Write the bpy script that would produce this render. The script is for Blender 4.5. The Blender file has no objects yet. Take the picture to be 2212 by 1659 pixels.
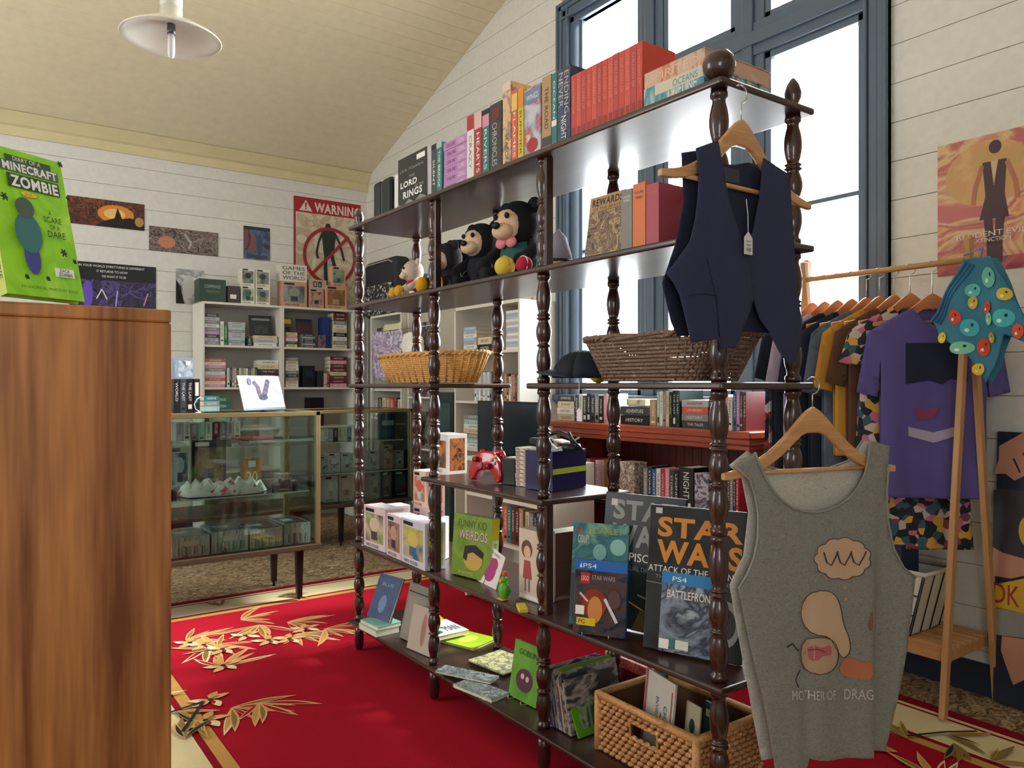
import bpy, math, random
from mathutils import Vector, Matrix
from mathutils.geometry import delaunay_2d_cdt
R = random.Random(7)
SC = bpy.context.scene
COL = SC.collection
# ---------------------------------------------------------------- camera
CAMH = 1.23
F = 1662.0
FW = Vector((-.812, .5836, 0)).normalized()
RT = Vector((FW.y, -FW.x, 0))
HY = 833.0
cd = bpy.data.cameras.new('camera'); cam = bpy.data.objects.new('camera', cd); COL.objects.link(cam)
cd.sensor_width = 36.0; cd.lens = 36.0 * F / 2212.0; cd.shift_y = (HY - 829.5) / 2212.0
cd.clip_start = .02
cam.location = (0, 0, CAMH)
cam.rotation_euler = (math.radians(90), 0, math.atan2(FW.y, FW.x) - math.pi / 2)
SC.camera = cam
# ---------------------------------------------------------------- world and exposure
SC.view_settings.view_transform = 'Standard'; SC.view_settings.look = 'None'
SC.view_settings.exposure = 0.76; SC.view_settings.gamma = 1.0; SC.view_settings.use_curve_mapping = False
W = bpy.data.worlds.new('sky'); SC.world = W; W.use_nodes = True
nt = W.node_tree; nt.nodes.clear()
tc = nt.nodes.new('ShaderNodeTexCoord')
dt = nt.nodes.new('ShaderNodeVectorMath'); dt.operation = 'DOT_PRODUCT'; dt.inputs[1].default_value = Vector((-.2, .97, .05)).normalized()
mr = nt.nodes.new('ShaderNodeMapRange'); mr.inputs[1].default_value = -.2; mr.inputs[2].default_value = 1.0
mr.inputs[3].default_value = 4.6; mr.inputs[4].default_value = 16.0
bg = nt.nodes.new('ShaderNodeBackground'); bg.inputs[0].default_value = (.97, .985, 1.0, 1)
wo = nt.nodes.new('ShaderNodeOutputWorld')
nt.links.new(tc.outputs['Generated'], dt.inputs[0]); nt.links.new(dt.outputs['Value'], mr.inputs[0])
nt.links.new(mr.outputs[0], bg.inputs[1]); nt.links.new(bg.outputs[0], wo.inputs[0])
# hazy low sun behind the window glass
sd = bpy.data.lights.new('hazy_sun', 'SUN'); sd.energy = 9.0; sd.angle = math.radians(16); sd.color = (1, .95, .86)
so = bpy.data.objects.new('hazy_sun', sd); COL.objects.link(so)
so.rotation_euler = Vector((-.22, -.75, -.72)).to_track_quat('-Z', 'Y').to_euler()
try:
    SC.cycles.max_bounces = 8; SC.cycles.diffuse_bounces = 5; SC.cycles.transparent_max_bounces = 24
    SC.cycles.sample_clamp_indirect = 6.0; SC.cycles.use_denoising = True
except Exception: pass
# sky portals at the window and the two added fill-light openings
for nm, P, rz, sx, sy in (('portal_window_1', (-2.915, 3.40, 2.47), 0, 2.25, 2.6), ('portal_added_window_2', (-4.6, -3.28, 2.3), 180, 2.6, 2.2), ('portal_added_window_3', (1.48, -1.2, 1.75), -90, 1.5, 1.3)):
    pl = bpy.data.lights.new(nm, 'AREA'); pl.shape = 'RECTANGLE'; pl.size = sx; pl.size_y = sy; pl.cycles.is_portal = True
    po_ = bpy.data.objects.new(nm, pl); COL.objects.link(po_); po_.location = P; po_.rotation_euler = (math.radians(-90), 0, math.radians(rz))
# ---------------------------------------------------------------- pixel to place
def ray(px, py):
    return FW * F + RT * (px - 1106.0) + Vector((0, 0, HY - py))
C0 = Vector((0, 0, CAMH))
def onX(px, py, X): d = ray(px, py); return C0 + d * (X / d.x)
def onY(px, py, Y): d = ray(px, py); return C0 + d * (Y / d.y)
def onZ(px, py, Z): d = ray(px, py); return C0 + d * ((Z - CAMH) / d.z)
def onP(px, py, P, n): d = ray(px, py); return C0 + d * ((P - C0).dot(n) / d.dot(n))
# ---------------------------------------------------------------- materials
MC = {}
def lin(c):
    if isinstance(c, str): c = tuple(int(c[i:i + 2], 16) for i in (0, 2, 4))
    return tuple((v / 255 / 12.92 if v / 255 <= .04045 else ((v / 255 + .055) / 1.055) ** 2.4) for v in c) + (1,)
def mat(c, rough=.55, metal=0, name=None, bump=0, bs=200, spec=.4):
    k = (c, rough, metal, bump, bs, spec)
    if k in MC: return MC[k]
    m = bpy.data.materials.new(name or 'paint_' + str(c)); m.use_nodes = True
    n = m.node_tree; b = n.nodes['Principled BSDF']
    b.inputs['Base Color'].default_value = lin(c); b.inputs['Roughness'].default_value = rough; b.inputs['Metallic'].default_value = metal
    b.inputs['Specular IOR Level'].default_value = spec
    nz = n.nodes.new('ShaderNodeTexNoise'); nz.inputs['Scale'].default_value = bs if bump else 9
    t = n.nodes.new('ShaderNodeTexCoord'); n.links.new(t.outputs['Object'], nz.inputs['Vector'])
    if bump:
        bp = n.nodes.new('ShaderNodeBump'); bp.inputs['Strength'].default_value = bump; bp.inputs['Distance'].default_value = .004
        n.links.new(nz.outputs[0], bp.inputs['Height']); n.links.new(bp.outputs[0], b.inputs['Normal'])
    mx = n.nodes.new('ShaderNodeMix'); mx.data_type = 'RGBA'; l = lin(c)
    mx.inputs[6].default_value = tuple(v * .9 for v in l[:3]) + (1,); mx.inputs[7].default_value = tuple(min(1, v * 1.08) for v in l[:3]) + (1,)
    n.links.new(nz.outputs[0], mx.inputs[0]); n.links.new(mx.outputs[2], b.inputs['Base Color'])
    MC[k] = m; return m
def ramp(n, src, cols, interp='LINEAR'):
    r = n.nodes.new('ShaderNodeValToRGB'); r.color_ramp.interpolation = interp
    e = r.color_ramp.elements
    while len(e) < len(cols): e.new(.5)
    for i, (p, c) in enumerate(cols): e[i].position = p; e[i].color = lin(c)
    n.links.new(src, r.inputs[0]); return r
def pic(cols, scale=6, name='printed_picture', kind='noise', rough=.4, stretch=(1, 1, 1), dist=1.5):
    k = ('pic', tuple(cols), scale, kind, rough, stretch, dist)
    if k in MC: return MC[k]
    m = bpy.data.materials.new(name); m.use_nodes = True; n = m.node_tree; b = n.nodes['Principled BSDF']
    b.inputs['Roughness'].default_value = rough
    t = n.nodes.new('ShaderNodeTexCoord'); mp = n.nodes.new('ShaderNodeMapping'); mp.inputs['Scale'].default_value = stretch
    mp.inputs['Location'].default_value = (len(MC) * .37, len(MC) * .53, len(MC) * .71)
    n.links.new(t.outputs['Object'], mp.inputs[0])
    if kind == 'vor':
        x = n.nodes.new('ShaderNodeTexVoronoi'); x.inputs['Scale'].default_value = scale; out = x.outputs['Color']
        s = n.nodes.new('ShaderNodeSeparateColor'); n.links.new(out, s.inputs[0]); out = s.outputs[0]
    else:
        x = n.nodes.new('ShaderNodeTexNoise'); x.inputs['Scale'].default_value = scale; x.inputs['Detail'].default_value = 6
        x.inputs['Distortion'].default_value = dist; out = x.outputs[0]
    n.links.new(mp.outputs[0], x.inputs['Vector'])
    N = len(cols)
    lo, hi = (.02, .95) if kind == 'vor' else (.33, .66)
    r = ramp(n, out, [(lo + (hi - lo) * i / max(1, N - 1), c) for i, c in enumerate(cols)], 'CONSTANT' if kind == 'vor' else 'LINEAR')
    n.links.new(r.outputs[0], b.inputs['Base Color']); MC[k] = m; return m
def wood(c1, c2, axis='Z', scale=1.0, rough=.4, name='wood', fine=1.0, contrast=(.3, .7), coat=0):
    k = ('wood', c1, c2, axis, scale, rough, fine, coat)
    if k in MC: return MC[k]
    m = bpy.data.materials.new(name); m.use_nodes = True; n = m.node_tree; b = n.nodes['Principled BSDF']
    b.inputs['Roughness'].default_value = rough; b.inputs['Coat Weight'].default_value = coat; b.inputs['Coat Roughness'].default_value = .12
    t = n.nodes.new('ShaderNodeTexCoord'); mp = n.nodes.new('ShaderNodeMapping')
    s = {'X': (.06, 1, 1), 'Y': (1, .06, 1), 'Z': (1, 1, .06)}[axis]
    mp.inputs['Scale'].default_value = tuple(v * scale for v in s)
    n.links.new(t.outputs['Object'], mp.inputs[0])
    x = n.nodes.new('ShaderNodeTexNoise'); x.inputs['Scale'].default_value = 18; x.inputs['Detail'].default_value = 7; x.inputs['Distortion'].default_value = .6
    n.links.new(mp.outputs[0], x.inputs['Vector'])
    x2 = n.nodes.new('ShaderNodeTexNoise'); x2.inputs['Scale'].default_value = 150 * fine; x2.inputs['Detail'].default_value = 2
    n.links.new(mp.outputs[0], x2.inputs['Vector'])
    a = n.nodes.new('ShaderNodeMath'); a.operation = 'MULTIPLY_ADD'; a.inputs[1].default_value = .3
    n.links.new(x2.outputs[0], a.inputs[0])
    sc = n.nodes.new('ShaderNodeMath'); sc.operation = 'MULTIPLY'; sc.inputs[1].default_value = .7
    n.links.new(x.outputs[0], sc.inputs[0]); n.links.new(sc.outputs[0], a.inputs[2])
    r = ramp(n, a.outputs[0], [(contrast[0], c1), (contrast[1], c2)])
    n.links.new(r.outputs[0], b.inputs['Base Color'])
    bp = n.nodes.new('ShaderNodeBump'); bp.inputs['Strength'].default_value = .12; bp.inputs['Distance'].default_value = .002
    n.links.new(a.outputs[0], bp.inputs['Height']); n.links.new(bp.outputs[0], b.inputs['Normal'])
    MC[k] = m; return m
def glassm(tint=(.88, .95, .92), refl=.9, name='glass', add=.04):
    k = ('glass', tint, refl, add)
    if k in MC: return MC[k]
    m = bpy.data.materials.new(name); m.use_nodes = True; n = m.node_tree; n.nodes.clear()
    o = n.nodes.new('ShaderNodeOutputMaterial'); tr = n.nodes.new('ShaderNodeBsdfTransparent'); tr.inputs[0].default_value = tint + (1,)
    g = n.nodes.new('ShaderNodeBsdfGlossy'); g.inputs['Roughness'].default_value = .03
    fr = n.nodes.new('ShaderNodeFresnel'); fr.inputs[0].default_value = 1.45
    mu = n.nodes.new('ShaderNodeMath'); mu.operation = 'MULTIPLY_ADD'; mu.inputs[1].default_value = refl; mu.inputs[2].default_value = add
    mx = n.nodes.new('ShaderNodeMixShader')
    n.links.new(fr.outputs[0], mu.inputs[0]); n.links.new(mu.outputs[0], mx.inputs[0]); n.links.new(tr.outputs[0], mx.inputs[1]); n.links.new(g.outputs[0], mx.inputs[2])
    n.links.new(mx.outputs[0], o.inputs[0]); MC[k] = m; return m
# ---------------------------------------------------------------- mesh builder
class MB:
    def __init__(s): s.v = []; s.f = []; s.m = []; s.sm = []
    def add(s, vs, fs, mi=0, smooth=False, M=None):
        k = len(s.v)
        s.v += [tuple(M @ Vector(v)) if M else tuple(v) for v in vs]
        for f in fs: s.f.append([k + i for i in f]); s.m.append(mi); s.sm.append(smooth)
        return s
    def box(s, x0, y0, z0, x1, y1, z1, mi=0, M=None):
        v = [(x0, y0, z0), (x1, y0, z0), (x1, y1, z0), (x0, y1, z0), (x0, y0, z1), (x1, y0, z1), (x1, y1, z1), (x0, y1, z1)]
        return s.add(v, [(0, 3, 2, 1), (4, 5, 6, 7), (0, 1, 5, 4), (1, 2, 6, 5), (2, 3, 7, 6), (3, 0, 4, 7)], mi, M=M)
    def lathe(s, prof, n=16, mi=0, M=None, smooth=True, sx=1, sy=1):
        vs = []; fs = []
        for r, z in prof:
            for i in range(n):
                a = 2 * math.pi * i / n; vs.append((r * math.cos(a) * sx, r * math.sin(a) * sy, z))
        for j in range(len(prof) - 1):
            for i in range(n):
                fs.append((j * n + i, j * n + (i + 1) % n, (j + 1) * n + (i + 1) % n, (j + 1) * n + i))
        fs.append(tuple(range(n - 1, -1, -1))); fs.append(tuple((len(prof) - 1) * n + i for i in range(n)))
        return s.add(vs, fs, mi, smooth, M)
    def ball(s, c, r, mi=0, n=16, sx=1, sy=1, sz=1, M=None):
        T = Matrix.Translation(c) @ Matrix.Diagonal((sx, sy, sz, 1))
        pr = [(max(1e-4, r * math.sin(math.pi * i / 10)), -r * math.cos(math.pi * i / 10)) for i in range(11)]
        return s.lathe(pr, n, mi, (M @ T) if M else T)
    def cyl(s, a, b, r, mi=0, n=12, r2=None):
        return s.tube([a, b], r, n, mi, r2=r2)
    def tube(s, pts, r, n=8, mi=0, closed=False, r2=None, flat=None):
        pts = [Vector(p) for p in pts]; N = len(pts); vs = []; fs = []; up = None
        for i, p in enumerate(pts):
            if closed: t = (pts[(i + 1) % N] - pts[i - 1])
            else: t = pts[min(i + 1, N - 1)] - pts[max(i - 1, 0)]
            t.normalize()
            if up is None:
                up = t.orthogonal().normalized()
            up = (up - t * up.dot(t))
            up = up.normalized() if up.length > 1e-6 else t.orthogonal().normalized()
            w = t.cross(up)
            rr = r if r2 is None else r + (r2 - r) * i / max(1, N - 1)
            if isinstance(r, (list, tuple)): rr = r[i]
            for k in range(n):
                a = 2 * math.pi * k / n; vs.append(tuple(p + up * (rr * math.cos(a)) + w * (rr * math.sin(a))))
        for j in range(N if closed else N - 1):
            jn = (j + 1) % N
            for k in range(n): fs.append((j * n + k, j * n + (k + 1) % n, jn * n + (k + 1) % n, jn * n + k))
        if not closed: fs.append(tuple(range(n - 1, -1, -1))); fs.append(tuple((N - 1) * n + k for k in range(n)))
        return s.add(vs, fs, mi, True)
    def prism(s, poly, y0, y1, mi=0, M=None):
        """polygon in x,z (counter-clockwise seen from -y) extruded from y0 to y1"""
        n = len(poly)
        v = [(x, y0, z) for x, z in poly] + [(x, y1, z) for x, z in poly]
        fs = [tuple(range(n)), tuple(range(2 * n - 1, n - 1, -1))]
        for i in range(n): j = (i + 1) % n; fs.append((j, i, n + i, n + j))
        return s.add(v, fs, mi, M=M)
    def build(s, name, mats, parent=None, M=None, bev=0, seg=2, sub=0, solid=0):
        me = bpy.data.meshes.new(name); me.from_pydata(s.v, [], s.f)
        if not isinstance(mats, (list, tuple)): mats = [mats]
        for m in mats: me.materials.append(m)
        for i, p in enumerate(me.polygons): p.material_index = s.m[i]; p.use_smooth = s.sm[i]
        me.update()
        o = bpy.data.objects.new(name, me); COL.objects.link(o)
        if parent: o.parent = parent
        if M is not None: o.matrix_local = M
        if solid: d = o.modifiers.new('s', 'SOLIDIFY'); d.thickness = solid; d.offset = 0
        if bev:
            d = o.modifiers.new('b', 'BEVEL'); d.width = bev; d.segments = seg; d.limit_method = 'ANGLE'; d.angle_limit = math.radians(40)
        if sub: d = o.modifiers.new('u', 'SUBSURF'); d.levels = sub; d.render_levels = sub
        return o
def shorten(s):
    for a in ('the ', 'white ', 'tall ', 'upper ', 'of pile ', 'near ', 'from ', 'low '):
        if len(s.split()) <= 16: break
        i = s.find(',') if ',' in s else 12
        h, t = s[:i], s[i:]
        while ' ' + a in t and len((h + t).split()) > 16: t = t.replace(' ' + a, ' ', 1)
        s = h + t
    return s
def tag(o, label, cat, group=None, kind=None):
    label = shorten(label)
    o['label'] = label; o['category'] = cat
    if group: o['group'] = group
    if kind: o['kind'] = kind
    return o
def thing(name, label, cat, M=None, group=None):
    o = bpy.data.objects.new(name, None); COL.objects.link(o); o.empty_display_size = .05
    if M is not None: o.matrix_local = M
    return tag(o, label, cat, group)
def struct(o): o['kind'] = 'structure'; return o
def frame(ux, uy, uz, P):
    m = Matrix.Identity(4)
    for i, a in enumerate((ux, uy, uz, P)):
        for j in range(3): m[j][i] = a[j]
    return m
vX, vY, vZ = Vector((1, 0, 0)), Vector((0, 1, 0)), Vector((0, 0, 1))
def FY(P): return frame(vX, vY, vZ, P)                # front faces -Y
def FX(P): return frame(vY, -vX, vZ, P)               # front faces +X
def FYL(P): return frame(vZ, vY, -vX, P)              # lying, spine to -Y, P = right end
def FXL(P): return frame(vZ, -vX, -vY, P)             # lying, spine to +X, P = right end
def T(x, y, z): return Matrix.Translation((x, y, z))
def RZ(a): return Matrix.Rotation(math.radians(a), 4, 'Z')
def RX(a): return Matrix.Rotation(math.radians(a), 4, 'X')
def RY(a): return Matrix.Rotation(math.radians(a), 4, 'Y')
def card3(bl, br, tl, z, lean=0, t=0, plane=None):
    """slab standing on height z from three photographed corners -> matrix, w, h"""
    A = onZ(bl[0], bl[1], z); B = onZ(br[0], br[1], z); ux = (B - A); w = ux.length; ux.normalize()
    b = vZ.cross(ux); a = math.radians(lean)
    uz = vZ * math.cos(a) + b * math.sin(a); uy = b * math.cos(a) - vZ * math.sin(a)
    Q = onP(tl[0], tl[1], A, uy); h = (Q - A).dot(uz)
    return frame(ux, uy, uz, A + vZ * (t * math.sin(a) + .0008)), w, h
# ---------------------------------------------------------------- text and flat prints
TXT = {}
def textmesh(s, bold=0):
    if (s, bold) in TXT: return TXT[(s, bold)]
    c = bpy.data.curves.new('t', 'FONT'); c.body = s; c.resolution_u = 3; c.size = 1; c.offset = .035 * bold; c.space_character = 1 + .1 * bold
    o = bpy.data.objects.new('t', c); COL.objects.link(o)
    bpy.context.view_layer.update()
    me = o.evaluated_get(bpy.context.evaluated_depsgraph_get()).to_mesh()
    v = [(p.co.x, p.co.y) for p in me.vertices]; f = [list(p.vertices) for p in me.polygons]
    bpy.data.objects.remove(o); bpy.data.curves.remove(c)
    x0 = min(a for a, _ in v); x1 = max(a for a, _ in v); y0 = min(b for _, b in v); y1 = max(b for _, b in v)
    v = [((a - x0) / (x1 - x0 + 1e-9), (b - y0) / (y1 - y0 + 1e-9)) for a, b in v]
    TXT[(s, bold)] = (v, f); return TXT[(s, bold)]
def circ(cx, cz, rx, rz, n=20): return [(cx + rx * math.cos(2 * math.pi * i / n), cz + rz * math.sin(2 * math.pi * i / n)) for i in range(n)]
def art(name, w, h, layers, parent, M=None, eps=.0005, fn=None, step=.0003):
    """flat print in x,z facing -y; layer coordinates are fractions of w,h (z up)"""
    b = MB(); mats = []
    for k, L in enumerate(layers):
        y = -eps - step * k; m = L[-1]
        if m not in mats: mats.append(m)
        mi = mats.index(m)
        if L[0] == 'r': P = [(L[1], L[2]), (L[3], L[2]), (L[3], L[4]), (L[1], L[4])]; F_ = [(0, 1, 2, 3)]
        elif L[0] == 'e': P = circ(L[1], L[2], L[3], L[4]); F_ = [tuple(range(len(P)))]
        elif L[0] == 'p': P = L[1]; F_ = [tuple(range(len(P)))]
        elif L[0] == 'ring':
            a = circ(L[1], L[2], L[3], L[4], 32); c = circ(L[1], L[2], L[3] * L[5], L[4] * L[5], 32); P = a + c
            F_ = [(i, (i + 1) % 32, 32 + (i + 1) % 32, 32 + i) for i in range(32)]
        elif L[0] in ('t', 'T'):
            v, f = textmesh(L[1], L[0] == 'T'); P = [(L[2] + (L[4] - L[2]) * a, L[3] + (L[5] - L[3]) * c) for a, c in v]; F_ = f
        elif L[0] == 'tv':
            v, f = textmesh(L[1]); P = [(L[2] + (L[4] - L[2]) * c, L[5] - (L[5] - L[3]) * a) for a, c in v]; F_ = f
        elif L[0] == 'line':   # polyline with width
            P = []; F_ = []; pts = L[1]; wd = L[2]
            for i in range(len(pts) - 1):
                (x0, z0), (x1, z1) = pts[i], pts[i + 1]; dx, dz = (x1 - x0) * w, (z1 - z0) * h; l = math.hypot(dx, dz) + 1e-9
                nx, nz = -dz / l * wd / 2, dx / l * wd / 2
                k0 = len(P); P += [(x0 + nx / w, z0 + nz / h), (x0 - nx / w, z0 - nz / h), (x1 - nx / w, z1 - nz / h), (x1 + nx / w, z1 + nz / h)]; F_.append((k0, k0 + 1, k0 + 2, k0 + 3))
        # orient faces to -y
        vs = [(p[0] * w, y, p[1] * h) for p in P]; FF = []
        for f in F_:
            ar = sum(vs[f[i]][0] * vs[f[(i + 1) % len(f)]][2] - vs[f[(i + 1) % len(f)]][0] * vs[f[i]][2] for i in range(len(f)))
            FF.append(tuple(f) if ar > 0 else tuple(reversed(f)))
        b.add(vs, FF, mi)
    if fn: b.v = [fn(*v) for v in b.v]
    return b.build(name, mats, parent, M)
BLK = mat('16161a', .5); WHT = mat('ece9e2', .55); PAPER = pic(['e6dcc8', 'd9cdb6', 'f0e8d8'], 260, 'page_edges', stretch=(1, .02, 1), rough=.8)
PAPERH = PAPER
def book(name, M, t, h, d, cov, label, layers=None, group=None, cat='book', side=None, pages=None, simple=False):
    """spine at y=0 facing -y, thickness along x, height z, depth y"""
    b = MB(); c = min(.0022, t * .16)
    b.box(0, 0, 0, c, d, h); b.box(t - c, 0, 0, t, d, h); b.box(c, 0, 0, t - c, c, h)
    o = b.build(name, cov, None, M); tag(o, label, cat, group)
    p = MB().box(c, c, .0025, t - c, d - .002, h - .0025); p.build('page_block', pages or PAPER, o)
    if layers: art('spine_print', t, h, layers, o)
    if side: art('cover_print', d, h, side, o, frame(-vY, vX, vZ, Vector((0, d, 0))) if False else frame(vY, -vX, vZ, Vector((t, 0, 0))))
    return o
def slab(name, M, w, t, h, m, label, layers=None, group=None, cat='book', bev=.0012, pages=False, printname='cover_print', side=None, sidemat=None, top=None):
    """box with its wide front facing -y"""
    dz = M[2][3] - min((M @ Vector((i * w, j * t, 0)))[2] for i in (0, 1) for j in (0, 1))
    if 0 < dz < .02: M = Matrix.Translation((0, 0, dz)) @ M
    b = MB()
    if pages:
        c = min(.002, t * .2); b.box(0, 0, 0, w, c, h); b.box(0, t - c, 0, w, t, h); b.box(0, c, 0, c, t - c, h)
        o = b.build(name, m, None, M); tag(o, label, cat, group)
        MB().box(c, c, .003, w - .003, t - c, h - .003).build('page_block', PAPER, o)
    else:
        b.box(0, 0, 0, w, t, h); o = b.build(name, m, None, M, bev=bev if bev < t * .4 else 0); tag(o, label, cat, group)
    if layers: art(printname, w, h, layers, o)
    if side: art('side_print', t, h, side, o, frame(vY, -vX, vZ, Vector((w, 0, 0))))
    if top: art('top_print', w, t, top, o, frame(vX, -vZ, vY, Vector((0, 0, h))))
    return o
# ================================================================ room shell
XW, YW = -7.1, 3.32           # eave wall, window wall
YB = -3.2; XR = 1.4; RIDGE = -2.85; EAVE = 3.30; SL = .335
def ceil_z(x): return EAVE + SL * (min(x, 2 * RIDGE - x) - XW)
wallm = mat('dcdcd8', .5, bump=.05, bs=25); wallb = mat('dad9d2', .5, bump=.05, bs=30)
gap = mat('9c978b', .8)
def floor_mat():
    m = bpy.data.materials.new('flecked_floor'); m.use_nodes = True; n = m.node_tree; b = n.nodes['Principled BSDF']; b.inputs['Roughness'].default_value = .75
    t = n.nodes.new('ShaderNodeTexCoord'); x = n.nodes.new('ShaderNodeTexNoise'); x.inputs['Scale'].default_value = 22; x.inputs['Detail'].default_value = 5; x.inputs['Distortion'].default_value = 3
    mp = n.nodes.new('ShaderNodeMapping'); mp.inputs['Scale'].default_value = (1, .55, 1); n.links.new(t.outputs['Object'], mp.inputs[0])
    n.links.new(mp.outputs[0], x.inputs['Vector'])
    r = ramp(n, x.outputs[0], [(.36, '54422f'), (.46, '8a7254'), (.54, 'a98f6c'), (.64, 'c2ad8c')]); n.links.new(r.outputs[0], b.inputs['Base Color']); return m
struct(MB().box(XW - .1, YB, -.1, XR, YW + .1, 0).build('floor', floor_mat()))
# eave wall of boards
b = MB(); b.box(XW - .1, YB, 0, XW - .012, YW + .1, EAVE + .1, 1)
z = 0
while z < EAVE + .05:
    b.box(XW - .012, YB, z + .0013, XW, YW, z + .1687, 0); z += .17
struct(b.build('wall_left', [wallm, gap], bev=.001, seg=1))
# window wall with opening
WX0, WX1, WZ0, WZ1 = -4.04, -1.79, 1.17, 3.78
b = MB()
def wseg(x0, x1, z0, z1, y0, y1, mi): b.box(x0, y0, z0, x1, y1, z1, mi)
for (x0, x1, z0, z1) in ((XW, WX0, 0, 3.35), (WX1, XR, 0, 3.35), (WX0, WX1, 0, WZ0)): wseg(x0, x1, z0, z1, YW + .012, YW + .12, 1)
b.prism([(XW, 3.35), (WX0, 3.35), (WX0, WZ1), (WX1, WZ1), (WX1, 3.35), (XR, 3.35), (RIDGE, ceil_z(RIDGE) + .05)], YW + .012, YW + .12, 1)
z = 0
while z < 4.8:
    a, c = z + .0013, z + .1687
    xl = XW + max(0, (a - EAVE) / SL); xr = 2 * RIDGE - xl; xr = min(xr, XR) if z < 3.2 else xr
    if c > WZ0 and a < WZ1: segs = [(xl, WX0), (WX1, xr)]
    else: segs = [(xl, xr)]
    for s0, s1 in segs:
        if s1 > s0: wseg(s0, s1, a, c, YW, YW + .012, 0)
    z += .17
struct(b.build('wall_back', [wallb, gap], bev=.001, seg=1))
# boarded ceiling, two slopes
cm = mat('e4d8b8', .42, bump=.08, bs=14); cg = mat('8f8268', .8)
b = MB(); ang = math.atan(SL)
for side in (0, 1):
    L = (RIDGE - XW) / math.cos(ang)
    if side == 0: M = T(XW, 0, EAVE) @ Matrix.Rotation(-ang, 4, 'Y')
    else: M = T(2 * RIDGE - XW, 0, EAVE) @ Matrix.Rotation(math.pi, 4, 'Z') @ Matrix.Rotation(-ang, 4, 'Y')
    s = 0; ya, yb = (YB, YW + .05) if side == 0 else (-YW - .05, -YB)
    b.box(0, ya, .012, L, yb, .08, 1, M=M)
    while s < L - .02:
        b.box(s + .001, ya, 0, min(s + .119, L), yb, .012, 0, M=M); s += .12
struct(b.build('ceiling', [cm, cg], bev=.0012, seg=1))
trimc = mat('d8cba0', .45)
b = MB(); P = [(0, 0), (.018, 0), (.022, -.0)]
b.prism([(XW, 3.165), (XW + .02, 3.165), (XW + .028, 3.19), (XW + .028, 3.235), (XW + .05, 3.25), (XW + .075, 3.285), (XW + .11, 3.33), (XW, 3.31)], YB, YW - .001)
struct(b.build('trim_1', trimc))
navy = mat('1f2a3a', .4)
struct(MB().box(WX1 + .03, YW - .02, 0, XR, YW, .125).box(XW, YW - .02, 0, WX0, YW, .125).box(WX0, YW - .02, 0, WX1 + .03, YW, .125).build('baseboard_back', navy, bev=.004))
struct(MB().box(XW, YB, 0, XW + .02, YW - .02, .125).build('baseboard_left', navy, bev=.004))
struct(MB().box(XR, YB, 0, XR + .1, -2.0, 3.4).box(XR, -.4, 0, XR + .1, YW + .1, 3.4).box(XR, -2.0, 0, XR + .1, -.4, 1.1).box(XR, -2.0, 2.4, XR + .1, -.4, 3.4).build('wall_right', wallm))
w3 = struct(bpy.data.objects.new('added_window_3', None)); COL.objects.link(w3)  # unseen window added in the right wall to brighten room-facing sides
MB().box(XR - .02, -2.0, 1.1, XR + .09, -1.95, 2.4).box(XR - .02, -.45, 1.1, XR + .09, -.4, 2.4).box(XR - .02, -1.95, 1.1, XR + .09, -.45, 1.15).box(XR - .02, -1.95, 2.35, XR + .09, -.45, 2.4).box(XR, -1.95, 1.72, XR + .08, -.45, 1.76).build('window_frame', mat('566678', .38), w3)
b = MB(); q0, q1, p0, p1 = -5.9, -3.3, 1.2, 3.4     # opposite gable wall, its opening added to let in fill light
for a0, c0, a1, c1 in ((XW - .1, 0, q0, 3.4), (q1, 0, XR + .1, 3.4), (q0, 0, q1, p0)): b.box(a0, YB - .1, c0, a1, YB, c1)
b.prism([(XW, p1), (XR, p1), (RIDGE, ceil_z(RIDGE) + .05)], YB - .1, YB)
struct(b.build('wall_front', wallm))
w2 = struct(bpy.data.objects.new('added_window_2', None)); COL.objects.link(w2)  # unseen window behind the camera, added as a source of fill light
b = MB()
for x in (q0, (q0 + q1) / 2 - .03, q1 - .06): b.box(x, YB - .09, p0, x + .06, YB + .02, p1)
for z in (p0, 2.4, p1 - .06): b.box(q0, YB - .09, z, q1, YB + .02, z + .06)
b.build('window_frame', mat('566678', .38), w2)
# ---- window
wf = mat('566678', .38)
wn = struct(bpy.data.objects.new('window_1', None)); COL.objects.link(wn); wn.location = (0, 0, 0)
b = MB()   # casing: stepped, around the opening
for dx, w_, yo in ((0, .05, .03), (.0, .022, .042), (.05, .045, .022), (.095, .018, .034), (.11, .045, .004)):
    a0, a1 = WX0 + dx, WX0 + dx + w_; c0, c1 = (WX1 - dx - w_, WX1 - dx) if dx < .1 else (WX1 - .12, WX1 - .1)
    b.box(a0 - .02, YW - yo, WZ0 - .06, a1 - .02, YW + .06, WZ1 + .02); b.box(c0 + .02, YW - yo, WZ0 - .06, c1 + .02, YW + .06, WZ1 + .02)
    b.box(WX0, YW - yo, WZ1 - dx - w_ + .02, WX1, YW + .06, WZ1 - dx + .02)
b.box(WX0 - .06, YW - .07, WZ0 - .04, WX1 + .06, YW + .08, WZ0)      # sill
b.box(WX0 - .02, YW - .02, WZ0 - .12, WX1 + .02, YW + .01, WZ0 - .04)
b.build('window_frame', wf, wn, bev=.006)
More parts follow.
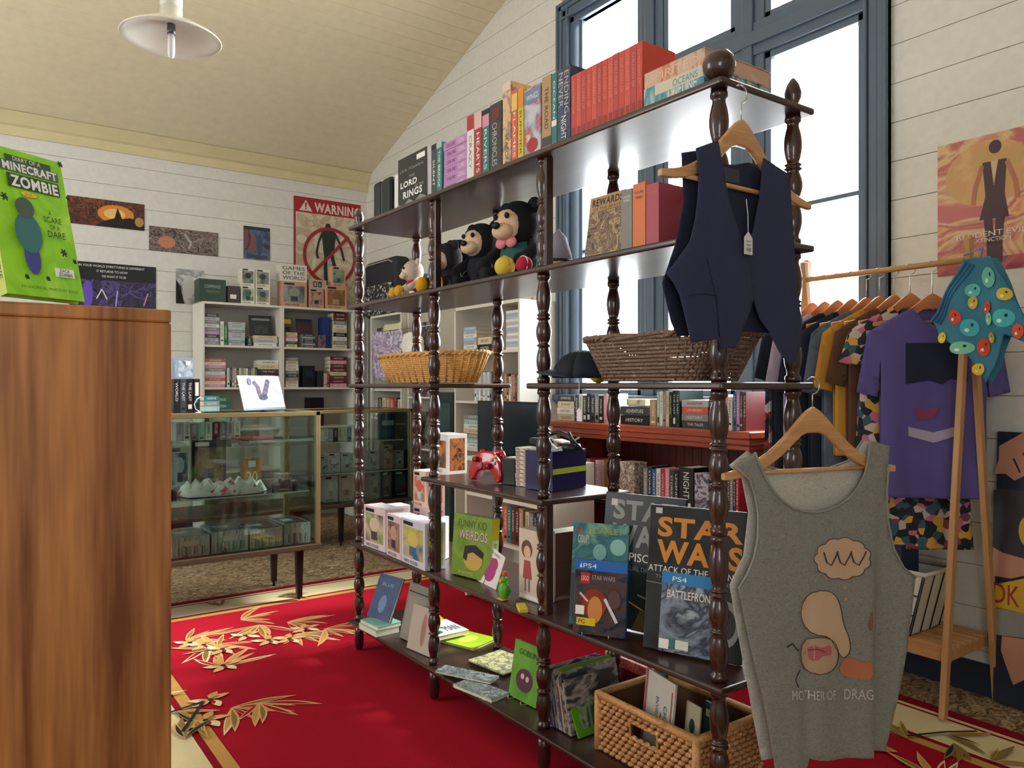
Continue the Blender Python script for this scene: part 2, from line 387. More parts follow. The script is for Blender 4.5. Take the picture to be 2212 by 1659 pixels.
# sashes: mullions at measured places, transom
m1a, m1b = onY(1388, 300, YW + .03).x, onY(1436, 300, YW + .03).x
m2a, m2b = onY(1592, 300, YW + .03).x, onY(1655, 300, YW + .03).x
b = MB()
for a0, a1 in ((m1a, m1b), (m2a, m2b)):
    w_ = a1 - a0
    b.box(a0, YW + .01, WZ0, a1, YW + .09, WZ1); b.box(a0 + w_ * .32, YW - .012, WZ0, a1 - w_ * .32, YW + .02, WZ1)
b.build('mullion', wf, wn, bev=.005)
b = MB(); b.box(WX0 + .08, YW + .0, 2.93, WX1 - .08, YW + .09, 3.10); b.box(WX0 + .08, YW - .02, 2.98, WX1 - .08, YW + .01, 3.05)
b.build('transom', wf, wn, bev=.005)
b = MB()
for (a0, a1) in ((WX0 + .15, m1a), (m1b, m2a), (m2b, WX1 - .11)):
    for (z0, z1) in ((WZ0, 2.93), (3.10, WZ1 - .1)):
        s = .035
        b.box(a0, YW + .02, z0, a0 + s, YW + .06, z1); b.box(a1 - s, YW + .02, z0, a1, YW + .06, z1); b.box(a0, YW + .02, z0, a1, YW + .06, z0 + s); b.box(a0, YW + .02, z1 - s, a1, YW + .06, z1)
    b.box(a0, YW + .03, 2.105, a1, YW + .055, 2.127)
b.build('sash', mat('5b6b7c', .38), wn, bev=.003)
MB().box(WX0 + .1, YW + .04, WZ0, WX1 - .1, YW + .044, WZ1).build('glass_pane', glassm((.97, .98, .98), .5, 'window_glass', .0), wn)
# ================================================================ rug
rug = thing('rug', 'large red rug with a cream floral border on the flecked floor', 'rug', T(0, 0, 0))
red = mat('a8142a', .92, bump=.5, bs=400, spec=.1); dred = mat('8c1326', .92, bump=.5, bs=401, spec=.1); cream = mat('e0d2a8', .92, bump=.5, bs=402, spec=.1); gold = mat('c69a58', .92, bump=.5, bs=403, spec=.1); drk = mat('2c3038', .92, spec=.1); olive = mat('8a7440', .92, spec=.1); peach = mat('dca678', .92, spec=.1)
rx0, rx1, ry0, ry1 = -4.62, -.72, .36, 3.03
MB().box(rx0, ry0, 0, rx1, ry1, .008).build('pile', dred, rug, bev=.003)
def inset(a): return (rx0 + a, ry0 + a, rx1 - a, ry1 - a)
def rl(a, m): q = inset(a); return ('r', q[0], q[1], q[2], q[3], m)
lay = [rl(.065, cream), rl(.085, dred), rl(.1, cream), rl(.3, dred), rl(.325, gold), rl(.37, dred), rl(.375, red)]
def leaf(cx, cz, L, wd, a, bend=.15):
    a = math.radians(a); P = []
    for i in range(7): t = i / 6; P.append((t * L, wd * math.sin(math.pi * t) + bend * L * t * t))
    for i in range(5, 0, -1): t = i / 6; P.append((t * L, -wd * .5 * math.sin(math.pi * t) + bend * L * t * t))
    return [(cx + x * math.cos(a) - y * math.sin(a), cz + x * math.sin(a) + y * math.cos(a)) for x, y in P]
def spray(cx, cy, a, n=6, L=.26, seed=0, dark=False):
    r = random.Random(seed); out = []
    for i in range(n):
        aa = a + (i - n / 2) * 22 + r.uniform(-8, 8); l = L * r.uniform(.6, 1.1)
        bd_ = r.uniform(-.2, .2); ca, sa = math.cos(math.radians(aa)), math.sin(math.radians(aa))
        out.append(('p', leaf(cx, cy, l, l * .10, aa, bd_), r.choice((peach, cream, peach)) if not dark else r.choice((gold, olive, peach))))
        out.append(('p', leaf(cx + ca * l * .08, cy + sa * l * .08, l * .78, l * .062, aa, bd_), r.choice((gold, olive, red)) if not dark else r.choice((olive, drk, olive))))
    return out
def flower(cx, cy, s, seed):
    r = random.Random(seed); out = []
    for i in range(5): out.append(('p', leaf(cx, cy, s, s * .28, i * 72 + r.uniform(0, 40), 0), (cream, peach, gold)[i % 3]))
    for i in range(3): out.append(('p', leaf(cx, cy, s * .6, s * .14, i * 120, 0), (red, olive, gold)[i]))
    out.append(('e', cx, cy, s * .16, s * .13, drk)); return out
def fp(px, py): p = onZ(px, py, .008); return p.x, p.y
mo = []
for i, (px, py, a) in enumerate([(450, 1395, 20), (480, 1440, 160), (560, 1350, -20), (520, 1340, 110), (640, 1370, 30), (620, 1345, 60), (500, 1530, 40), (560, 1520, 20), (700, 1360, 50), (400, 1385, 100), (470, 1400, 220)]):
    x, y = fp(px, py); mo += spray(x, y, a, 6, .24, i)
for i, (px, py) in enumerate([(410, 1390), (440, 1395), (530, 1375), (580, 1385), (625, 1382), (482, 1440), (660, 1360), (480, 1405), (455, 1515), (445, 1560)]):
    x, y = fp(px, py); mo += flower(x, y, .085, i)
for i, (px, py, a) in enumerate([(600, 1290, 90), (480, 1310, 200), (420, 1560, 0), (400, 1600, 180), (380, 1540, 40), (2040, 1590, 30), (1960, 1600, 150), (2060, 1610, -40), (1940, 1630, 200), (2140, 1650, 90), (1680, 1600, 80), (1650, 1560, 20)]):
    x, y = fp(px, py); mo += spray(x, y, a, 3, .19, 40 + i, True)
x, y = fp(1960, 1595); x2, y2 = fp(2110, 1585); mo += [('line', [(x, y), ((x + x2) / 2, (y + y2) / 2 + .02), (x2, y2)], .012, drk)]
x, y = fp(365, 1545); x2, y2 = fp(440, 1520); x3, y3 = fp(395, 1585); mo += [('line', [(x, y), (x2, y2), (x3, y3)], .014, drk)]
for (x, y) in ((-1.15, 2.45), (-1.1, 1.5), (-1.3, 1.1), (-3, 2.75), (-3.8, 2.75), (-2.1, 2.8), (-2.5, .5), (-3.2, .5)): mo += spray(x, y, R.uniform(0, 360), 6, .22, int(x * 99)) + flower(x + .1, y, .07, 3)
art('woven_pattern', 1, 1, lay + mo, rug, frame(vX, -vZ, vY, Vector((0, 0, .008))), step=.00003)
# ================================================================ pendant lamp
LP = ray(370, 75); LP = C0 + LP * (2.93 / F)
lamp = thing('pendant_lamp', 'white enamel saucer shade pendant lamp hanging from the boarded ceiling', 'lamp', T(LP.x, LP.y, LP.z))
enam = mat('e8e6dc', .18, spec=.6)
b = MB(); o_ = [(.040, .10), (.042, .055), (.06, .045), (.11, .03), (.16, .002), (.179, -.012), (.181, -.016), (.178, -.018), (.158, -.003), (.108, .024), (.05, .038), (.001, .04)]
b.lathe(o_, 48); b.build('lamp_shade', enam, lamp)
MB().lathe([(.036, .10), (.04, .11), (.04, .165), (.03, .175), (.012, .18)], 24).build('lamp_neck', mat('dcd8c8', .4), lamp)
MB().cyl((0, 0, .17), (0, 0, ceil_z(LP.x) - LP.z + .01), .006).build('suspension_rod', mat('cfcab8', .4), lamp)
b = MB(); b.lathe([(.014, .04), (.016, .02), (.015, -.0)], 12); b.lathe([(.012, .0), (.0135, -.02), (.0135, -.07), (.011, -.085), (.004, -.09)], 16, 1)
b.build('bulb', [mat('6c6f78', .3, .6), mat('eef0f4', .1)], lamp)
# ================================================================ spindle shelving unit
PX = [-3.295, -2.605, -1.915, -1.225]; PYF, PYB = 1.50, 1.80
ZS = [.14, .503, .866, 1.229, 1.592, 1.955]; TH = .018
dk = wood('1e100e', '46281f', 'X', 1.2, .34, 'dark_stained_wood', coat=.35); dkz = wood('1e0f0d', '46241d', 'Z', 1.6, .26, 'dark_turned_wood', coat=.5)
unit = thing('spindle_shelving_unit', 'dark turned-post open shelving unit standing on the red rug', 'shelving unit', T(0, 0, 0))
GZ = .0165
def board(name, x0, x1, z):
    MB().box(x0, 1.46, z - TH / 2, x1, 1.84, z + TH / 2).build(name, dk, unit, bev=.006, seg=3)
board('shelf', -3.33, -1.185, ZS[5]); board('shelf', -3.33, -1.185, ZS[4])
board('shelf', -3.33, -2.565, ZS[3]); board('shelf', -1.957, -1.185, ZS[3]); board('shelf', -2.645, -1.875, ZS[2])
board('shelf', -3.33, -1.185, ZS[1]); board('shelf', -3.33, -1.185, ZS[0])
def turned(z0, z1, big=False):
    H = z1 - z0; pr = [(.019, z0), (.021, z0 + .008), (.021, z0 + .016), (.016, z0 + .02)]
    if not big:
        lobes = [(.06, .30), (.34, .52), (.60, .93)]; a = z0 + .02; Z = H - .04
        def seg(f0, f1, r0, r1, n=8):
            for i in range(n + 1): t = i / n; pr.append((r0 + (r1 - r0) * math.sin(math.pi * t) ** .9, a + Z * (f0 + (f1 - f0) * t)))
        seg(.03, .30, .0155, .0235); seg(.31, .335, .018, .0225, 3); seg(.345, .58, .0155, .0245); seg(.59, .615, .018, .0235, 3); seg(.625, .65, .018, .0225, 3); seg(.66, .97, .0155, .0235)
    pr += [(.016, z1 - .02), (.021, z1 - .016), (.021, z1 - .008), (.019, z1)]
    return pr
for iy, y in enumerate((PYF, PYB)):
    for ix, x in enumerate(PX):
        b = MB(); lv = [0] + [z for k, z in enumerate(ZS)]
        pr = [(.014, GZ), (.019, .03), (.022, .06), (.020, .09), (.02, ZS[0] - TH / 2)]; b.lathe(pr, 20, M=T(x, y, 0))
        have = {0: [0, 1, 3, 4, 5], 1: [0, 1, 2, 3, 4, 5], 2: [0, 1, 2, 3, 4, 5], 3: [0, 1, 3, 4, 5]}[ix]
        for a, c in zip(have[:-1], have[1:]):
            z0, z1 = ZS[a] + TH / 2, ZS[c] - TH / 2
            if c - a == 2:
                zm = (z0 + z1) / 2; b.lathe(turned(z0, zm), 20, M=T(x, y, 0)); b.lathe(turned(zm, z1), 20, M=T(x, y, 0))
            else: b.lathe(turned(z0, z1), 20, M=T(x, y, 0))
        po = b.build('post', dkz, unit)
        if iy == 0 and ix in (1, 2):
            for (a, c) in ((4, 5), (1, 2)):
                MB().box(x + .004, y - .012, ZS[a] + TH / 2, x + .031, y + .014, ZS[c] - TH / 2).build('post_batten', dkz, po, bev=.002)
        if ix in (0, 3):
            if ix == 3 and iy == 0:
                pf = [(.014, 0), (.018, .006), (.03, .014), (.038, .03), (.04, .045), (.036, .062), (.024, .076), (.001, .08)]
            else: pf = [(.014, 0), (.016, .006), (.013, .012), (.021, .03), (.022, .045), (.016, .065), (.006, .08), (.001, .084)]
            MB().lathe(pf, 24, M=T(x, y, ZS[5] + TH / 2)).build('finial', dkz, po)
SZ = [z + TH / 2 for z in ZS]
# ================================================================ colours by name
CN = {'white': 'e4e2dc', 'pale grey': 'bcbcc0', 'grey': '8a8c90', 'dark grey': '3f4248', 'black': '1a1a1e', 'navy': '1c2a44', 'blue': '2f5a9c', 'pale blue': '9fb6d0', 'teal': '2c7a78', 'pale teal': '9cc6bc', 'green': '3c7a4a', 'dark green': '1d3a30',
      'brown': '5a3b28', 'tan': 'b4926a', 'cream': 'd8c9a4', 'red': 'b02a30', 'pink': 'd890a8', 'orange': 'd8743a', 'yellow': 'd8bc40', 'purple': '5a4080', 'lilac': 'c090c4', 'maroon': '6a2028', 'coral': 'd2604c'}
def cmat(n, rough=.45): return mat(CN[n], rough)
ORD = ['first', 'second', 'third', 'fourth', 'fifth', 'sixth', 'seventh', 'eighth', 'ninth', 'tenth', 'eleventh', 'twelfth', 'thirteenth', 'fourteenth', 'fifteenth', 'sixteenth', 'seventeenth', 'eighteenth', 'nineteenth', 'twentieth']
def cname(cs, i): return cs[i % len(cs)]
def rectX(x0, y0, x1, y1, X):
    xm = (x0 + x1) / 2; a = onX(x0, y0, X).y; b_ = onX(x1, y0, X).y; return a, b_, onX(xm, y1, X).z, onX(xm, y0, X).z
def rectY(x0, y0, x1, y1, Y):
    xm = (x0 + x1) / 2; a = onY(x0, y0, Y).x; b_ = onY(x1, y0, Y).x; return a, b_, onY(xm, y1, Y).z, onY(xm, y0, Y).z
CAT = {'cd_case': 'disc case', 'game_case': 'game case', 'boxed_book': 'book', 'game_box': 'box', 'box_set': 'box', 'cd_player': 'player'}
def spines(pl, V, x0, y0, x1, y1, zb, n, cols, name, what, place, group=None, d=.13, jit=.06, h=None, lt=None):
    """n upright items side by side on plane pl ('X' or 'Y') = V"""
    a, c, z0, z1 = (rectX if pl == 'X' else rectY)(x0, y0, x1, y1, V); H = (h or z1 - zb); w = (c - a) / n; out = []
    for i in range(n):
        cn = cname(cols, i); P = Vector((V, a + i * w, zb)) if pl == 'X' else Vector((a + i * w, V, zb)); M = (FX if pl == 'X' else FY)(P)
        hh = H * (1 - jit * R.random()); t = w * .94
        L = [('r', .2, .08 + .1 * R.random(), .8, .16 + .1 * R.random(), WHT if R.random() < .5 else BLK), ('tv', R.choice(['NIGHT', 'THE LAST', 'WORLD', 'STORIES', 'VOLUME', 'GAMES', 'LEGEND']), .3, .35, .7, .9, lt or (WHT if cn not in ('white', 'cream', 'pale grey', 'yellow') else BLK))]
        out.append(book(name, M, t, hh, d, cmat(cn), f'{cn} {what} {place}' if n == 1 else f'{cn} {what}, {ORD[i]} from the left {place}', L, group if n > 1 else None, CAT.get(name, 'book')))
    return out
def pile(pl, V, x0, y0, x1, y1, zb, n, cols, name, what, place, group, d=.14, h=None, txt=True):
    """n items lying on top of each other"""
    a, c, z0, z1 = (rectX if pl == 'X' else rectY)(x0, y0, x1, y1, V); H = (h or z1 - zb); t = H / n
    for i in range(n):
        cn = cname(cols, i); k = R.uniform(.0, .05) * (c - a)
        P = Vector((V, c - k, zb + i * t)) if pl == 'X' else Vector((c - k, V + R.uniform(0, .006), zb + i * t)); M = (FXL if pl == 'X' else FYL)(P)
        L = [('tv', R.choice(['THE TALES', 'COLLECTION', 'JOURNEY', 'HISTORY', 'ADVENTURE']), .3, .2, .7, .8, WHT if cn not in ('white', 'cream', 'pale grey', 'yellow') else BLK)] if txt else None
        pos = 'at the bottom' if i == 0 else ('on top' if i == n - 1 else f'{ORD[i]} from the bottom')
        book(name, M, t * .97, (c - a) - k * 1.5, d, cmat(cn), f'{cn} {what} lying {pos} of the pile {place}', L, group, CAT.get(name, 'book'))
# ================================================================ wardrobe in front with a green paperback on it
WXf, WYr, WZt = -1.13, .237, 1.334
wd = wood('63300f', 'b87a42', 'Z', 1.1, .34, 'varnished_brown_wood', .6, (.36, .68), .2)
cab = thing('wooden_cabinet', 'tall brown varnished wooden cabinet with the green paperback on top', 'cabinet', T(0, 0, 0))
MB().box(WXf - .42, -.75, .0, WXf, WYr - .0, WZt - .018).build('side_panel', wd, cab, bev=.003)
MB().box(WXf - .42, -.75, WZt - .018, WXf, WYr, WZt).build('cabinet_top', wd, cab, bev=.003)
# green paperback
gr = pic(['78b81c', '9ada2c', '86cc20', 'b0e648'], 7, 'green_cover', rough=.3)
dg = mat('20382a', .4); tl_, tr_, br_ = (-26, 314), (128, 372), (183, 658)
P_br = onX(183, 662, WXf - .035); P_br.z = WZt
ux = Vector((-.52, .85, 0)).normalized()
def solve_slab(P, uxv, tlpx, trpx, blpx, lean):
    b_ = vZ.cross(uxv); a = math.radians(lean); uz = vZ * math.cos(a) + b_ * math.sin(a); uy = b_ * math.cos(a) - vZ * math.sin(a)
    return uz, uy
a = math.radians(14); bk = vZ.cross(ux)
uz = (vZ * math.cos(a) + bk * math.sin(a)).normalized()
roll = math.radians(-7); ux2 = (ux * math.cos(roll) - uz * math.sin(roll)); uz2 = (uz * math.cos(roll) + ux * math.sin(roll)); uy = uz2.cross(ux2)
TRp = onP(128, 372, P_br, uy); hh = (TRp - P_br).dot(uz2); BLp = onP(17, 648, P_br, uy); ww = (P_br - BLp).dot(ux2)
Mg = frame(ux, uy, uz, P_br - ux * ww + vZ * .0045)
TRp = onP(128, 372, P_br, vZ.cross(ux) * math.cos(a) - vZ * math.sin(a))
Mg = frame(ux, bk * math.cos(a) - vZ * math.sin(a), uz, P_br - ux * .135 + vZ * .0045); ww = abs((onP(17, 648, P_br, bk * math.cos(a) - vZ * math.sin(a)) - P_br).dot(ux)); hh = .196; Mg = frame(ux, bk * math.cos(a) - vZ * math.sin(a), uz, P_br - ux * ww + vZ * .0045)
LG = [('r', .24, .87, .84, .955, mat('3c5a34', .4)), ('t', 'DIARY OF A', .34, .92, .7, .95, WHT),
      ('r', .16, .84, .92, .91, mat('54665c', .4)), ('T', 'MINECRAFT', .19, .845, .9, .905, WHT), ('r', .22, .73, .9, .825, mat('2c4a2c', .4)), ('T', 'ZOMBIE', .26, .735, .88, .815, WHT),
      ('e', .47, .695, .1, .018, mat('e8c84a', .4)), ('t', 'BOOK 1', .41, .685, .53, .703, mat('c84a2c', .4)),
      ('t', 'A', .68, .58, .72, .61, dg), ('t', 'SCARE', .6, .525, .84, .565, dg), ('t', 'OF A', .66, .475, .8, .51, dg), ('t', 'DARE', .62, .42, .86, .465, dg),
      # plain generic figure shape
      ('e', .36, .26, .1, .12, mat('3a3f8c', .5)), ('e', .36, .42, .17, .14, mat('2f6f6c', .5)), ('e', .36, .59, .12, .07, mat('46584a', .5)),
      ('r', .62, .145, .88, .205, WHT), ('t', 'ZACK', .68, .178, .82, .2, BLK), ('t', 'ZOMBIE', .66, .15, .85, .172, BLK), ('t', 'AN UNOFFICIAL MINECRAFT BOOK', .14, .04, .88, .058, dg)]
for q in ((.04, .93, .05), (.92, .96, .04), (.08, .62, .05), (.72, .3, .05), (.9, .7, .03), (.82, .24, .03), (.4, .09, .03), (.12, .08, .03)):
    for k in range(6):
        aa = k * 1.05; LG.append(('line', [(q[0], q[1]), (q[0] + q[2] * math.cos(aa), q[1] + q[2] * .6 * math.sin(aa))], .0022, dg))
    LG.append(('e', q[0], q[1], q[2] * .4, q[2] * .28, dg))
o = slab('paperback_book', Mg, ww, .014, hh, gr, 'lime green paperback with white block title standing on the brown cabinet', LG, None, 'book', pages=True)
art('spine_print', .014, hh, [('r', 0, 0, 1, .5, mat('c8d44a', .4)), ('tv', 'ZACK ZOMBIE', .25, .1, .75, .6, dg)], o, frame(-vY, vX, vZ, Vector((0, .014, 0))))
# ================================================================ glass display cases
champ = mat('a8966c', .32, .7); brn = mat('4a3a2c', .45); gl = glassm((.86, .94, .91), .9, 'case_glass', .05); gedge = mat('a8c8bc', .15, spec=.8); blkleg = mat('141416', .35)
def case(name, label, X0, X1, Y0, Y1, z0, z1, shelves, legs):
    c = thing(name, label, 'display case', T(0, 0, 0)); r = .014
    b = MB()
    for y in (Y0, Y1 - 2 * r):
        for x in (X0, X1 - 2 * r): b.box(x, y, z0 + .03, x + 2 * r, y + 2 * r, z1)
    for x in (X0, X1 - 2 * r): b.box(x, Y0, z1 - .026, x + 2 * r, Y1, z1)
    for y in (Y0, Y1 - 2 * r): b.box(X0, y, z1 - .026, X1, y + 2 * r, z1)
    b.build('metal_frame', champ, c, bev=.003)
    MB().box(X0 - .004, Y0, z0, X1 + .004, Y1 + .004, z0 + .03).build('base_deck', brn, c, bev=.004)
    g = MB(); g.box(X1 - .012, Y0 + .03, z0 + .03, X1 - .008, Y1 - .03, z1 - .026).box(X0 + .03, Y1 - .012, z0 + .03, X1 - .03, Y1 - .008, z1 - .026).box(X0 + .03, Y0 + .03, z1 - .009, X1 - .03, Y1 - .03, z1 - .004)
    g.build('glass_pane', gl, c)
    for z, dd, ey0, ey1 in shelves:
        s_ = MB().box(X1 - dd, ey0, z - .006, X1 - .03, ey1, z); o = s_.build('glass_shelf', glassm((.8, .93, .89), .9, 'shelf_glass', .12), c)
        MB().box(X1 - .0305, ey0, z - (.014 if z > .9 else .0065), X1 - .029, ey1, z + .0005).build('shelf_edge', mat('dcece6', .2, spec=.8), o)
    for x, y in legs:
        MB().add([(x - .02, y - .02, z0), (x + .02, y - .02, z0), (x + .02, y + .02, z0), (x - .02, y + .02, z0), (x - .014, y - .014, .03), (x + .014, y - .014, .03), (x + .014, y + .014, .03), (x - .014, y + .014, .03)],
                 [(0, 1, 2, 3), (7, 6, 5, 4), (0, 4, 5, 1), (1, 5, 6, 2), (2, 6, 7, 3), (3, 7, 4, 0)]).cyl((x, y, 0.0165 if x > -4.6 else .001), (x, y, .03), .008).build('leg', blkleg, c)
    return c
CX, CZ = -4.2, 1.085
case('glass_display_case', 'glass display case with champagne frame beside the brown cabinet', -4.75, CX, .30, 1.675, .302, CZ, [(.93, .3, .33, .96), (.93, .3, 1.28, 1.64), (.635, .44, .33, 1.62)], [(-4.26, 1.57), (-4.69, 1.57), (-4.26, .45), (-4.69, .45)])
case('glass_display_case', 'farther glass display case standing before the tall white bookcase', -6.05, -5.5, 1.0, 2.976, .302, 1.045, [(.80, .35, 1.1, 2.9), (.56, .45, 1.1, 2.94)], [(-5.56, 1.15), (-5.56, 2.38), (-5.56, 2.9), (-5.99, 2.9), (-5.99, 1.15)])
# inside the near case
ZD = .333
for i, (a0, b0) in enumerate(((372, 455), (457, 538), (540, 612), (614, 672))):
    y0, y1, zz0, zz1 = rectX(a0, 1160, b0, 1205, CX - .06)
    w_ = y1 - y0; hgt = .105 + .01 * (i % 2)
    L = [('r', .0, .0, 1, 1, pic(['cfd8d4', 'b4c4c0', 'e4ece8', '8a9a98'], 30, 'card_sleeves', stretch=(1, 1, .1)))] + [('r', .08 + .07 * k, .1, .12 + .07 * k, .5, (WHT, cmat('grey'), cmat('pale teal'))[k % 3]) for k in range(12)] + [('r', .3, .55, .7, .8, WHT)]
    slab('card_box', FX(Vector((CX - .06, y0, ZD))), w_ * .97, .26, hgt, pic(['c4d0cc', 'a4b4b0', 'dce4e0'], 18, 'clear_box'), ['clear box of sleeved games on the case floor beside the cabinet', 'clear box of sleeved games, second along the case floor', 'clear box of sleeved games, third along the case floor', 'clear box of sleeved games at the case floor corner'][i], L, 'clear boxes in the near case', 'box',
         top=[('r', .04, .04, .96, .96, mat('3c4a4c', .2)), ('r', .2, .4, .6, .7, mat('c4d0d0', .2))])
def cloth_lump(name, label, cat, pts, z, hgt, m, seed, prints=None):
    b = MB(); r = random.Random(seed); xs = [p[0] for p in pts]; ys = [p[1] for p in pts]
    res = delaunay_2d_cdt([Vector(p) for p in pts] + [Vector((min(xs) + (max(xs) - min(xs)) * i / 18, min(ys) + (max(ys) - min(ys)) * j / 18)) for i in range(19) for j in range(19)], [], [list(range(len(pts)))], 1, 1e-4)
    cx, cy = sum(xs) / len(xs), sum(ys) / len(ys)
    def hh(x, y):
        q = min(1, min(math.hypot(x - p[0], y - p[1]) for p in pts) / .05)
        return z + .003 + hgt * q * (.55 + .3 * math.sin(x * 60 + y * 31 + seed) + .25 * math.sin(y * 77 - x * 40))
    vs = [(v.x, v.y, hh(v.x, v.y)) for v in res[0]]
    b.add(vs, [list(f) for f in res[2]], 0, True); n0 = len(vs)
    o = b.build(name, m, None, solid=.003); tag(o, label, cat); return o
def yx(px, py, z): p = onZ(px, py, z); return (p.x, p.y)
ZC = .636
pts = [(-4.28, .98), (-4.26, 1.10), (-4.24, 1.22), (-4.27, 1.36), (-4.36, 1.42), (-4.45, 1.36), (-4.52, 1.2), (-4.5, 1.04), (-4.4, .95)]
cloth_lump('folded_cloth', 'white cloth bundle with a pink mark on the glass case shelf', 'cloth', pts, ZC, .075, pic(['f4f6f2', 'eceee8', 'f0f2ee', 'f0f2ee', 'd84878'], 9, 'white_cloth_pink_mark', rough=.9), 3)
def controller(M, m, label, s=1.0, mb=None):
    c = thing('game_controller', label, 'game controller', M); b = MB()
    O = [(-.045, .02), (-.03, .032), (0, .034), (.03, .032), (.045, .02), (.062, -.0), (.072, -.035), (.068, -.058), (.056, -.062), (.042, -.05), (.03, -.028), (0, -.022), (-.03, -.028), (-.042, -.05), (-.056, -.062), (-.068, -.058), (-.072, -.035), (-.062, -.0)]
    O = [(x * s, z * s) for x, z in reversed(O)]
    b.prism(O, -.018 * s, .018 * s); sh = b.build('controller_shell', m, c, bev=.011 * s, seg=4)
    for p in sh.data.polygons: p.use_smooth = True
    for x, z in ((-.035, .006), (.022, -.012)):
        MB().lathe([(.010 * s, 0), (.007 * s, .006 * s), (.009 * s, .012 * s), (.0085 * s, .015 * s), (.001, .015 * s)], 16, M=T(x * s, -.017 * s, z * s) @ RX(90)).build('thumbstick', mb or BLK, c)
    for k, (x, z) in enumerate(((.042, .018), (.054, .008), (.042, -.002), (.030, .008))):
        MB().lathe([(.0055 * s, 0), (.0055 * s, .004 * s), (.004 * s, .0055 * s), (.001, .0055 * s)], 12, M=T(x * s, -.018 * s, z * s) @ RX(90)).build('button', mat(('d8b060', 'd07070', 'c0c4d0', 'e0a0a8')[k], .2), c)
    MB().box(-.022 * s, -.021 * s, -.018 * s, -.008 * s, -.017 * s, -.004 * s).box(-.0185 * s, -.022 * s, -.0215 * s, -.0115 * s, -.017 * s, -.0005 * s).build('direction_pad', mb or BLK, c)
    b = MB(); b.tube([(-.03 * s, .0, .032 * s), (-.045 * s, .012 * s, .032 * s), (-.06 * s, .01 * s, .012 * s)], .008 * s, 8); b.build('trigger', m, c)
    b = MB(); b.tube([(.03 * s, .0, .032 * s), (.045 * s, .012 * s, .032 * s), (.06 * s, .01 * s, .012 * s)], .008 * s, 8); b.build('trigger', m, c)
    return c
controller(T(-4.36, 1.53, ZC + .024) @ RZ(60) @ RX(-80), mat('22262c', .25), 'black game controller lying on the case shelf beside the white cloth')
controller(T(-4.40, .86, ZC + .024) @ RZ(110) @ RX(-80), mat('2c3036', .25), 'black game controller on the case shelf next to the cabinet')
slab('card_packet', FX(Vector((CX - .10, 1.235, .931))), .2, .1, .012, mat('d03048', .3), 'flat red packet lying on the upper glass shelf', None, None, 'packet')
# boxed figures etc standing on the lower glass shelf and floor
def figure_box(M, w, t, h, frame_c, win_cols, label, group=None, cat='figure box', txt=None, kind='rect', plain=False):
    fm = mat(frame_c, .3)
    L = [('r', .09, .16, .91, .84, pic(win_cols, 9 / max(.05, w) * .1, 'box_window', rough=.15)), ('e', .5, .58, .22, .17, mat(win_cols[1], .5)), ('r', .36, .22, .64, .42, mat(win_cols[2], .5)),
         ('r', .1, .87, .5, .95, BLK if frame_c > '8' else WHT), ('t', txt or 'VINYL FIGURE', .12, .04, .7, .11, BLK if frame_c > '8' else WHT)]
    S = [('r', .12, .1, .88, .9, pic(win_cols, 22, 'box_side'))] if not plain else None
    return slab('figure_box', M, w, t, h, fm, label, L, group, cat, side=S, printname='box_print', top=[('r', .12, .12, .88, .88, mat('e8e4ec', .15))])
figure_box(FX(Vector((CX - .36, .95, ZC))), .1, .07, .26, 'cdd4d6', ['5a6a78', 'c4ccd4', '3c4858'], 'pale boxed figure on the case shelf nearest the brown cabinet')
figure_box(FX(Vector((CX - .40, 1.07, ZC))), .19, .04, .285, '1c1c20', ['2c2c34', '8a7a4c', '24305c'], 'black boxed figure with gold and blue on the case shelf')
slab('card_tin', FX(Vector((CX - .33, 1.335, ZC + .0))), .105, .05, .17, mat('b07838', .3), 'orange card tin numbered 20 standing at the back of the case shelf', [('r', .1, .1, .9, .62, mat('d08840', .3)), ('t', '20', .2, .2, .8, .55, WHT), ('r', .3, .7, .7, .92, mat('cfd0dc', .3))], None, 'tin')
spines('X', CX - .2, 380, 905, 520, 955, .931, 9, ['pale grey', 'white', 'grey', 'pale teal', 'white', 'maroon', 'grey'], 'cd_case', 'disc case', 'on the upper glass shelf of the near case', 'disc cases on the near case upper shelf', d=.1, h=.1)
# inside the far case
C2 = -5.62
for i, (a0, y0_, b0, cols, fc) in enumerate(((700, 1040, 730, ['d8dce0', 'e8ecf0', 'b8c0c8'], 'dfe3e6'), (733, 1038, 765, ['c8a090', 'e0c0b0', '8a8070'], 'd8d0cc'), (798, 1030, 822, ['8a9090', 'b0b4b0', '606868'], 'a4a8a8'), (826, 1035, 846, ['6a5a58', '9a8a80', '4a3a3c'], '6a5c5c'), (852, 1028, 885, ['1c3a38', '4a6a60', '8a3a3c'], '1e2c30'))):
    ya, yb_, _, zt = rectX(a0, y0_ - 25, b0, 1095, C2)
    figure_box(FX(Vector((C2, ya, .333))), yb_ - ya, .09, .205, fc, cols, ['white boxed figure on the far case floor behind the corner post', 'pinkish boxed figure on the far case floor', 'grey boxed figure on the far case floor behind the shelving post', 'narrow brown boxed figure on the far case floor', 'dark green boxed figure on the far case floor by its corner'][i], 'figure boxes in the far case')
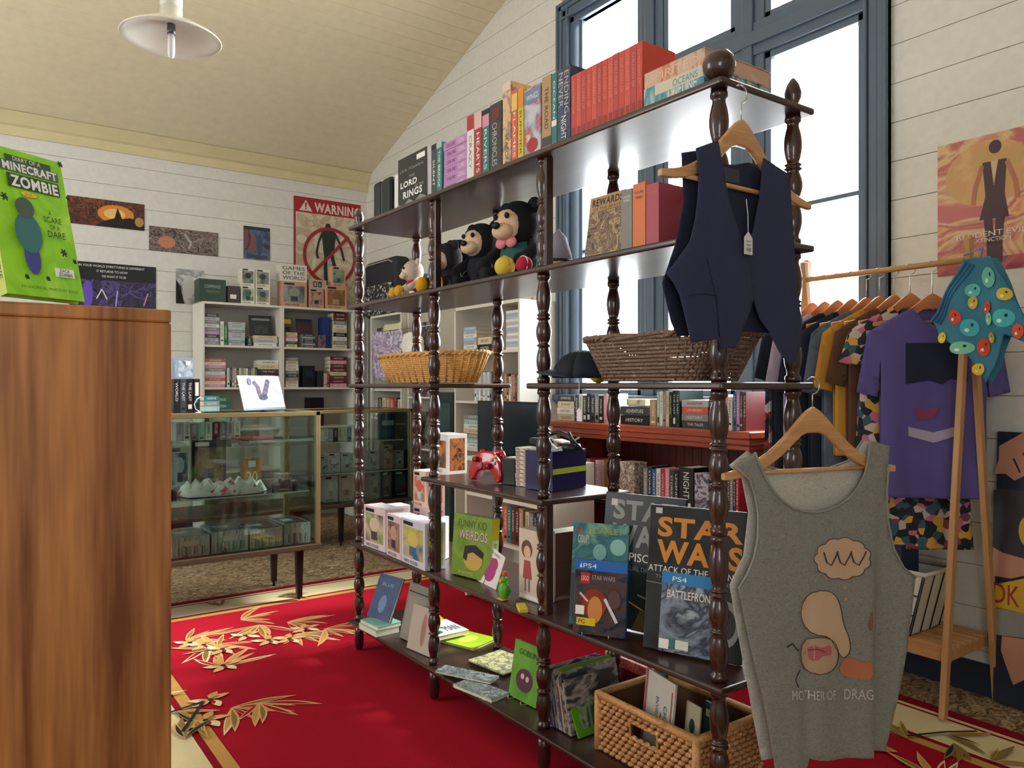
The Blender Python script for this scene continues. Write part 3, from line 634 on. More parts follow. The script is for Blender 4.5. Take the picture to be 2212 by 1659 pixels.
for i, (a0, b0, zt, fc, cols) in enumerate(((692, 708, .13, 'c8ccd0', ['8a9098', 'c0c4c8', '60686e']), (709, 735, .15, 'e0e2e2', ['2a3030', 'e8e8e8', '9aa0a0']), (737, 764, .14, 'c4c6c8', ['8a8c90', 'd4d4d4', '5c6064']), (798, 820, .15, 'b4bcbc', ['8a5a5c', 'c8c8c8', '60807c']), (828, 848, .19, 'c8a890', ['c09070', 'e0b890', '8a5c40']), (855, 872, .14, 'a4b0b4', ['7a8a90', 'c0ccd0', '50606a']))):
    ya, yb_, _, _ = rectX(a0, 900, b0, 990, C2)
    figure_box(FX(Vector((C2, ya, .5605))), yb_ - ya, .08, zt, fc, cols, ['small grey box on the far case middle shelf by the near case', 'white box with black mark on the far case middle shelf', 'pale grey box on the far case middle shelf', 'grey and pink box on the far case middle shelf', 'tan box on the far case middle shelf', 'blue grey box on the far case middle shelf corner'][i], 'small boxes on the far case middle shelf', txt='COLLECT')
spines('X', C2, 700, 885, 760, 915, .8005, 6, ['white', 'pale blue', 'navy', 'cream', 'white', 'grey'], 'cd_case', 'small case', 'on the top glass shelf of the far case', 'cases on the far case top shelf', d=.1, h=.1)
slab('game_box', FX(Vector((C2, onX(822, 900, C2).y, .8005))), .13, .06, .2, mat('18304c', .3), 'dark blue box standing on the far case top shelf', [('r', .1, .55, .9, .75, mat('8aa0b4', .3)), ('r', .1, .1, .9, .4, mat('284a6c', .3))], None, 'box')
# on top of the near case
ZT = CZ + .0005
cdm = BLK
spines('X', -4.3, 375, 818, 418, 888, ZT, 3, ['black', 'dark grey', 'black'], 'boxed_book', 'thick book with grey blocks on its spine', 'on the near glass case', 'black volumes on the near case', d=.15, jit=.0, h=.178)
ya = onX(419, 850, -4.3).y
book('boxed_book', FX(Vector((-4.3, ya, ZT))), .03, .18, .15, BLK, 'black book with white and green spine marks at the row end on the near glass case', [('r', .2, .5, .8, .9, WHT), ('r', .3, .3, .7, .45, cmat('teal'))], None, 'book')
y0 = onX(376, 800, -4.3).y
slab('boxed_game', FX(Vector((-4.31, y0, ZT + .180))), .1, .14, .108, mat('8a9ab0', .4), 'blue grey boxed game lying across the black books on the near case', [('r', .05, .1, .95, .9, pic(['5a6a84', 'c4d0e0', '8a9ab4', 'e4e8ee'], 12, 'landscape_print')), ('r', .6, .68, .85, .86, WHT)], None, 'box')
b = MB(); rr = thing('bow_ornament', 'small white curved ornament on the near glass case before the bookcase', 'ornament', T(-4.28, onX(428, 870, -4.28).y, ZT))
MB().tube([(.0, .012, .003), (0, -.012, .02), (0, -.02, .045), (0, -.008, .07), (0, .012, .085)], .0025, 6).build('curved_arm', WHT, rr); MB().lathe([(.014, 0), (.014, .004), (.003, .006)], 12).build('ornament_foot', WHT, rr)
# easel card with printed drawing
Md, wd_, hd_ = card3((528, 888), (617, 884), (512, 812), ZT, 15, .004)
sk = [('r', 0, 0, 1, 1, pic(['d8e0f2', 'e6ecf8', 'cfdcf0', 'e0d8f0'], 5, 'pale_wash')), ('r', .0, .0, 1, .06, mat('8aa0b8', .4))]
for k in range(7):
    t = k / 6; sk += [('e', .36 + .12 * t + .02 * math.sin(k), .78 - .42 * t, .05, .07, mat(('6a6478', '8a6a80')[k % 2], .5)), ('e', .68 - .15 * t, .82 - .42 * t, .055, .08, mat(('5c607c', '7c7488')[k % 2], .5))]
sk += [('e', .24, .82, .045, .11, mat('8480a0', .5)), ('e', .5, .36, .1, .08, mat('4c4860', .5))] + [('line', [(.5, .34), (.2, .08)], .002, mat('7a9ab4', .5)), ('line', [(.52, .34), (.85, .12)], .002, mat('7a9ab4', .5)), ('line', [(.75, .7), (.97, .3)], .002, mat('9a90b8', .5))]
o = slab('art_card', Md, wd_, .004, hd_, mat('dfe6f4', .4), 'pale blue card with a purple figure drawing propped on the glass case', sk, None, 'picture')
MB().tube([(wd_ * .5, .005, .002), (wd_ * .5, .035, .0), ], .003, 6).tube([(wd_ * .5, .005, hd_ * .7), (wd_ * .5, .036, .0)], .003, 6).build('prop_stand', mat('3c3c44', .4), o)
pile('X', -4.5, 440, 855, 475, 885, ZT, 3, ['pale teal', 'grey', 'teal'], 'cd_case', 'disc case', 'on the near glass case', 'disc cases lying on the near case', d=.12)
# ================================================================ tall white bookcase on the eave wall
wm = mat('dedbd2', .4)
BX, BB = -6.75, -7.075
bz = [.0, .50, .86, 1.215, 1.575, 1.94]
bc = thing('white_bookcase', 'tall white bookcase with two bays behind the glass cases', 'bookcase', T(0, 0, 0))
BY0, BYM, BY1 = 1.655, 2.335, 3.03
MB().box(BB, BY0, 0.0, BX, BY0 + .02, bz[5]).build('side_panel', wm, bc, bev=.002); MB().box(BB, BY1 - .02, 0.0, BX, BY1, bz[5]).build('side_panel', wm, bc, bev=.002)
MB().box(BB, BYM - .018, 0.0, BX, BYM + .018, bz[5] - .02).build('divider', wm, bc, bev=.002)
MB().box(BB, BY0 + .02, bz[5] - .02, BX, BY1 - .02, bz[5]).build('bookcase_top', wm, bc, bev=.002)
MB().box(BB, BY0 + .02, .0, BB + .006, BY1 - .02, bz[5] - .02).build('back_panel', mat('c4c2ba', .6), bc)
for z in bz[1:5]:
    for a0, b0 in ((BY0 + .02, BYM - .018), (BYM + .018, BY1 - .02)): MB().box(BB + .006, a0, z - .018, BX, b0, z).build('shelf', wm, bc, bev=.0015)
Xc = BX - .03
S1_, S2_, S3_ = bz[4] + .0005, bz[3] + .0005, bz[2] + .0005
ul, ur, ml, mr_ = 'in the upper bay beside the side panel', 'in the upper bay past the divider', 'in the middle bay beside the side panel', 'in the middle bay past the divider'
def stack2(x0, x1, ytop, zb, n, cols, place, what='disc case', grp=None, name='cd_case', cat='disc case', h=None, d=.15): pile('X', Xc, x0, ytop, x1, 900, zb, n, cols, name, what, place, grp or f'{what}s {place}', d, h or (onX((x0 + x1) / 2, ytop, Xc).z - zb))
stack2(441, 474, 677, S1_, 9, ['grey', 'pale grey', 'dark grey', 'lilac', 'grey', 'white'], 'against the side panel in the upper bay')
spines('X', Xc, 476, 681, 484, 745, S1_, 1, ['white'], 'game_case', 'game case', 'beside the grey cases in the upper bay', None, .13, h=.21)
spines('X', Xc, 484, 695, 492, 745, S1_, 1, ['green'], 'game_case', 'game case', 'between stacked cases in the upper bay', None, .13, h=.185)
stack2(493, 530, 696, S1_, 9, ['pale grey', 'grey', 'pale teal', 'pale grey'], 'in the middle of the upper bay')
stack2(547, 600, 725, S1_, 3, ['white', 'pale grey', 'cream'], 'under the black book in the upper bay', 'thick book', name='book', cat='book')
a_, b_, _, _ = rectX(545, 680, 594, 720, Xc); slab('leaning_book', FX(Vector((Xc - .06, a_, S1_ + (onX(572, 725, Xc).z - S1_)))) @ RX(-12), b_ - a_, .012, .185, mat('22262a', .35), 'dark book leaning on the white books in the upper bay', [('r', .1, .75, .9, .85, cmat('grey')), ('r', .2, .1, .8, .5, pic(['14181a', '3a4042', '222a28'], 14))], None, 'book')
spines('X', Xc, 534, 727, 545, 745, S1_, 1, ['dark green'], 'game_case', 'small box', 'beside the white books in the upper bay', None, .1, h=.075)
stack2(618, 643, 718, S1_, 5, ['cream', 'brown', 'white', 'pink'], 'at the divider in the upper bay', 'book', name='book', cat='book')
slab('leaning_book', FX(Vector((Xc - .07, onX(618, 700, Xc).y, S1_ + .13))) @ RX(-10), .085, .01, .145, mat('4a4a24', .35), 'olive book leaning above the books at the divider', [('r', .1, .6, .9, .9, cmat('yellow')), ('r', .2, .1, .8, .4, BLK)], None, 'book')
stack2(653, 682, 722, S1_, 6, ['dark grey', 'grey', 'dark grey'], 'past the divider in the upper bay')
slab('leaning_book', FX(Vector((Xc - .07, onX(647, 700, Xc).y, S1_ + .118))) @ RX(-10), .15, .012, .15, mat('3a2c34', .35), 'maroon book with navy top leaning over the dark cases in the upper bay', [('r', 0, .78, 1, 1, cmat('navy')), ('r', .1, .4, .9, .55, cmat('maroon'))], None, 'book')
slab('blue_box', FX(Vector((Xc - .02, onX(701, 700, Xc).y, S1_ + .0))), .065, .14, .29, mat('1c3c7c', .35), 'tall deep blue box in the upper bay past the divider', None, None, 'box')
slab('photo_card', FX(Vector((Xc, onX(688, 700, Xc).y, S1_ ))), .07, .03, .12, pic(['3a3040', '8a6070', '5c5470'], 20), 'small dark picture box before the blue box', None, None, 'box')
stack2(720, 750, 676, S1_, 9, ['cream', 'grey', 'white', 'navy', 'cream', 'white', 'grey', 'brown', 'maroon'], 'at the end of the upper bay', 'book', name='book', cat='book')
# middle shelf
stack2(442, 488, 775, S2_, 9, ['pink', 'white', 'coral', 'pale grey', 'white', 'grey'], 'against the side panel in the middle bay', 'game box')
spines('X', Xc, 491, 782, 556, 838, S2_, 13, ['white', 'dark grey', 'grey', 'cream', 'dark green', 'white', 'grey', 'cream'], 'game_case', 'game case', 'in the row on the middle shelf', 'game cases on the middle shelf', .12, h=.175)
stack2(557, 603, 778, S2_, 6, ['purple', 'black', 'maroon', 'dark grey', 'cream', 'white'], 'before the divider on the middle shelf', 'game box', name='game_box', cat='box')
stack2(617, 645, 772, S2_, 9, ['white', 'cream', 'grey', 'dark grey', 'grey', 'white'], 'past the divider on the middle shelf', 'book', name='book', cat='book')
slab('dark_box', FX(Vector((Xc, onX(655, 800, Xc).y, S2_))), .11, .1, .195, mat('15161c', .3), 'black box standing on the middle shelf past the divider', [('r', .2, .5, .8, .8, cmat('navy'))], None, 'box')
slab('dark_box', FX(Vector((Xc, onX(686, 800, Xc).y, S2_))), .06, .1, .15, mat('2a2c34', .3), 'dark grey box beside the black box on the middle shelf', None, None, 'box')
spines('X', Xc, 699, 800, 711, 838, S2_, 3, ['cream', 'pink', 'brown'], 'game_case', 'thin book', 'beside the grey box on the middle shelf', 'thin books on the middle shelf', .12, h=.13)
stack2(713, 750, 770, S2_, 8, ['pink', 'maroon', 'brown', 'cream', 'maroon', 'brown'], 'at the end of the middle shelf', 'book', name='book', cat='book')
stack2(452, 498, 856, S3_, 5, ['green', 'pale teal', 'grey', 'teal'], 'against the side panel on the lower shelf')
spines('X', Xc, 500, 855, 520, 900, S3_, 3, ['pink', 'white', 'grey'], 'game_case', 'game case', 'on the lower shelf', 'game cases on the lower shelf', .12, h=.16)
slab('dark_box', FX(Vector((Xc, onX(668, 850, Xc).y, S3_))), .14, .12, .26, mat('16101a', .3), 'black box with a dim pink print alone on the lower shelf', [('e', .6, .45, .25, .2, mat('5c3440', .4))], None, 'box')
# on top of the bookcase
ZB = bz[5] + .0005; Xt = BX - .02
ya, yb_, _, zt = rectX(430, 603, 488, 652, Xt); slab('green_tin', FX(Vector((Xt, ya, ZB))), yb_ - ya, .16, zt - ZB, mat('24402e', .35), 'dark green box with a pale title on the white bookcase', [('t', 'COMMAND', .2, .6, .8, .75, mat('9ab89c', .4)), ('t', 'COLLECTION', .25, .4, .75, .5, mat('7a9a7c', .4))], None, 'box')
ya, yb_, _, zt = rectX(492, 618, 518, 650, Xt); slab('small_box', FX(Vector((Xt, ya, ZB))), yb_ - ya, .1, zt - ZB, mat('3c2c30', .4), 'small dark brown box beside the dark green one on the white bookcase', [('r', .2, .25, .7, .5, WHT)], None, 'box')
k = 0
for (a0, b0) in ((521, 551), (552, 584)):
    for (t0, c0) in ((615, 655), (573, 613)):
        ya, yb_, zz, zt = rectX(a0, t0, b0, c0, Xt); hgt = .155
        zz = ZB + (0 if t0 == 615 else hgt + .0005)
        figure_box(FX(Vector((Xt, ya, zz))), (yb_ - ya) * .98, .1, hgt, 'dcdccb', [['c8c040', '3c6a3c', '2c3438'], ['5a8a4a', '2a2a2e', '8a8c70'], ['c0b438', '4a4c50', '7c8a40'], ['b8a83c', '38403c', '6a7058']][k],
                   ['lower white figure box with green print on the white bookcase, nearer the dark tin', 'upper white figure box with green print on the white bookcase, nearer the dark tin', 'lower white figure box with yellow print farther from the dark tin', 'upper white figure box with yellow print farther from the dark tin'][k], 'white and yellow figure boxes', txt='FIGURE'); k += 1
def tb(x0, y0, x1, y1, fc, cols, label, d=.1, zb=None, dX=0, txt=None):
    ya, yb_, zz, zt = rectX(x0, y0, x1, y1, Xt - dX); z_ = ZB if zb is None else zb
    figure_box(FX(Vector((Xt - dX, ya, z_))), (yb_ - ya) * .98, d, zt - z_, fc, cols, label, 'figure boxes under the warning poster', txt=txt); return zt
z1_ = tb(608, 609, 664, 660, 'c8937c', ['4a4040', '8a9088', '3c4648'], 'wide orange figure box on the white bookcase under the word box', .12)
ya, yb_, _, zt = rectX(606, 570, 664, 606, Xt); slab('word_box', FX(Vector((Xt, ya, z1_ + .0005))), (yb_ - ya) * .98, .12, .155, mat('d8d6c8', .4), 'white box printed with black words atop the wide orange box', [('t', 'GAMES', .08, .68, .92, .88, BLK), ('t', 'OF THE', .08, .4, .92, .6, BLK), ('t', 'WORLD', .08, .12, .92, .32, BLK)], None, 'box')
z1_ = tb(668, 624, 700, 662, 'c8907c', ['3c3434', 'b89080', '2c3030'], 'small orange figure box on the white bookcase between two larger ones', .1)
slab('number_box', FX(Vector((Xt - .01, onX(668, 610, Xt).y, z1_ + .0005))), .17, .1, .085, mat('b4a890', .4), 'grey box with two black number squares on the white bookcase', [('r', .25, .2, .45, .8, BLK), ('t', '1', .32, .3, .38, .7, WHT), ('r', .52, .2, .72, .8, BLK), ('t', '6', .57, .3, .66, .7, WHT)], None, 'box')
z1_ = tb(703, 618, 750, 664, 'd4a488', ['3c5a4c', '8a5c3c', 'b0906c'], 'orange figure box with green print at the end of the white bookcase', .12)
tb(717, 576, 747, 616, 'd4a48c', ['3c7a5c', '8a9c80', '2c5c4c'], 'small peach figure box atop the orange one with green print', .1, z1_ + .0005)
# ================================================================ wall posters on the eave wall
def posterX(px0, pyt, px1, pyb, base, layers, label, name='poster'):
    a0, b0 = onX(px0, pyt, XW + .004).y, onX(px1, pyt, XW + .004).y; zt, zb = onX(px0, pyt, XW + .004).z, onX(px0, pyb, XW + .004).z
    b = MB(); w, h = b0 - a0, zt - zb; b.box(0, 0, 0, w, .0015, h); o = b.build(name, base, None, FX(Vector((XW + .0055, a0, zb)))); tag(o, label, 'poster')
    if layers: art('poster_print', w, h, layers, o)
    return o
posterX(145, 421, 312, 481, pic(['2a1410', '6a3420', '1c1014', '8a4a2c', '3a1c18'], 7, 'battle_scene', dist=3), [('e', .62, .5, .24, .34, mat('d88a3c', .4)), ('e', .6, .5, .14, .2, mat('f0c070', .4)), ('p', [(.35, 0), (1, 0), (1, .3), (.8, .42), (.7, .35), (.64, .75), (.6, .35), (.45, .2)], mat('1c1010', .4)), ('e', .93, .3, .06, .18, mat('b88a50', .4))], 'wide poster with a glowing orange sunset on the eave wall')
posterX(322, 487, 471, 540, pic(['1c1a20', '4a3c3c', '8a7468', '2a2830', 'a8988c', '241c20'], 9, 'crowded_dark_scene', dist=4), [('e', .25, .4, .12, .25, mat('c0805c', .4)), ('line', [(.5, .8), (.6, .45), (.56, .2)], .02, mat('a8a4a4', .4)), ('line', [(.62, .5), (.8, .7)], .015, mat('8c8888', .4))], 'wide dark grey battle poster on the eave wall')
posterX(526, 487, 583, 558, pic(['2a3a5c', '5c6c8c', '1c2438', '8a4438', '3c4c70'], 7, 'movie_sheet', stretch=(1, 1, .4)), [('r', .0, .9, 1, 1, mat('2c3038', .4)), ('r', .1, .04, .9, .14, mat('38405a', .4)), ('e', .35, .45, .1, .3, mat('8a4c48', .4)), ('e', .6, .45, .12, .32, mat('3c4c6c', .4))], 'small blue film poster on the eave wall beside the warning poster')
rd = mat('a02430', .45); wl = [('r', 0, .86, 1, 1, rd), ('r', 0, .0, .03, .86, rd), ('T', 'WARNING', .3, .875, .99, .965, mat('e4cfc4', .5)), ('p', [(.08, .875), (.27, .875), (.175, .975)], mat('e4cfc4', .5)), ('p', [(.165, .91), (.185, .91), (.19, .95), (.16, .95)], rd), ('e', .175, .897, .012, .008, rd)]
sil = mat('23302a', .5); wl += [('e', .5, .755, .04, .028, sil), ('p', [(.4, .7), (.46, .73), (.56, .73), (.62, .7), (.60, .58), (.58, .48), (.44, .48), (.42, .58)], sil), ('line', [(.42, .7), (.36, .6), (.33, .5), (.35, .45)], .022, sil), ('line', [(.6, .7), (.68, .6), (.72, .5), (.74, .45)], .022, sil), ('line', [(.47, .5), (.46, .38), (.47, .24), (.45, .2)], .035, sil), ('line', [(.55, .5), (.6, .38), (.63, .28), (.66, .26)], .035, sil),
      ('ring', .53, .48, .40, .27, .88, rd), ('line', [(.26, .30), (.81, .68)], .03, rd)]
posterX(634, 422, 779, 660, pic(['c8bca4', 'd8cdb4', 'b0a088', 'd2c4ac'], 5, 'stained_paper'), wl, 'red and cream warning poster with a barred figure over the bookcase')
posterX(150, 562, 337, 662, pic(['1a1628', '3a2c5c', '14121c', '5a4a8c', '221c38'], 6, 'purple_stage', dist=3), [('p', [(0, .62), (1, .62), (1, 1), (0, 1)], mat('1c1c24', .4)), ('t', 'IN YOUR WORLD EVERYTHING IS DIFFERENT', .1, .9, .86, .95, WHT), ('t', 'IT RETURNS TO HOW', .3, .79, .66, .84, WHT), ('t', 'WE WANT IT TO BE', .36, .68, .64, .73, WHT), ('e', .2, .3, .06, .3, mat('6a50c0', .4)), ('line', [(.3, .2), (.36, .42), (.42, .2)], .008, WHT), ('line', [(.52, .05), (.54, .4)], .01, mat('b0a8e0', .4)), ('line', [(.85, .1), (.9, .38)], .01, mat('c0a0b0', .4))], 'purple concert poster with white lines of text on the eave wall')
posterX(380, 580, 440, 655, pic(['3a3c40', 'c8c8c8', '8a8c8e', 'e0e0de'], 2.4, 'grey_photo', dist=2), [('e', .45, .5, .22, .34, mat('c4c6c6', .5)), ('p', [(0, 0), (.3, 0), (.15, .5), (0, .7)], mat('1c1c20', .5)), ('p', [(.7, 0), (1, 0), (1, .6), (.8, .4)], mat('17181a', .5))], 'grey misty photograph poster behind the dark green tin')
# ================================================================ low red-brown bookcase under the window
rw = wood('8a3418', 'b85030', 'X', 1.2, .35, 'cherry_wood', coat=.3); rwd = wood('3c140c', '7c3020', 'Z', 1.5, .45, 'cherry_back_boards')
L0, L1 = -3.63, -2.20
rb = thing('cherry_bookcase', 'low reddish brown bookcase with a moulded top below the window', 'bookcase', T(0, 0, 0))
MB().box(L0 - .01, 2.89, .985, L1 + .01, 3.295, 1.02).box(L0, 2.905, .955, L1, 3.295, .985).box(L0 + .012, 2.918, .93, L1 - .012, 3.295, .955).build('moulded_top', rw, rb, bev=.007, seg=3)
for x in (L0 + .02, L1 - .045): MB().box(x, 2.93, .0168, x + .025, 3.29, .93).build('side_panel', rw, rb, bev=.002)
b = MB(); n = 22; w_ = (L1 - L0 - .09) / n
for i in range(n): b.box(L0 + .045 + i * w_, 3.275, .0168, L0 + .045 + (i + 1) * w_ - .003, 3.29, .93)
b.build('back_boards', rwd, rb, bev=.002)
for z in (.10, .61): MB().box(L0 + .045, 2.79 if z > .5 else 2.94, z - .022, L1 - .045, 3.275, z).build('shelf', rw, rb, bev=.003)
MB().box(L0 + .02, 2.79, .588, L1 - .02, 2.93, .61).build('shelf_front', rw, rb, bev=.003); MB().box(L0 + .02, 2.80, .0168, L0 + .05, 2.93, .588).build('side_panel', rw, rb, bev=.003); MB().box(L1 - .05, 2.80, .0168, L1 - .02, 2.93, .588).build('side_panel', rw, rb, bev=.003)
ZR = 1.0205; YR = 2.95
pl_ = 'on the low reddish bookcase'
pile('Y', YR, 1203, 853, 1240, 905, ZR, 4, ['cream', 'white', 'cream', 'dark grey'], 'book', 'book', 'at the wall end of the low reddish bookcase', 'books piled at the wall end', .2)
spines('Y', YR, 1242, 850, 1303, 903, ZR, 7, ['dark grey', 'white', 'dark grey', 'black', 'dark grey', 'grey', 'black'], 'book', 'book', pl_, 'dark books on the low bookcase', .16, .1)
spines('Y', YR, 1304, 848, 1318, 910, ZR, 2, ['pink', 'white'], 'book', 'paperback', 'between the dark books and the flat black cases', 'pale paperbacks', .14)
pile('Y', YR, 1338, 878, 1403, 912, ZR, 2, ['black', 'dark grey'], 'box_set', 'box set', 'on the low reddish bookcase', 'flat dark box sets', .22)
slab('loose_papers', FY(Vector((onY(1345, 870, YR).x, YR + .03, ZR + .102))), .14, .12, .035, pic(['d8d0a0', 'e8e0c0', '9aa06c'], 14), 'loose cream papers on the flat dark box sets', None, None, 'papers')
spines('Y', YR, 1404, 862, 1418, 915, ZR, 1, ['tan'], 'book', 'thick book', 'beside the flat box sets', None, .16)
spines('Y', YR, 1419, 845, 1452, 917, ZR, 5, ['pale teal', 'white', 'grey', 'cream', 'dark green'], 'book', 'slim book', 'past the tan book on the low bookcase', 'slim books on the low bookcase', .16, .03)
spines('Y', YR, 1453, 843, 1468, 918, ZR, 2, ['black', 'dark green'], 'book', 'tall book', 'between slim and piled books', 'tall dark books', .18, .02)
pile('Y', YR, 1472, 864, 1530, 920, ZR, 4, ['dark grey', 'grey', 'coral', 'pale grey'], 'book', 'book', 'behind the front post on the low bookcase', 'books piled behind the front post', .2)
spines('Y', YR, 1532, 850, 1582, 925, ZR, 5, ['black', 'green', 'grey', 'pink', 'white'], 'book', 'book', 'past the front post on the low bookcase', 'books past the front post', .16, .1)
spines('Y', YR, 1584, 845, 1612, 928, ZR, 4, ['blue', 'lilac', 'dark grey', 'maroon'], 'book', 'tall book', 'at the rack end of the low bookcase', 'tall books at the rack end', .18, .03)
Z6 = .6105; YS = 2.83
spines('Y', YS, 1255, 990, 1306, 1050, Z6, 8, ['pink', 'maroon', 'pink', 'red', 'red', 'white', 'pink', 'tan'], 'book', 'paperback', 'on the cherry shelf by the lime banded box', 'pink and red paperbacks', .13, .05)
M_, w_, h_ = card3((1340, 1063), (1388, 1068), (1336, 968), Z6, 0)
slab('patterned_box', FY(Vector((onY(1338, 1060, 2.80).x, 2.80, Z6))), .11, .09, .225, pic(['d8cfc0', 'cabfae', '6a4c48', 'dcd4c6'], 34, 'speckled_print'), 'cream box with a brown speckled pattern on the cherry shelf', None, None, 'box')
spines('Y', YS, 1390, 1010, 1466, 1072, Z6, 8, ['grey', 'navy', 'blue', 'white', 'red', 'pink', 'dark grey', 'black'], 'book', 'book', 'past the speckled box on the cherry shelf', 'books past the speckled box', .14, .06)
spines('Y', YS, 1467, 1008, 1500, 1078, Z6, 1, ['black'], 'book', 'thick book with a pale mark', 'on the cherry shelf', None, .14)
slab('comic_figure_box', FY(Vector((onY(1500, 1060, 2.80).x, 2.80, Z6))), .085, .08, .21, pic(['5a5470', 'cfcadc', '2c2838', '8a849c'], 16), 'grey and lilac box on the cherry shelf behind the front post', None, None, 'box')
spines('Y', YS, 1546, 1010, 1596, 1095, Z6, 8, ['dark grey', 'black', 'white', 'navy', 'maroon', 'grey', 'black', 'red'], 'book', 'book', 'under the grey tank top on the cherry shelf', 'books beside the tank top', .14, .1)
# papers under, dark bundle at the end
slab('black_bag', FY(Vector((-3.57, 2.86, Z6))), .2, .14, .22, mat('15161c', .6), 'soft black bag at the wall end of the cherry shelf', None, None, 'bag', bev=.03)
# ================================================================ monitor on a white cabinet
wc = thing('white_cabinet', 'white cabinet with an open lower shelf carrying the black monitor', 'cabinet', T(0, 0, 0))
c0, c1 = -3.78, -3.04; cy0, cy1 = 2.38, 2.72
MB().box(c0, cy0, .80, c1, cy1, .825).build('cabinet_top', wm, wc, bev=.002)
for x in (c0, c1 - .02): MB().box(x, cy0, 0.0168, x + .02, cy1, .80).build('side_panel', wm, wc, bev=.002)
for z in (.62, .38, .1): MB().box(c0 + .02, cy0, z - .018, c1 - .02, cy1, z).build('shelf', wm, wc, bev=.002)
MB().box(c0 + .02, cy1 - .008, .0168, c1 - .02, cy1, .8).build('back_panel', wm, wc)
spines('Y', cy0 + .03, 1088, 1105, 1130, 1172, .3805, 5, ['coral', 'teal', 'brown', 'maroon', 'tan'], 'book', 'book', 'in the white cabinet', 'books in the white cabinet', .14, .03, h=.2)
spines('Y', cy0 + .03, 1135, 1105, 1170, 1172, .3805, 4, ['cream', 'grey', 'navy', 'white'], 'book', 'book', 'behind the boxed doll in the white cabinet', 'pale books in the white cabinet', .14, .03, h=.19)
pile('Y', cy0 + .03, 1088, 1180, 1160, 1215, .1005, 4, ['brown', 'dark grey', 'maroon', 'tan'], 'book', 'flat book', 'low in the white cabinet', 'flat books low in the white cabinet', .2, h=.14)
mo_ = thing('computer_monitor', 'black flat monitor on the white cabinet behind the red controller', 'monitor', frame(vX, vY, vZ, Vector((0, 0, 0))))
pa = onY(1031, 868, 2.5); pb = onY(1160, 868, 2.5); zt = onY(1095, 867, 2.5).z
MB().box(pa.x, 2.5, zt - .305, pb.x + .02, 2.53, zt).build('monitor_housing', mat('0d0e11', .4), mo_, bev=.004)
MB().box(pa.x + .012, 2.497, zt - .292, pb.x + .008, 2.5, zt - .012).build('screen', mat('101a26', .25, spec=.5), mo_)
MB().box((pa.x + pb.x) / 2 - .02, 2.53, .83, (pa.x + pb.x) / 2 + .04, 2.55, zt - .1).box((pa.x + pb.x) / 2 - .1, 2.45, .826, (pa.x + pb.x) / 2 + .12, 2.62, .836).build('monitor_stand', BLK, mo_, bev=.003)
# ================================================================ white bookcase 2 on the window wall and corner stands
X0_, X1_ = -4.88, -4.06; yf, yk = 2.98, 3.305
b2 = thing('white_bookcase', 'white bookcase against the window wall beside the window frame', 'bookcase', T(0, 0, 0))
for x in (X0_, -4.33, X1_ - .02): MB().box(x, yf, 0, x + .02, yk, 1.78).build('side_panel' if x != -4.33 else 'divider', wm, b2, bev=.002)
MB().box(X0_ + .02, yf, 1.78, X1_, yk, 1.80).build('bookcase_top', wm, b2, bev=.002)
MB().box(X0_ + .02, yk - .006, 0, X1_ - .02, yk, 1.78).build('back_panel', wm, b2)
for z in (1.47, 1.12, .78, .1):
    for a0, b0 in ((X0_ + .02, -4.33), (-4.31, X1_ - .02)): MB().box(a0, yf, z - .018, b0, yk - .006, z).build('shelf', wm, b2, bev=.002)
YQ = yf + .03
pile('Y', YQ, 1000, 706, 1029, 748, 1.4705, 7, ['pale blue', 'white', 'pale grey'], 'cd_case', 'disc case', 'in the window wall bookcase under the monitor line', 'pale disc cases by the window wall', .13)
pile('Y', YQ, 1031, 728, 1062, 748, 1.4705, 2, ['black', 'cream'], 'cd_player', 'flat player', 'on the upper window wall shelf', 'flat players', .18)
pile('Y', YQ, 1092, 670, 1123, 750, 1.4705, 14, ['white', 'pale grey', 'pale blue', 'white', 'pale grey'], 'cd_case', 'disc case', 'past the divider of the window wall bookcase', 'tall pile of white disc cases', .13, txt=False)
spines('Y', YQ, 1090, 770, 1122, 812, 1.1205, 7, ['tan', 'brown', 'cream', 'grey', 'coral', 'dark grey', 'pale grey'], 'game_case', 'game case', 'on the middle window wall shelf', 'mixed game cases by the window wall', .13, .1, h=.19)
spines('Y', YQ, 1025, 780, 1062, 812, 1.1205, 8, ['white', 'pale blue', 'white', 'grey'], 'game_case', 'slim game case', 'beside the divider on the middle window wall shelf', 'white game cases by the window wall', .13, .05, h=.21)
slab('blue_bin', FY(Vector((onY(1085, 850, YQ).x, YQ, .7805))), .16, .15, .2, mat('2c7cb0', .4), 'bright blue bin on the window wall bookcase above the monitor', None, None, 'bin')
pile('Y', YQ, 1000, 836, 1062, 868, .7805, 7, ['white', 'pale teal', 'grey', 'cream'], 'cd_case', 'flat case', 'low beside the monitor on the window wall shelf', 'flat cases beside the monitor', .13, h=.24)
# red tassel
tz = onY(1151, 670, YW - .01)
tas = thing('red_ornament', 'red knotted paper ornament hanging on the cream wall beside the window', 'ornament', T(tz.x, YW - .016, tz.z))
MB().lathe([(.002, -.07), (.035, -.068), (.03, -.03), (.012, -.005), (.03, .02), (.032, .05), (.01, .07), (.002, .09)], 12, sy=.35).build('paper_lobes', mat('c02a34', .5), tas)
MB().cyl((0, 0, .085), (0, .006, .12), .0015).build('hanging_thread', mat('8a1c24', .5), tas)
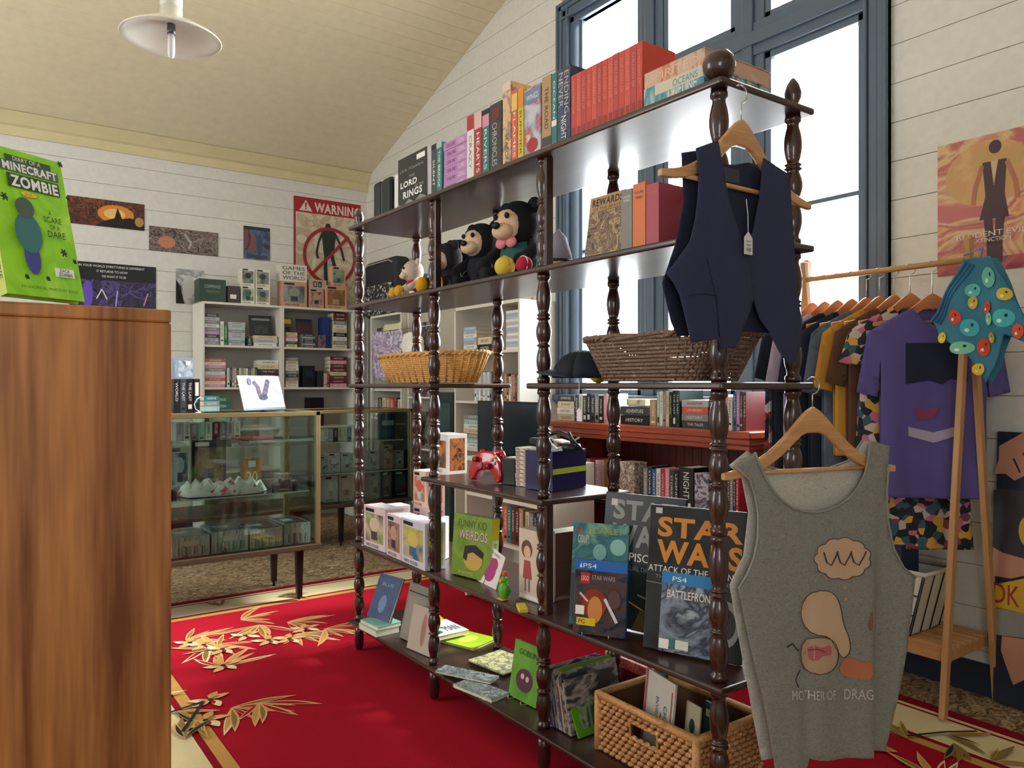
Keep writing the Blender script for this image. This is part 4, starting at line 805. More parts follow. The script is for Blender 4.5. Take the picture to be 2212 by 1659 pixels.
# magazine stand
ms = thing('magazine_stand', 'white upright stand of comics in the corner past the woven basket', 'stand', T(0, 0, 0))
pa, pb = onY(880, 700, 3.05).x, onY(937, 700, 3.05).x
MB().box(pa, 3.28, 0, pb + .02, 3.30, 1.85).build('back_panel', wm, ms, bev=.002)
for x in (pa, pb): MB().box(x, 3.05, 0, x + .02, 3.28, 1.85).build('side_panel', wm, ms, bev=.002)
for z in (.3, .72, 1.14, 1.5): MB().box(pa + .02, 3.05, z - .015, pb, 3.28, z).build('shelf', wm, ms, bev=.002)
for k, (z, h_) in enumerate(((.3, .3), (.72, .3), (1.14, .28), (1.5, .26))):
    for j, xx in enumerate((pa + .025, pa + .185)):
        slab('comic_book', FY(Vector((xx, 3.075, z + .001))) @ RX(-12), .155, .006, h_, pic([['3c3c44', '8a8480', '20222a', '5c4c48'], ['4a5058', '9a9ca0', '24282e', '7a3c3c']][j], 9 + k), f"{('grey', 'slate')[j]} comic on the {('lowest', 'second', 'third', 'top')[k]} tier of the white magazine stand", None, 'comics in the magazine stand', 'comic', bev=0)
# cabinet with dark glass (tall) next to white bookcase
dkc = thing('dark_locker', 'dark glass-fronted cabinet beside the white cabinet', 'cabinet', T(0, 0, 0))
xa, xb = onY(938, 850, 2.95).x, -4.89
MB().box(xa, 2.97, 0, xb, 3.28, 1.18).build('cabinet_body', mat('2a3638', .4), dkc, bev=.004); MB().box(xa + .02, 2.962, .12, xb - .02, 2.97, 1.1).build('glass_door', mat('3c5054', .12, spec=.8), dkc, bev=.001)
# low corner cabinet with hanging bags, backpack
cc = thing('corner_cabinet', 'white open corner cabinet with bags and cards beside the far case', 'cabinet', T(0, 0, 0))
ca, cb = onY(800, 700, 3.0).x, pa - .012
MB().box(ca, 3.0, 1.83, cb, 3.30, 1.85).build('cabinet_top', wm, cc, bev=.002)
for x in (ca, cb - .02): MB().box(x, 3.0, 0, x + .02, 3.30, 1.83).build('side_panel', wm, cc, bev=.002)
MB().box(ca + .02, 3.29, 0, cb - .02, 3.30, 1.83).build('back_panel', wm, cc)
for z in (.5, .95, 1.2, 1.52): MB().box(ca + .02, 3.0, z - .018, cb - .02, 3.29, z).build('shelf', wm, cc, bev=.002)
slab('photo_box', FY(Vector((onY(812, 700, 3.02).x, 3.03, 1.5205))), .22, .08, .22, pic(['1c1a1c', '5a4c4c', '2c2a30', '8a7c78'], 12), 'dark picture box in the corner cabinet', None, None, 'box')
spines('Y', 3.03, 802, 840, 868, 880, .9505, 8, ['cream', 'grey', 'dark grey', 'cream', 'tan', 'coral', 'dark grey', 'cream'], 'book', 'book', 'in the corner cabinet', 'books in the corner cabinet', .15, .1, h=.18)
slab('orange_card', FX(Vector((-5.9, onX(850, 850, -5.9).y, 1.0455))) @ RX(-8), .17, .004, .085, mat('c86848', .4), 'orange card standing on the far glass case', [('r', .1, .6, .9, .8, mat('e0a890', .4))], None, 'card')
# printed plastic bag and white bags
def bag(px0, py0, px1, py1, Y, m, label, seed, name='gift_bag', Y2=None):
    a, c, z0, z1 = rectY(px0, py0, px1, py1, Y); w = c - a; h = z1 - z0; b = MB(); N, K = 12, 10; vs = []; fs = []
    for j in range(K + 1):
        t = j / K; q = .02 * math.sin(math.pi * min(1, .15 + t * .8)) + .006
        for i in range(N):
            an = 2 * math.pi * i / N; x = w / 2 + w / 2 * math.copysign(abs(math.cos(an)) ** .5, math.cos(an)) * (1 - .06 * math.sin(t * 5 + seed)); y = q * math.copysign(abs(math.sin(an)) ** .7, math.sin(an)) + .006 * math.sin(9 * t + 3 * i + seed)
            vs.append((x, y, h * t + .008 * math.sin(i * 1.7 + seed) * t))
    for j in range(K):
        for i in range(N): fs.append((j * N + i, j * N + (i + 1) % N, (j + 1) * N + (i + 1) % N, (j + 1) * N + i))
    fs.append(tuple(range(N - 1, -1, -1))); b.add(vs, fs, 0, True)
    o = b.build(name, m, None, T(a, Y, z0)); tag(o, label, 'bag'); return o
hb = thing('bag_hook_rail', 'thin metal rail holding the bags before the corner cabinet', 'rail', T(0, 0, 0))
xa, xb = onY(800, 700, 2.9).x, onY(925, 700, 2.9).x; zr_ = onY(850, 712, 2.9).z
MB().cyl((xa, 2.93, zr_), (xb, 2.93, zr_), .004).build('rail_bar', mat('a8a8a8', .3, .8), hb)
for x in (xa, xb): MB().cyl((x, 2.93, 0), (x, 2.93, zr_), .006).build('rail_post', mat('a8a8a8', .3, .8), hb)
bag(806, 715, 868, 822, 2.9, pic(['d8c4d4', '8a84b0', 'e8dce4', '6c68a0', 'c8a8b8'], 9, 'printed_plastic'), 'purple printed plastic bag on the rail behind the woven basket', 1)
bag(830, 700, 868, 745, 2.965, mat('d8d8a8', .3), 'pale yellow bag tucked behind the purple printed one', 2)
bag(866, 720, 892, 765, 2.92, mat('f0ede4', .5), 'white paper bag standing behind the basket rim', 3)
bag(890, 728, 913, 768, 2.94, mat('eeeae0', .5), 'smaller white paper bag beside the back post', 4)
# backpack hanging high in the corner
bp = thing('backpack', 'black backpack with a white dotted pocket above the corner cabinet', 'backpack', T(0, 0, 0))
a, c, z0, z1 = rectY(790, 560, 857, 655, 3.1); z0 = 1.851
MB().box(a, 3.08, z0, c, 3.25, z1).build('bag_body', mat('2a2c30', .7), bp, bev=.05, seg=4)
MB().box(a + .03, 3.045, z0 + .015, c - .03, 3.08, z0 + (z1 - z0) * .55).build('dotted_pocket', pic(['2c2e32', '2c2e32', '3a3c40', 'c0c0c0', '34363a'], 60, 'dotted_fabric', 'vor'), bp, bev=.015, seg=3)
MB().tube([(a + .04, 3.076, z1 - .06), (a + .1, 3.072, z1 - .035), (c - .1, 3.072, z1 - .035), (c - .04, 3.076, z1 - .06)], .006, 8).build('zip_trim', mat('b0a8a0', .4), bp)
# ================================================================ poster and painted board on the window wall, right
pr = pic(['c4704c', 'd8a868', 'a8484c', 'd8b480', 'b85c54'], 3.0, 'hazy_sky_print', rough=.35, stretch=(1, 1, 2))
a, c, z0, z1 = rectY(2025, 317, 2230, 598, YW - .004); z1 = onY(2025, 317, YW - .004).z; z0 = onY(2025, 598, YW - .004).z
o = MB().box(0, 0, 0, .385, .0015, z1 - z0).build('film_poster', pr, None, FY(Vector((a, YW - .0025, z0)))); tag(o, 'orange and red film poster pinned to the wall above the clothes rack', 'poster')
wp = mat('4c343c', .5); sk_ = mat('b4705c', .5)
art('poster_print', .385, z1 - z0, [('e', .5, .72, .42, .24, pic(['d8b070', 'c89458', 'b89c50'], 4)), ('r', 0, 0, 1, .1, pic(['8a3444', 'c05c5c', '5c2c3c'], 7)),
     # plain generic standing figure
     ('e', .57, .9, .06, .05, wp), ('p', [(.45, .8), (.68, .8), (.66, .55), (.7, .38), (.42, .38), (.48, .55)], wp), ('p', [(.53, .8), (.6, .8), (.56, .62)], mat('d0b08c', .5)), ('line', [(.45, .78), (.38, .62), (.36, .5)], .016, sk_), ('line', [(.68, .78), (.76, .62), (.78, .5)], .016, sk_), ('line', [(.5, .4), (.53, .2), (.54, .05)], .03, wp), ('line', [(.62, .4), (.6, .2), (.6, .05)], .03, wp),
     ('t', 'RESIDENT EVIL', .2, .255, .86, .295, mat('e8ddd0', .5)), ('t', 'EXTINCTION', .36, .215, .72, .245, mat('e8ddd0', .5))], o)
bd = thing('painted_board', 'large painted board of flesh and charcoal shapes leaning by the rack', 'painted board', T(0, 0, 0))
x0 = onY(2141, 935, 3.26).x + .012; zt = onY(2141, 935, 3.26).z; W_ = .62; H_ = zt - .004
Mb = frame(vX, vY, vZ, Vector((x0, 3.245, .0105))) @ RX(-2.2)
fl = mat('c08a74', .55); ch = mat('38353c', .5); yl = mat('d0a830', .5); nv = mat('1d2638', .5); gy = mat('8c8c88', .6)
MB().box(0, 0, 0, W_, .018, H_).build('board_panel', nv, bd, Mb, bev=.002)
def bx(px, py): p = onY(px, py, 3.25); return ((p.x - x0) / W_, p.z / H_)
def BL(pts, m): return ('p', [bx(*q) for q in pts], m)
LB = [BL([(2141, 1190), (2141, 1250), (2212, 1262), (2300, 1300), (2300, 1150), (2212, 1190), (2160, 1160)], fl), BL([(2140, 1066), (2160, 1062), (2300, 1080), (2300, 1240), (2212, 1215), (2160, 1200), (2140, 1188)], ch), BL([(2140, 1030), (2150, 1000), (2150, 970), (2212, 935), (2300, 940), (2300, 1060), (2205, 1035), (2185, 1045), (2165, 1030)], fl),
      ('line', [bx(2182, 997), bx(2197, 1028)], .006, BLK), ('line', [bx(2202, 985), bx(2214, 1003)], .006, BLK),
      BL([(2138, 1268), (2212, 1253), (2300, 1235), (2300, 1345), (2212, 1332), (2138, 1315)], yl), ('line', [bx(2138, 1268), bx(2212, 1253)], .009, BLK), BL([(2136, 1316), (2212, 1332), (2300, 1345), (2300, 1400), (2212, 1385), (2136, 1375)], gy),
      BL([(2164, 1380), (2212, 1387), (2300, 1398), (2300, 1470), (2212, 1475), (2190, 1485), (2172, 1440), (2162, 1410)], fl), ('e', *bx(2216, 1155), .05, .055, yl)]
k0 = bx(2143, 1312); k1 = bx(2200, 1275)
LB += [('t', 'DK', k0[0], k0[1] + .01, k1[0], k1[1], mat('a02c34', .5))]
art('painted_shapes', W_, H_, LB, bd, Mb)
# ================================================================ books and toys on the top shelf
Z1 = SZ[5] + .0005; Yf = 1.50
def bk(x0, x1, yt, c, label, L=None, Y=Yf, d=.135, zb=None, pages=None, group=None, h=None, yaw=0, side=None):
    zb = Z1 if zb is None else zb; a, c_, _, _ = rectY(x0, yt, x1, yt + 50, Y); h = h or (onY((x0 + x1) / 2, yt, Y).z - zb)
    m = c if not isinstance(c, str) else (cmat(c) if c in CN else mat(c, .4))
    return book('book', FY(Vector((a, Y, zb))) @ RZ(yaw), (c_ - a) * .96, h, d, m, label, L, group, 'book', pages=pages, side=side)
# black pouch
hp = thing('zip_pouch', 'black oval zip pouch standing at the left end of the top shelf', 'pouch', T(0, 0, 0))
a, c, z0, z1 = rectY(813, 388, 850, 458, 1.52); w_ = c - a
for x0, x1 in ((a, a + w_ * .44), (a + w_ * .5, c)):
    o = MB().box(x0, 1.50, Z1, x1, 1.60, z1).build('pouch_half', mat('101216', .5), hp, bev=.022, seg=5)
MB().box(a + w_ * .42, 1.505, Z1 + .012, a + w_ * .52, 1.595, z1 - .012).build('zip', mat('3c4048', .4), hp, bev=.01, seg=3)
bk(852, 858, 378, 'white', 'thin white book between the black pouch and the large black book', Y=1.52)
# large black book facing out
a, c, _, _ = rectY(860, 330, 922, 430, 1.50); h = onY(890, 332, 1.5).z - Z1
sv = mat('a8aaa8', .35)
slab('book', FY(Vector((a, 1.50, Z1))), c - a, .045, h, mat('202224', .35), 'large black hardcover titled in silver facing out on the top shelf', [('r', .66, .84, .94, .94, WHT), ('t', 'J.R.R. TOLKIEN', .08, .7, .88, .76, sv), ('t', 'THE', .4, .56, .6, .61, sv), ('T', 'LORD', .1, .4, .68, .52, WHT), ('t', 'OF THE', .6, .33, .9, .38, sv), ('T', 'RINGS', .2, .18, .86, .32, WHT), ('p', [(0, 0), (1, 0), (1, .08), (.8, .16), (.6, .06), (.4, .15), (.2, .05), (0, .12)], mat('8a8c88', .4))], None, 'book', pages=True)
bk(925, 932, 318, 'pale grey', 'pale grey book beside the black hardcover on the top shelf')
bk(932, 943, 312, 'dark grey', 'dark grey book before the teal spine on the top shelf', [('r', 0, .9, 1, 1, BLK), ('tv', 'SILENT', .3, .2, .7, .7, WHT)])
bk(943, 955, 308, 'teal', 'teal paperback beside the lilac stack on the top shelf', [('tv', 'THE BRIDGE', .3, .15, .7, .85, WHT), ('r', 0, .9, 1, 1, cmat('pale teal'))])
# lilac stack
a, c, _, _ = rectY(958, 300, 1010, 380, Yf); ht = onY(984, 297, Yf).z - Z1; n = 6
for i in range(n):
    t = ht / n
    book('book', FYL(Vector((c, Yf + R.uniform(0, .004), Z1 + i * t))), t * .97, (c - a), .14, mat('bc88bc', .45), 'lilac book lying ' + ('at the bottom' if i == 0 else ('on top' if i == n - 1 else ORD[i] + ' from the bottom')) + ' of the lilac stack on the top shelf', [('tv', 'GIRL', .25, .12, .75, .4, mat('e8d0e4', .4)), ('tv', 'ONLINE', .25, .5, .75, .9, mat('8a5090', .4))], 'lilac books in one stack', 'book')
r_ = lambda w, col: [('tv', w, .28, .12, .72, .88, mat(col, .4))]
bk(1009, 1024, 249, 'white', 'white spined book with a red top beside the lilac stack', [('r', 0, .78, 1, 1, cmat('red')), ('tv', 'CRAZY', .3, .2, .7, .7, cmat('grey'))])
bk(1025, 1041, 243, 'red', 'bright red book with a pale top second past the lilac stack', [('r', 0, .76, 1, 1, mat('e0b8b4', .4)), ('tv', 'HEARTS', .28, .1, .72, .7, WHT)])
bk(1042, 1057, 236, 'teal', 'teal green book with a dark top between red and black books', [('r', 0, .74, 1, .92, cmat('pink')), ('r', 0, .92, 1, 1, cmat('black')), ('tv', 'RIVERS', .3, .1, .7, .7, WHT)])
bk(1058, 1085, 222, pic(['222428', '3a3438', '14161a'], 20), 'thick black book with grey lettering on the top shelf', [('tv', 'CHRONICLES', .22, .1, .6, .72, cmat('pale grey')), ('e', .5, .84, .35, .1, cmat('maroon'))])
bk(1086, 1104, 178, pic(['d8a87c', 'e0b890', '8a7c70', 'c89068'], 16), 'tall peach and grey book on the top shelf', [('tv', 'SEASON', .3, .06, .7, .4, cmat('dark grey')), ('r', 0, .9, 1, 1, mat('e0c4b0', .4))], d=.17)
bk(1105, 1118, 194, 'coral', 'coral red book beside the tall peach book', [('tv', 'FLAMES', .3, .1, .7, .7, WHT), ('r', 0, .72, 1, .95, mat('e8c060', .4))], d=.15)
bk(1119, 1131, 190, 'yellow', 'mustard yellow book with an orange top on the top shelf', [('tv', 'SUMMER', .3, .1, .7, .7, cmat('brown')), ('r', 0, .74, 1, 1, mat('e0903c', .4))], d=.15)
bk(1133, 1169, 186, pic(['c8c4cc', '9aa8bc', 'b85058', 'd8d0d0'], 12), 'thick white and red book with a blue top on the top shelf', [('r', 0, .78, 1, .97, mat('6c88a8', .4)), ('t', 'WINGS', .12, .82, .88, .9, WHT), ('e', .5, .18, .34, .1, cmat('red'))], d=.15)
bk(1171, 1191, 164, 'tan', 'tan book beside the blue spines on the top shelf', [('r', 0, .08, 1, .2, cmat('dark grey')), ('tv', 'THE ROAD', .3, .3, .7, .85, cmat('brown'))])
bk(1192, 1203, 158, 'teal', 'blue teal slim book on the top shelf before the navy one', [('tv', 'OCEAN', .3, .4, .7, .9, WHT), ('r', 0, .3, 1, .38, WHT)])
bk(1204, 1233, 146, pic(['2a3048', '3c4868', '20243a'], 14), 'thick navy book beside the red volumes on the top shelf', [('tv', 'NEVER', .12, .5, .45, .95, cmat('pale grey')), ('tv', 'ENDING', .55, .4, .88, .95, cmat('pale grey')), ('tv', 'NIGHT', .3, .08, .7, .38, WHT)], d=.15)
xa, xb = onY(1234, 150, Yf).x, onY(1388, 90, Yf).x; n = 13
for i in range(n):
    w = (xb - xa) / n
    book('book', FY(Vector((xa + i * w, Yf, Z1))), w * .95, .198 + .002 * R.random(), .13, mat(['c8483c', 'd0564a', 'b84440'][i % 3], .45), f'matching red paperback, {ORD[i]} of the long red row from the navy book', [('tv', 'CHILDREN OF', .3, .42, .7, .9, mat('e09080', .4)), ('r', .2, .08, .8, .2, mat('983430', .4))], 'matching red paperbacks on the top shelf', 'book')
# two large books lying at the end
xa, xb = xb + .003, -1.272; h1 = .064
ptg = pic(['2c7c8c', '4c94a0', 'c8ccc0', '1c5064'], 12, 'sea_print', stretch=(.4, 1, 1.6))
book('book', FYL(Vector((xb, Yf + .002, Z1))), h1, xb - xa, .27, ptg, 'thick teal book lying flat under the orange one at the top shelf end', [('tv', 'TIDELINE', .2, .12, .7, .6, WHT), ('r', .55, .0, 1, .8, mat('cfc9b4', .4)), ('tv', 'OCEANS', .62, .1, .9, .5, mat('5c8a94', .4))], None, 'book', pages=ptg)
book('book', FYL(Vector((xb, Yf + .004, Z1 + h1 + .0006))), .042, xb - xa, .265, pic(['c87c5c', 'd8a084', 'c8b49c', 'b85c4c'], 14, 'warm_print', stretch=(.5, 1, 1.5)), 'orange and cream book lying on the teal one at the top shelf end', [('tv', 'SPIRITED', .25, .1, .75, .9, mat('e0c0a8', .4))], None, 'book', pages=pic(['c8bca4', 'd8a084', 'b8b0a0'], 14))
# ================================================================ second shelf
Z2 = SZ[4] + .0005
# dark green leaning book at left
bl_ = onY(868, 600, 1.66); 
slab('leaning_book', FY(Vector((onY(872, 600, 1.70).x, 1.70, Z2))) @ RX(-9) @ RY(9), .15, .012, .165, pic(['1c2c28', '2c4a44', '16201e', '3c5c54'], 12), 'dark green book tilted beside the plush toys on the second shelf', [('r', .05, .05, .95, .08, WHT)], None, 'book')
def plush(x, y, z, s, yaw, label, cols, pitch=0, feet=True, group='plush bears on the second shelf', bow=None):
    """generic seated bear with rounded side ears"""
    fur, face, foot, cloth_ = [mat(c, .9, bump=.5, bs=300) for c in cols]; M = T(x, y, z) @ RZ(yaw) @ Matrix.Scale(s, 4)
    t = thing('plush_bear', label, 'plush toy', M, group)
    MB().ball((0, 0, .066), .058, sx=1, sy=.85, sz=1.08).build('torso', cloth_, t)
    Mh = T(0, -.01, .15) @ RX(pitch)
    hd = MB().ball((0, 0, 0), .062, sx=1.06, sy=.92, M=Mh).build('head', fur, t)
    for sx in (-1, 1): MB().ball((sx * .05, .008, .045), .022, sy=.5, M=Mh).build('ear', fur, hd)
    b = MB(); b.ball((0, -.034, -.004), .045, sx=1.02, sy=.62, sz=.95, M=Mh); b.ball((0, -.054, -.022), .028, sx=1.2, sy=.8, sz=.75, M=Mh); b.build('muzzle', face, hd)
    MB().ball((0, -.078, -.012), .009, sx=1.3, M=Mh).build('nose', BLK, hd)
    for sx in (-1, 1): MB().ball((sx * .02, -.060, .014), .0065, sz=1.2, M=Mh).build('eye', BLK, hd)
    for sx in (-1, 1):
        MB().tube([(sx * .045, 0, .10), (sx * .075, -.025, .075), (sx * .068, -.06, .05)], [.018, .017, .019], 12).ball((sx * .066, -.065, .047), .021).build('arm', fur, t)
        MB().tube([(sx * .03, -.02, .03), (sx * .045, -.06, .022), (sx * .05, -.085, .022)], [.019, .019, .02], 12).build('leg', fur, t)
        if feet: MB().ball((sx * .052, -.105, .034), .033, sx=.9, sy=.75, sz=1.02).build('foot', foot, t)
    if bow: MB().ball((-.018, -.052, .1), .014, sx=1.3, sy=.6).ball((.018, -.052, .1), .014, sx=1.3, sy=.6).ball((0, -.056, .1), .007).build('bow', mat(bow, .8), t)
    return t
def pxl(px, py, Y): p = onY(px, py, Y); return p.x
B_ = ('15151a', 'e0c0a0', 'd89c1c', '1a1c26')
plush(pxl(905, 630, 1.62), 1.60, Z2, .8, -10, 'small plush bear in red by the second shelf left post', ('c8b8a8', 'e0c8b4', 'd8a020', 'b01c2c'))
plush(pxl(990, 600, 1.66), 1.62, Z2, .98, 5, 'pale muzzled plush bear with yellow feet beside the second post', ('2a2428', 'e4c8b0', 'd89c18', '1a1a22'), 12)
plush(pxl(1012, 500, 1.76), 1.725, Z2 + .0, 1.15, 20, 'dark plush bear seated at the back of the second shelf', ('15161c', 'd8bca0', '8a3c3c', '20242c'), 0, False)
plush(pxl(1063, 560, 1.70), 1.66, Z2, 1.22, 12, 'black plush bear with cream face in the middle of the toys', B_, 0, False)
plush(pxl(1138, 560, 1.70), 1.67, Z2, 1.42, 10, 'largest black plush bear beside the third post', ('121218', 'e0bc98', 'd8a83c', '2c5c5c'), 0, False, bow='e08890')
b = thing('plush_ball', 'yellow knitted ball toy at the second shelf edge', 'plush toy', T(pxl(1088, 580, 1.53), 1.535, Z2 + .004))
MB().ball((0, 0, .036), .036, sx=1.05).build('ball_body', mat('dcc048', .9, bump=.5, bs=300), b); MB().tube([(.037 * math.cos(k / 3), -.006, .036 + .037 * math.sin(k / 3)) for k in range(19)], .0025, 5).build('seam_band', mat('b89828', .9), b)
b = thing('plush_ball', 'crimson knitted ball toy beside the third post', 'plush toy', T(pxl(1132, 575, 1.53), 1.53, Z2 + .004))
MB().ball((0, 0, .028), .028, sx=1.1).build('ball_body', mat('b8203c', .9, bump=.5, bs=300), b); MB().tube([(.029 * math.cos(k / 3), -.006, .028 + .029 * math.sin(k / 3)) for k in range(19)], .002, 5).build('seam_band', mat('e4d0d4', .9), b)
# pyramid toy past the third post
py_ = thing('cone_toy', 'striped grey and yellow cone toy past the third post', 'toy', T(pxl(1206, 560, 1.62), 1.62, Z2))
MB().lathe([(.06, 0), (.052, .035)], 20).build('yellow_base', mat('d8a830', .8), py_); MB().lathe([(.052, .035), (.049, .045)], 20).build('dark_band', BLK, py_); MB().lathe([(.049, .045), (.028, .12), (.002, .15)], 20).build('grey_cone', mat('9a94a4', .8), py_)
# face-out and standing books on the right of the second shelf
M_ = FY(Vector((onY(1256, 545, 1.50).x, 1.53, Z2)))
a, c = onY(1262, 550, 1.52).x, onY(1338, 550, 1.52).x
slab('book', FY(Vector((a, 1.52, Z2))) @ RX(-8), c - a, .02, .19, pic(['3a2a22', '8a7058', '5c4a3c', 'c0a078', '2a2224'], 16, 'crowd_print', dist=3), 'brown illustrated book leaning face out on the second shelf', [('r', 0, .76, 1, 1, mat('b89468', .4)), ('T', 'REWARDS', .08, .84, .94, .96, mat('3c2a24', .4)), ('t', 'OF THE BRAVE', .12, .77, .9, .82, mat('6a3c28', .4)), ('r', 0, 0, 1, .06, mat('c8a070', .4))], None, 'book', pages=True)
bk(1342, 1366, 409, mat('8c8884', .6), 'grey cloth bound book on the second shelf', [('t', 'COLLECTED', .15, .86, .85, .9, WHT), ('t', 'WORKS', .2, .8, .8, .84, WHT)], zb=Z2, d=.15)
bk(1367, 1395, 395, 'orange', 'orange hardcover on the second shelf beside the rose one', [('t', 'VOLUME', .15, .84, .85, .88, cmat('maroon')), ('t', 'THREE', .2, .76, .8, .8, cmat('maroon'))], zb=Z2, d=.16)
bk(1396, 1424, 396, mat('b04858', .45), 'rose red hardcover on the second shelf', [('t', 'POEMS', .15, .84, .85, .88, cmat('orange'))], zb=Z2, d=.16)
o = slab('leaning_book', FY(Vector((onY(1428, 520, 1.60).x + .03, 1.60, Z2))) @ RY(-8), .16, .012, .15, mat('5c6468', .4), 'grey green book leaning behind the dark vest on the second shelf', [('r', 0, 0, 1, .3, mat('bcb8ac', .4)), ('r', .45, .4, .9, .7, WHT)], None, 'book')
# ================================================================ third shelf
Z3 = SZ[3] + .0005
def basket(name, label, cx, cy, z, rx, ry, bx_, by_, h, mat_, rim, group=None, n=46, rows=14, power=2.0, wave=.003, stake=.0035):
    t = thing(name, label, 'basket', T(cx, cy, z))
    def pt(a, rxx, ryy, p=power):
        c_, s_ = math.cos(a), math.sin(a); return (rxx * math.copysign(abs(c_) ** (2 / p), c_), ryy * math.copysign(abs(s_) ** (2 / p), s_))
    b = MB()
    for j in range(rows):   # woven rows
        f = (j + .5) / rows; rxx, ryy = bx_ + (rx - bx_) * f, by_ + (ry - by_) * f; zz = h * f; N = n * 2
        pts = []
        for i in range(N):
            a = 2 * math.pi * i / N; x, y = pt(a, rxx, ryy); k = 1 + wave / rxx * (1 if (i // 2 + j) % 2 else -1); pts.append((x * k, y * k, zz))
        b.tube(pts, h / rows * .5, 5, closed=True)
    b.build('woven_side', mat_, t)
    b = MB()
    for i in range(n):
        a = 2 * math.pi * i / n; x0, y0 = pt(a, bx_, by_); x1, y1 = pt(a, rx, ry); b.cyl((x0 * 1.02, y0 * 1.02, .002), (x1 * 1.012, y1 * 1.012, h), stake, n=5)
    b.build('stakes', mat_, t)
    b = MB(); pp = [(*pt(2 * math.pi * i / 60, bx_, by_), .004) for i in range(60)]; b.add(pp, [tuple(range(60))]); b.build('basket_base', mat_, t)
    b = MB()
    for q in range(2):
        pts = []
        for i in range(120):
            a = 2 * math.pi * i / 120; x, y = pt(a, rx, ry); w_ = a * 26 + q * math.pi; pts.append((x * (1 + .006 / rx * math.cos(w_)), y * (1 + .006 / ry * math.cos(w_)), h + .006 * math.sin(w_)))
        b.tube(pts, .0065, 6, closed=True)
    b.build('braided_rim', rim, t); return t
wick = pic(['b87c34', 'd8a45c', 'c08c44', 'e8c080'], 60, 'pale_wicker', rough=.6); wick2 = pic(['5a4438', '8a6c58', '6c5244', 'a88c74'], 60, 'brown_rush', rough=.7)
xa, xb = onY(826, 765, 1.645).x, onY(1056, 765, 1.645).x; 
basket('oval_wicker_basket', 'pale oval wicker basket with sloping sides on the third shelf', (xa + xb) / 2, 1.645, Z3 + .003, (xb - xa) / 2 - .045, .128, (xb - xa) / 2 - .12, .085, .118, wick, wick, rows=14, n=40, stake=.0055)
xa, xb = -1.775, -1.285
basket('rush_basket', 'brown rectangular rush basket behind the vest on the third shelf', (xa + xb) / 2, 1.648, Z3 + .003, .255, .118, .19, .09, .127, wick2, wick2, rows=12, power=6)
# cap with toy
cap = thing('cap', 'navy peaked cap beside the brown rush basket', 'cap', T(pxl(1282, 800, 1.56) - .07, 1.575, Z3 + .004) @ RZ(-60))
b = MB(); vs = []; N = 20
for j in range(7):
    for i in range(N + 1): a = math.pi * i / N; r_ = .085 * math.cos(j * math.pi / 14); vs.append((r_ * math.cos(2 * a), r_ * math.sin(2 * a) * 1.1, .012 + .085 * math.sin(j * math.pi / 14)))
fs = [(j * (N + 1) + i, j * (N + 1) + i + 1, (j + 1) * (N + 1) + i + 1, (j + 1) * (N + 1) + i) for j in range(6) for i in range(N)]
b.add(vs, fs, 0, True).build('crown', mat('18202e', .8), cap, solid=.003)
b = MB(); vs = []
for j in range(6):
    for i in range(15): a = math.pi * (i / 14); r_ = .075 + .07 * j / 5 * math.sin(a) ** .6; vs.append((r_ * math.cos(a) * 1.0, -r_ * math.sin(a), .022 + .012 * math.sin(a) - .012 * j / 5 * abs(math.cos(a)) + .006 * (1 - j / 5)))
b.add(vs, [(j * 15 + i, j * 15 + i + 1, (j + 1) * 15 + i + 1, (j + 1) * 15 + i) for j in range(5) for i in range(14)], 0, True).build('peak', mat('2c3448', .5), cap, solid=.003)
tg = thing('price_tag', 'small white price tag hanging by a string below the cap', 'price tag', T(pxl(1250, 890, 1.45), 1.452, 0))
zt_ = onY(1250, 880, 1.45).z; MB().cyl((0, 0, zt_), (0, 0, Z3 + .002), .0009).build('string', WHT, tg); MB().prism([(-.011, zt_ - .04), (.011, zt_ - .04), (.011, zt_ - .01), (0, zt_), (-.011, zt_ - .01)], 0, .0008).build('tag_card', mat('e4dce8', .5), tg)
ty = thing('plush_flower', 'small yellow and green plush beside the navy cap', 'plush toy', T(pxl(1283, 790, 1.74), 1.76, Z3))
MB().ball((0, 0, .035), .035).build('yellow_body', mat('d8c028', .9), ty); MB().ball((.02, 0, .085), .026).build('green_top', mat('4c9c4c', .9), ty); MB().ball((.028, 0, .12), .018).build('red_tip', mat('d05048', .9), ty)
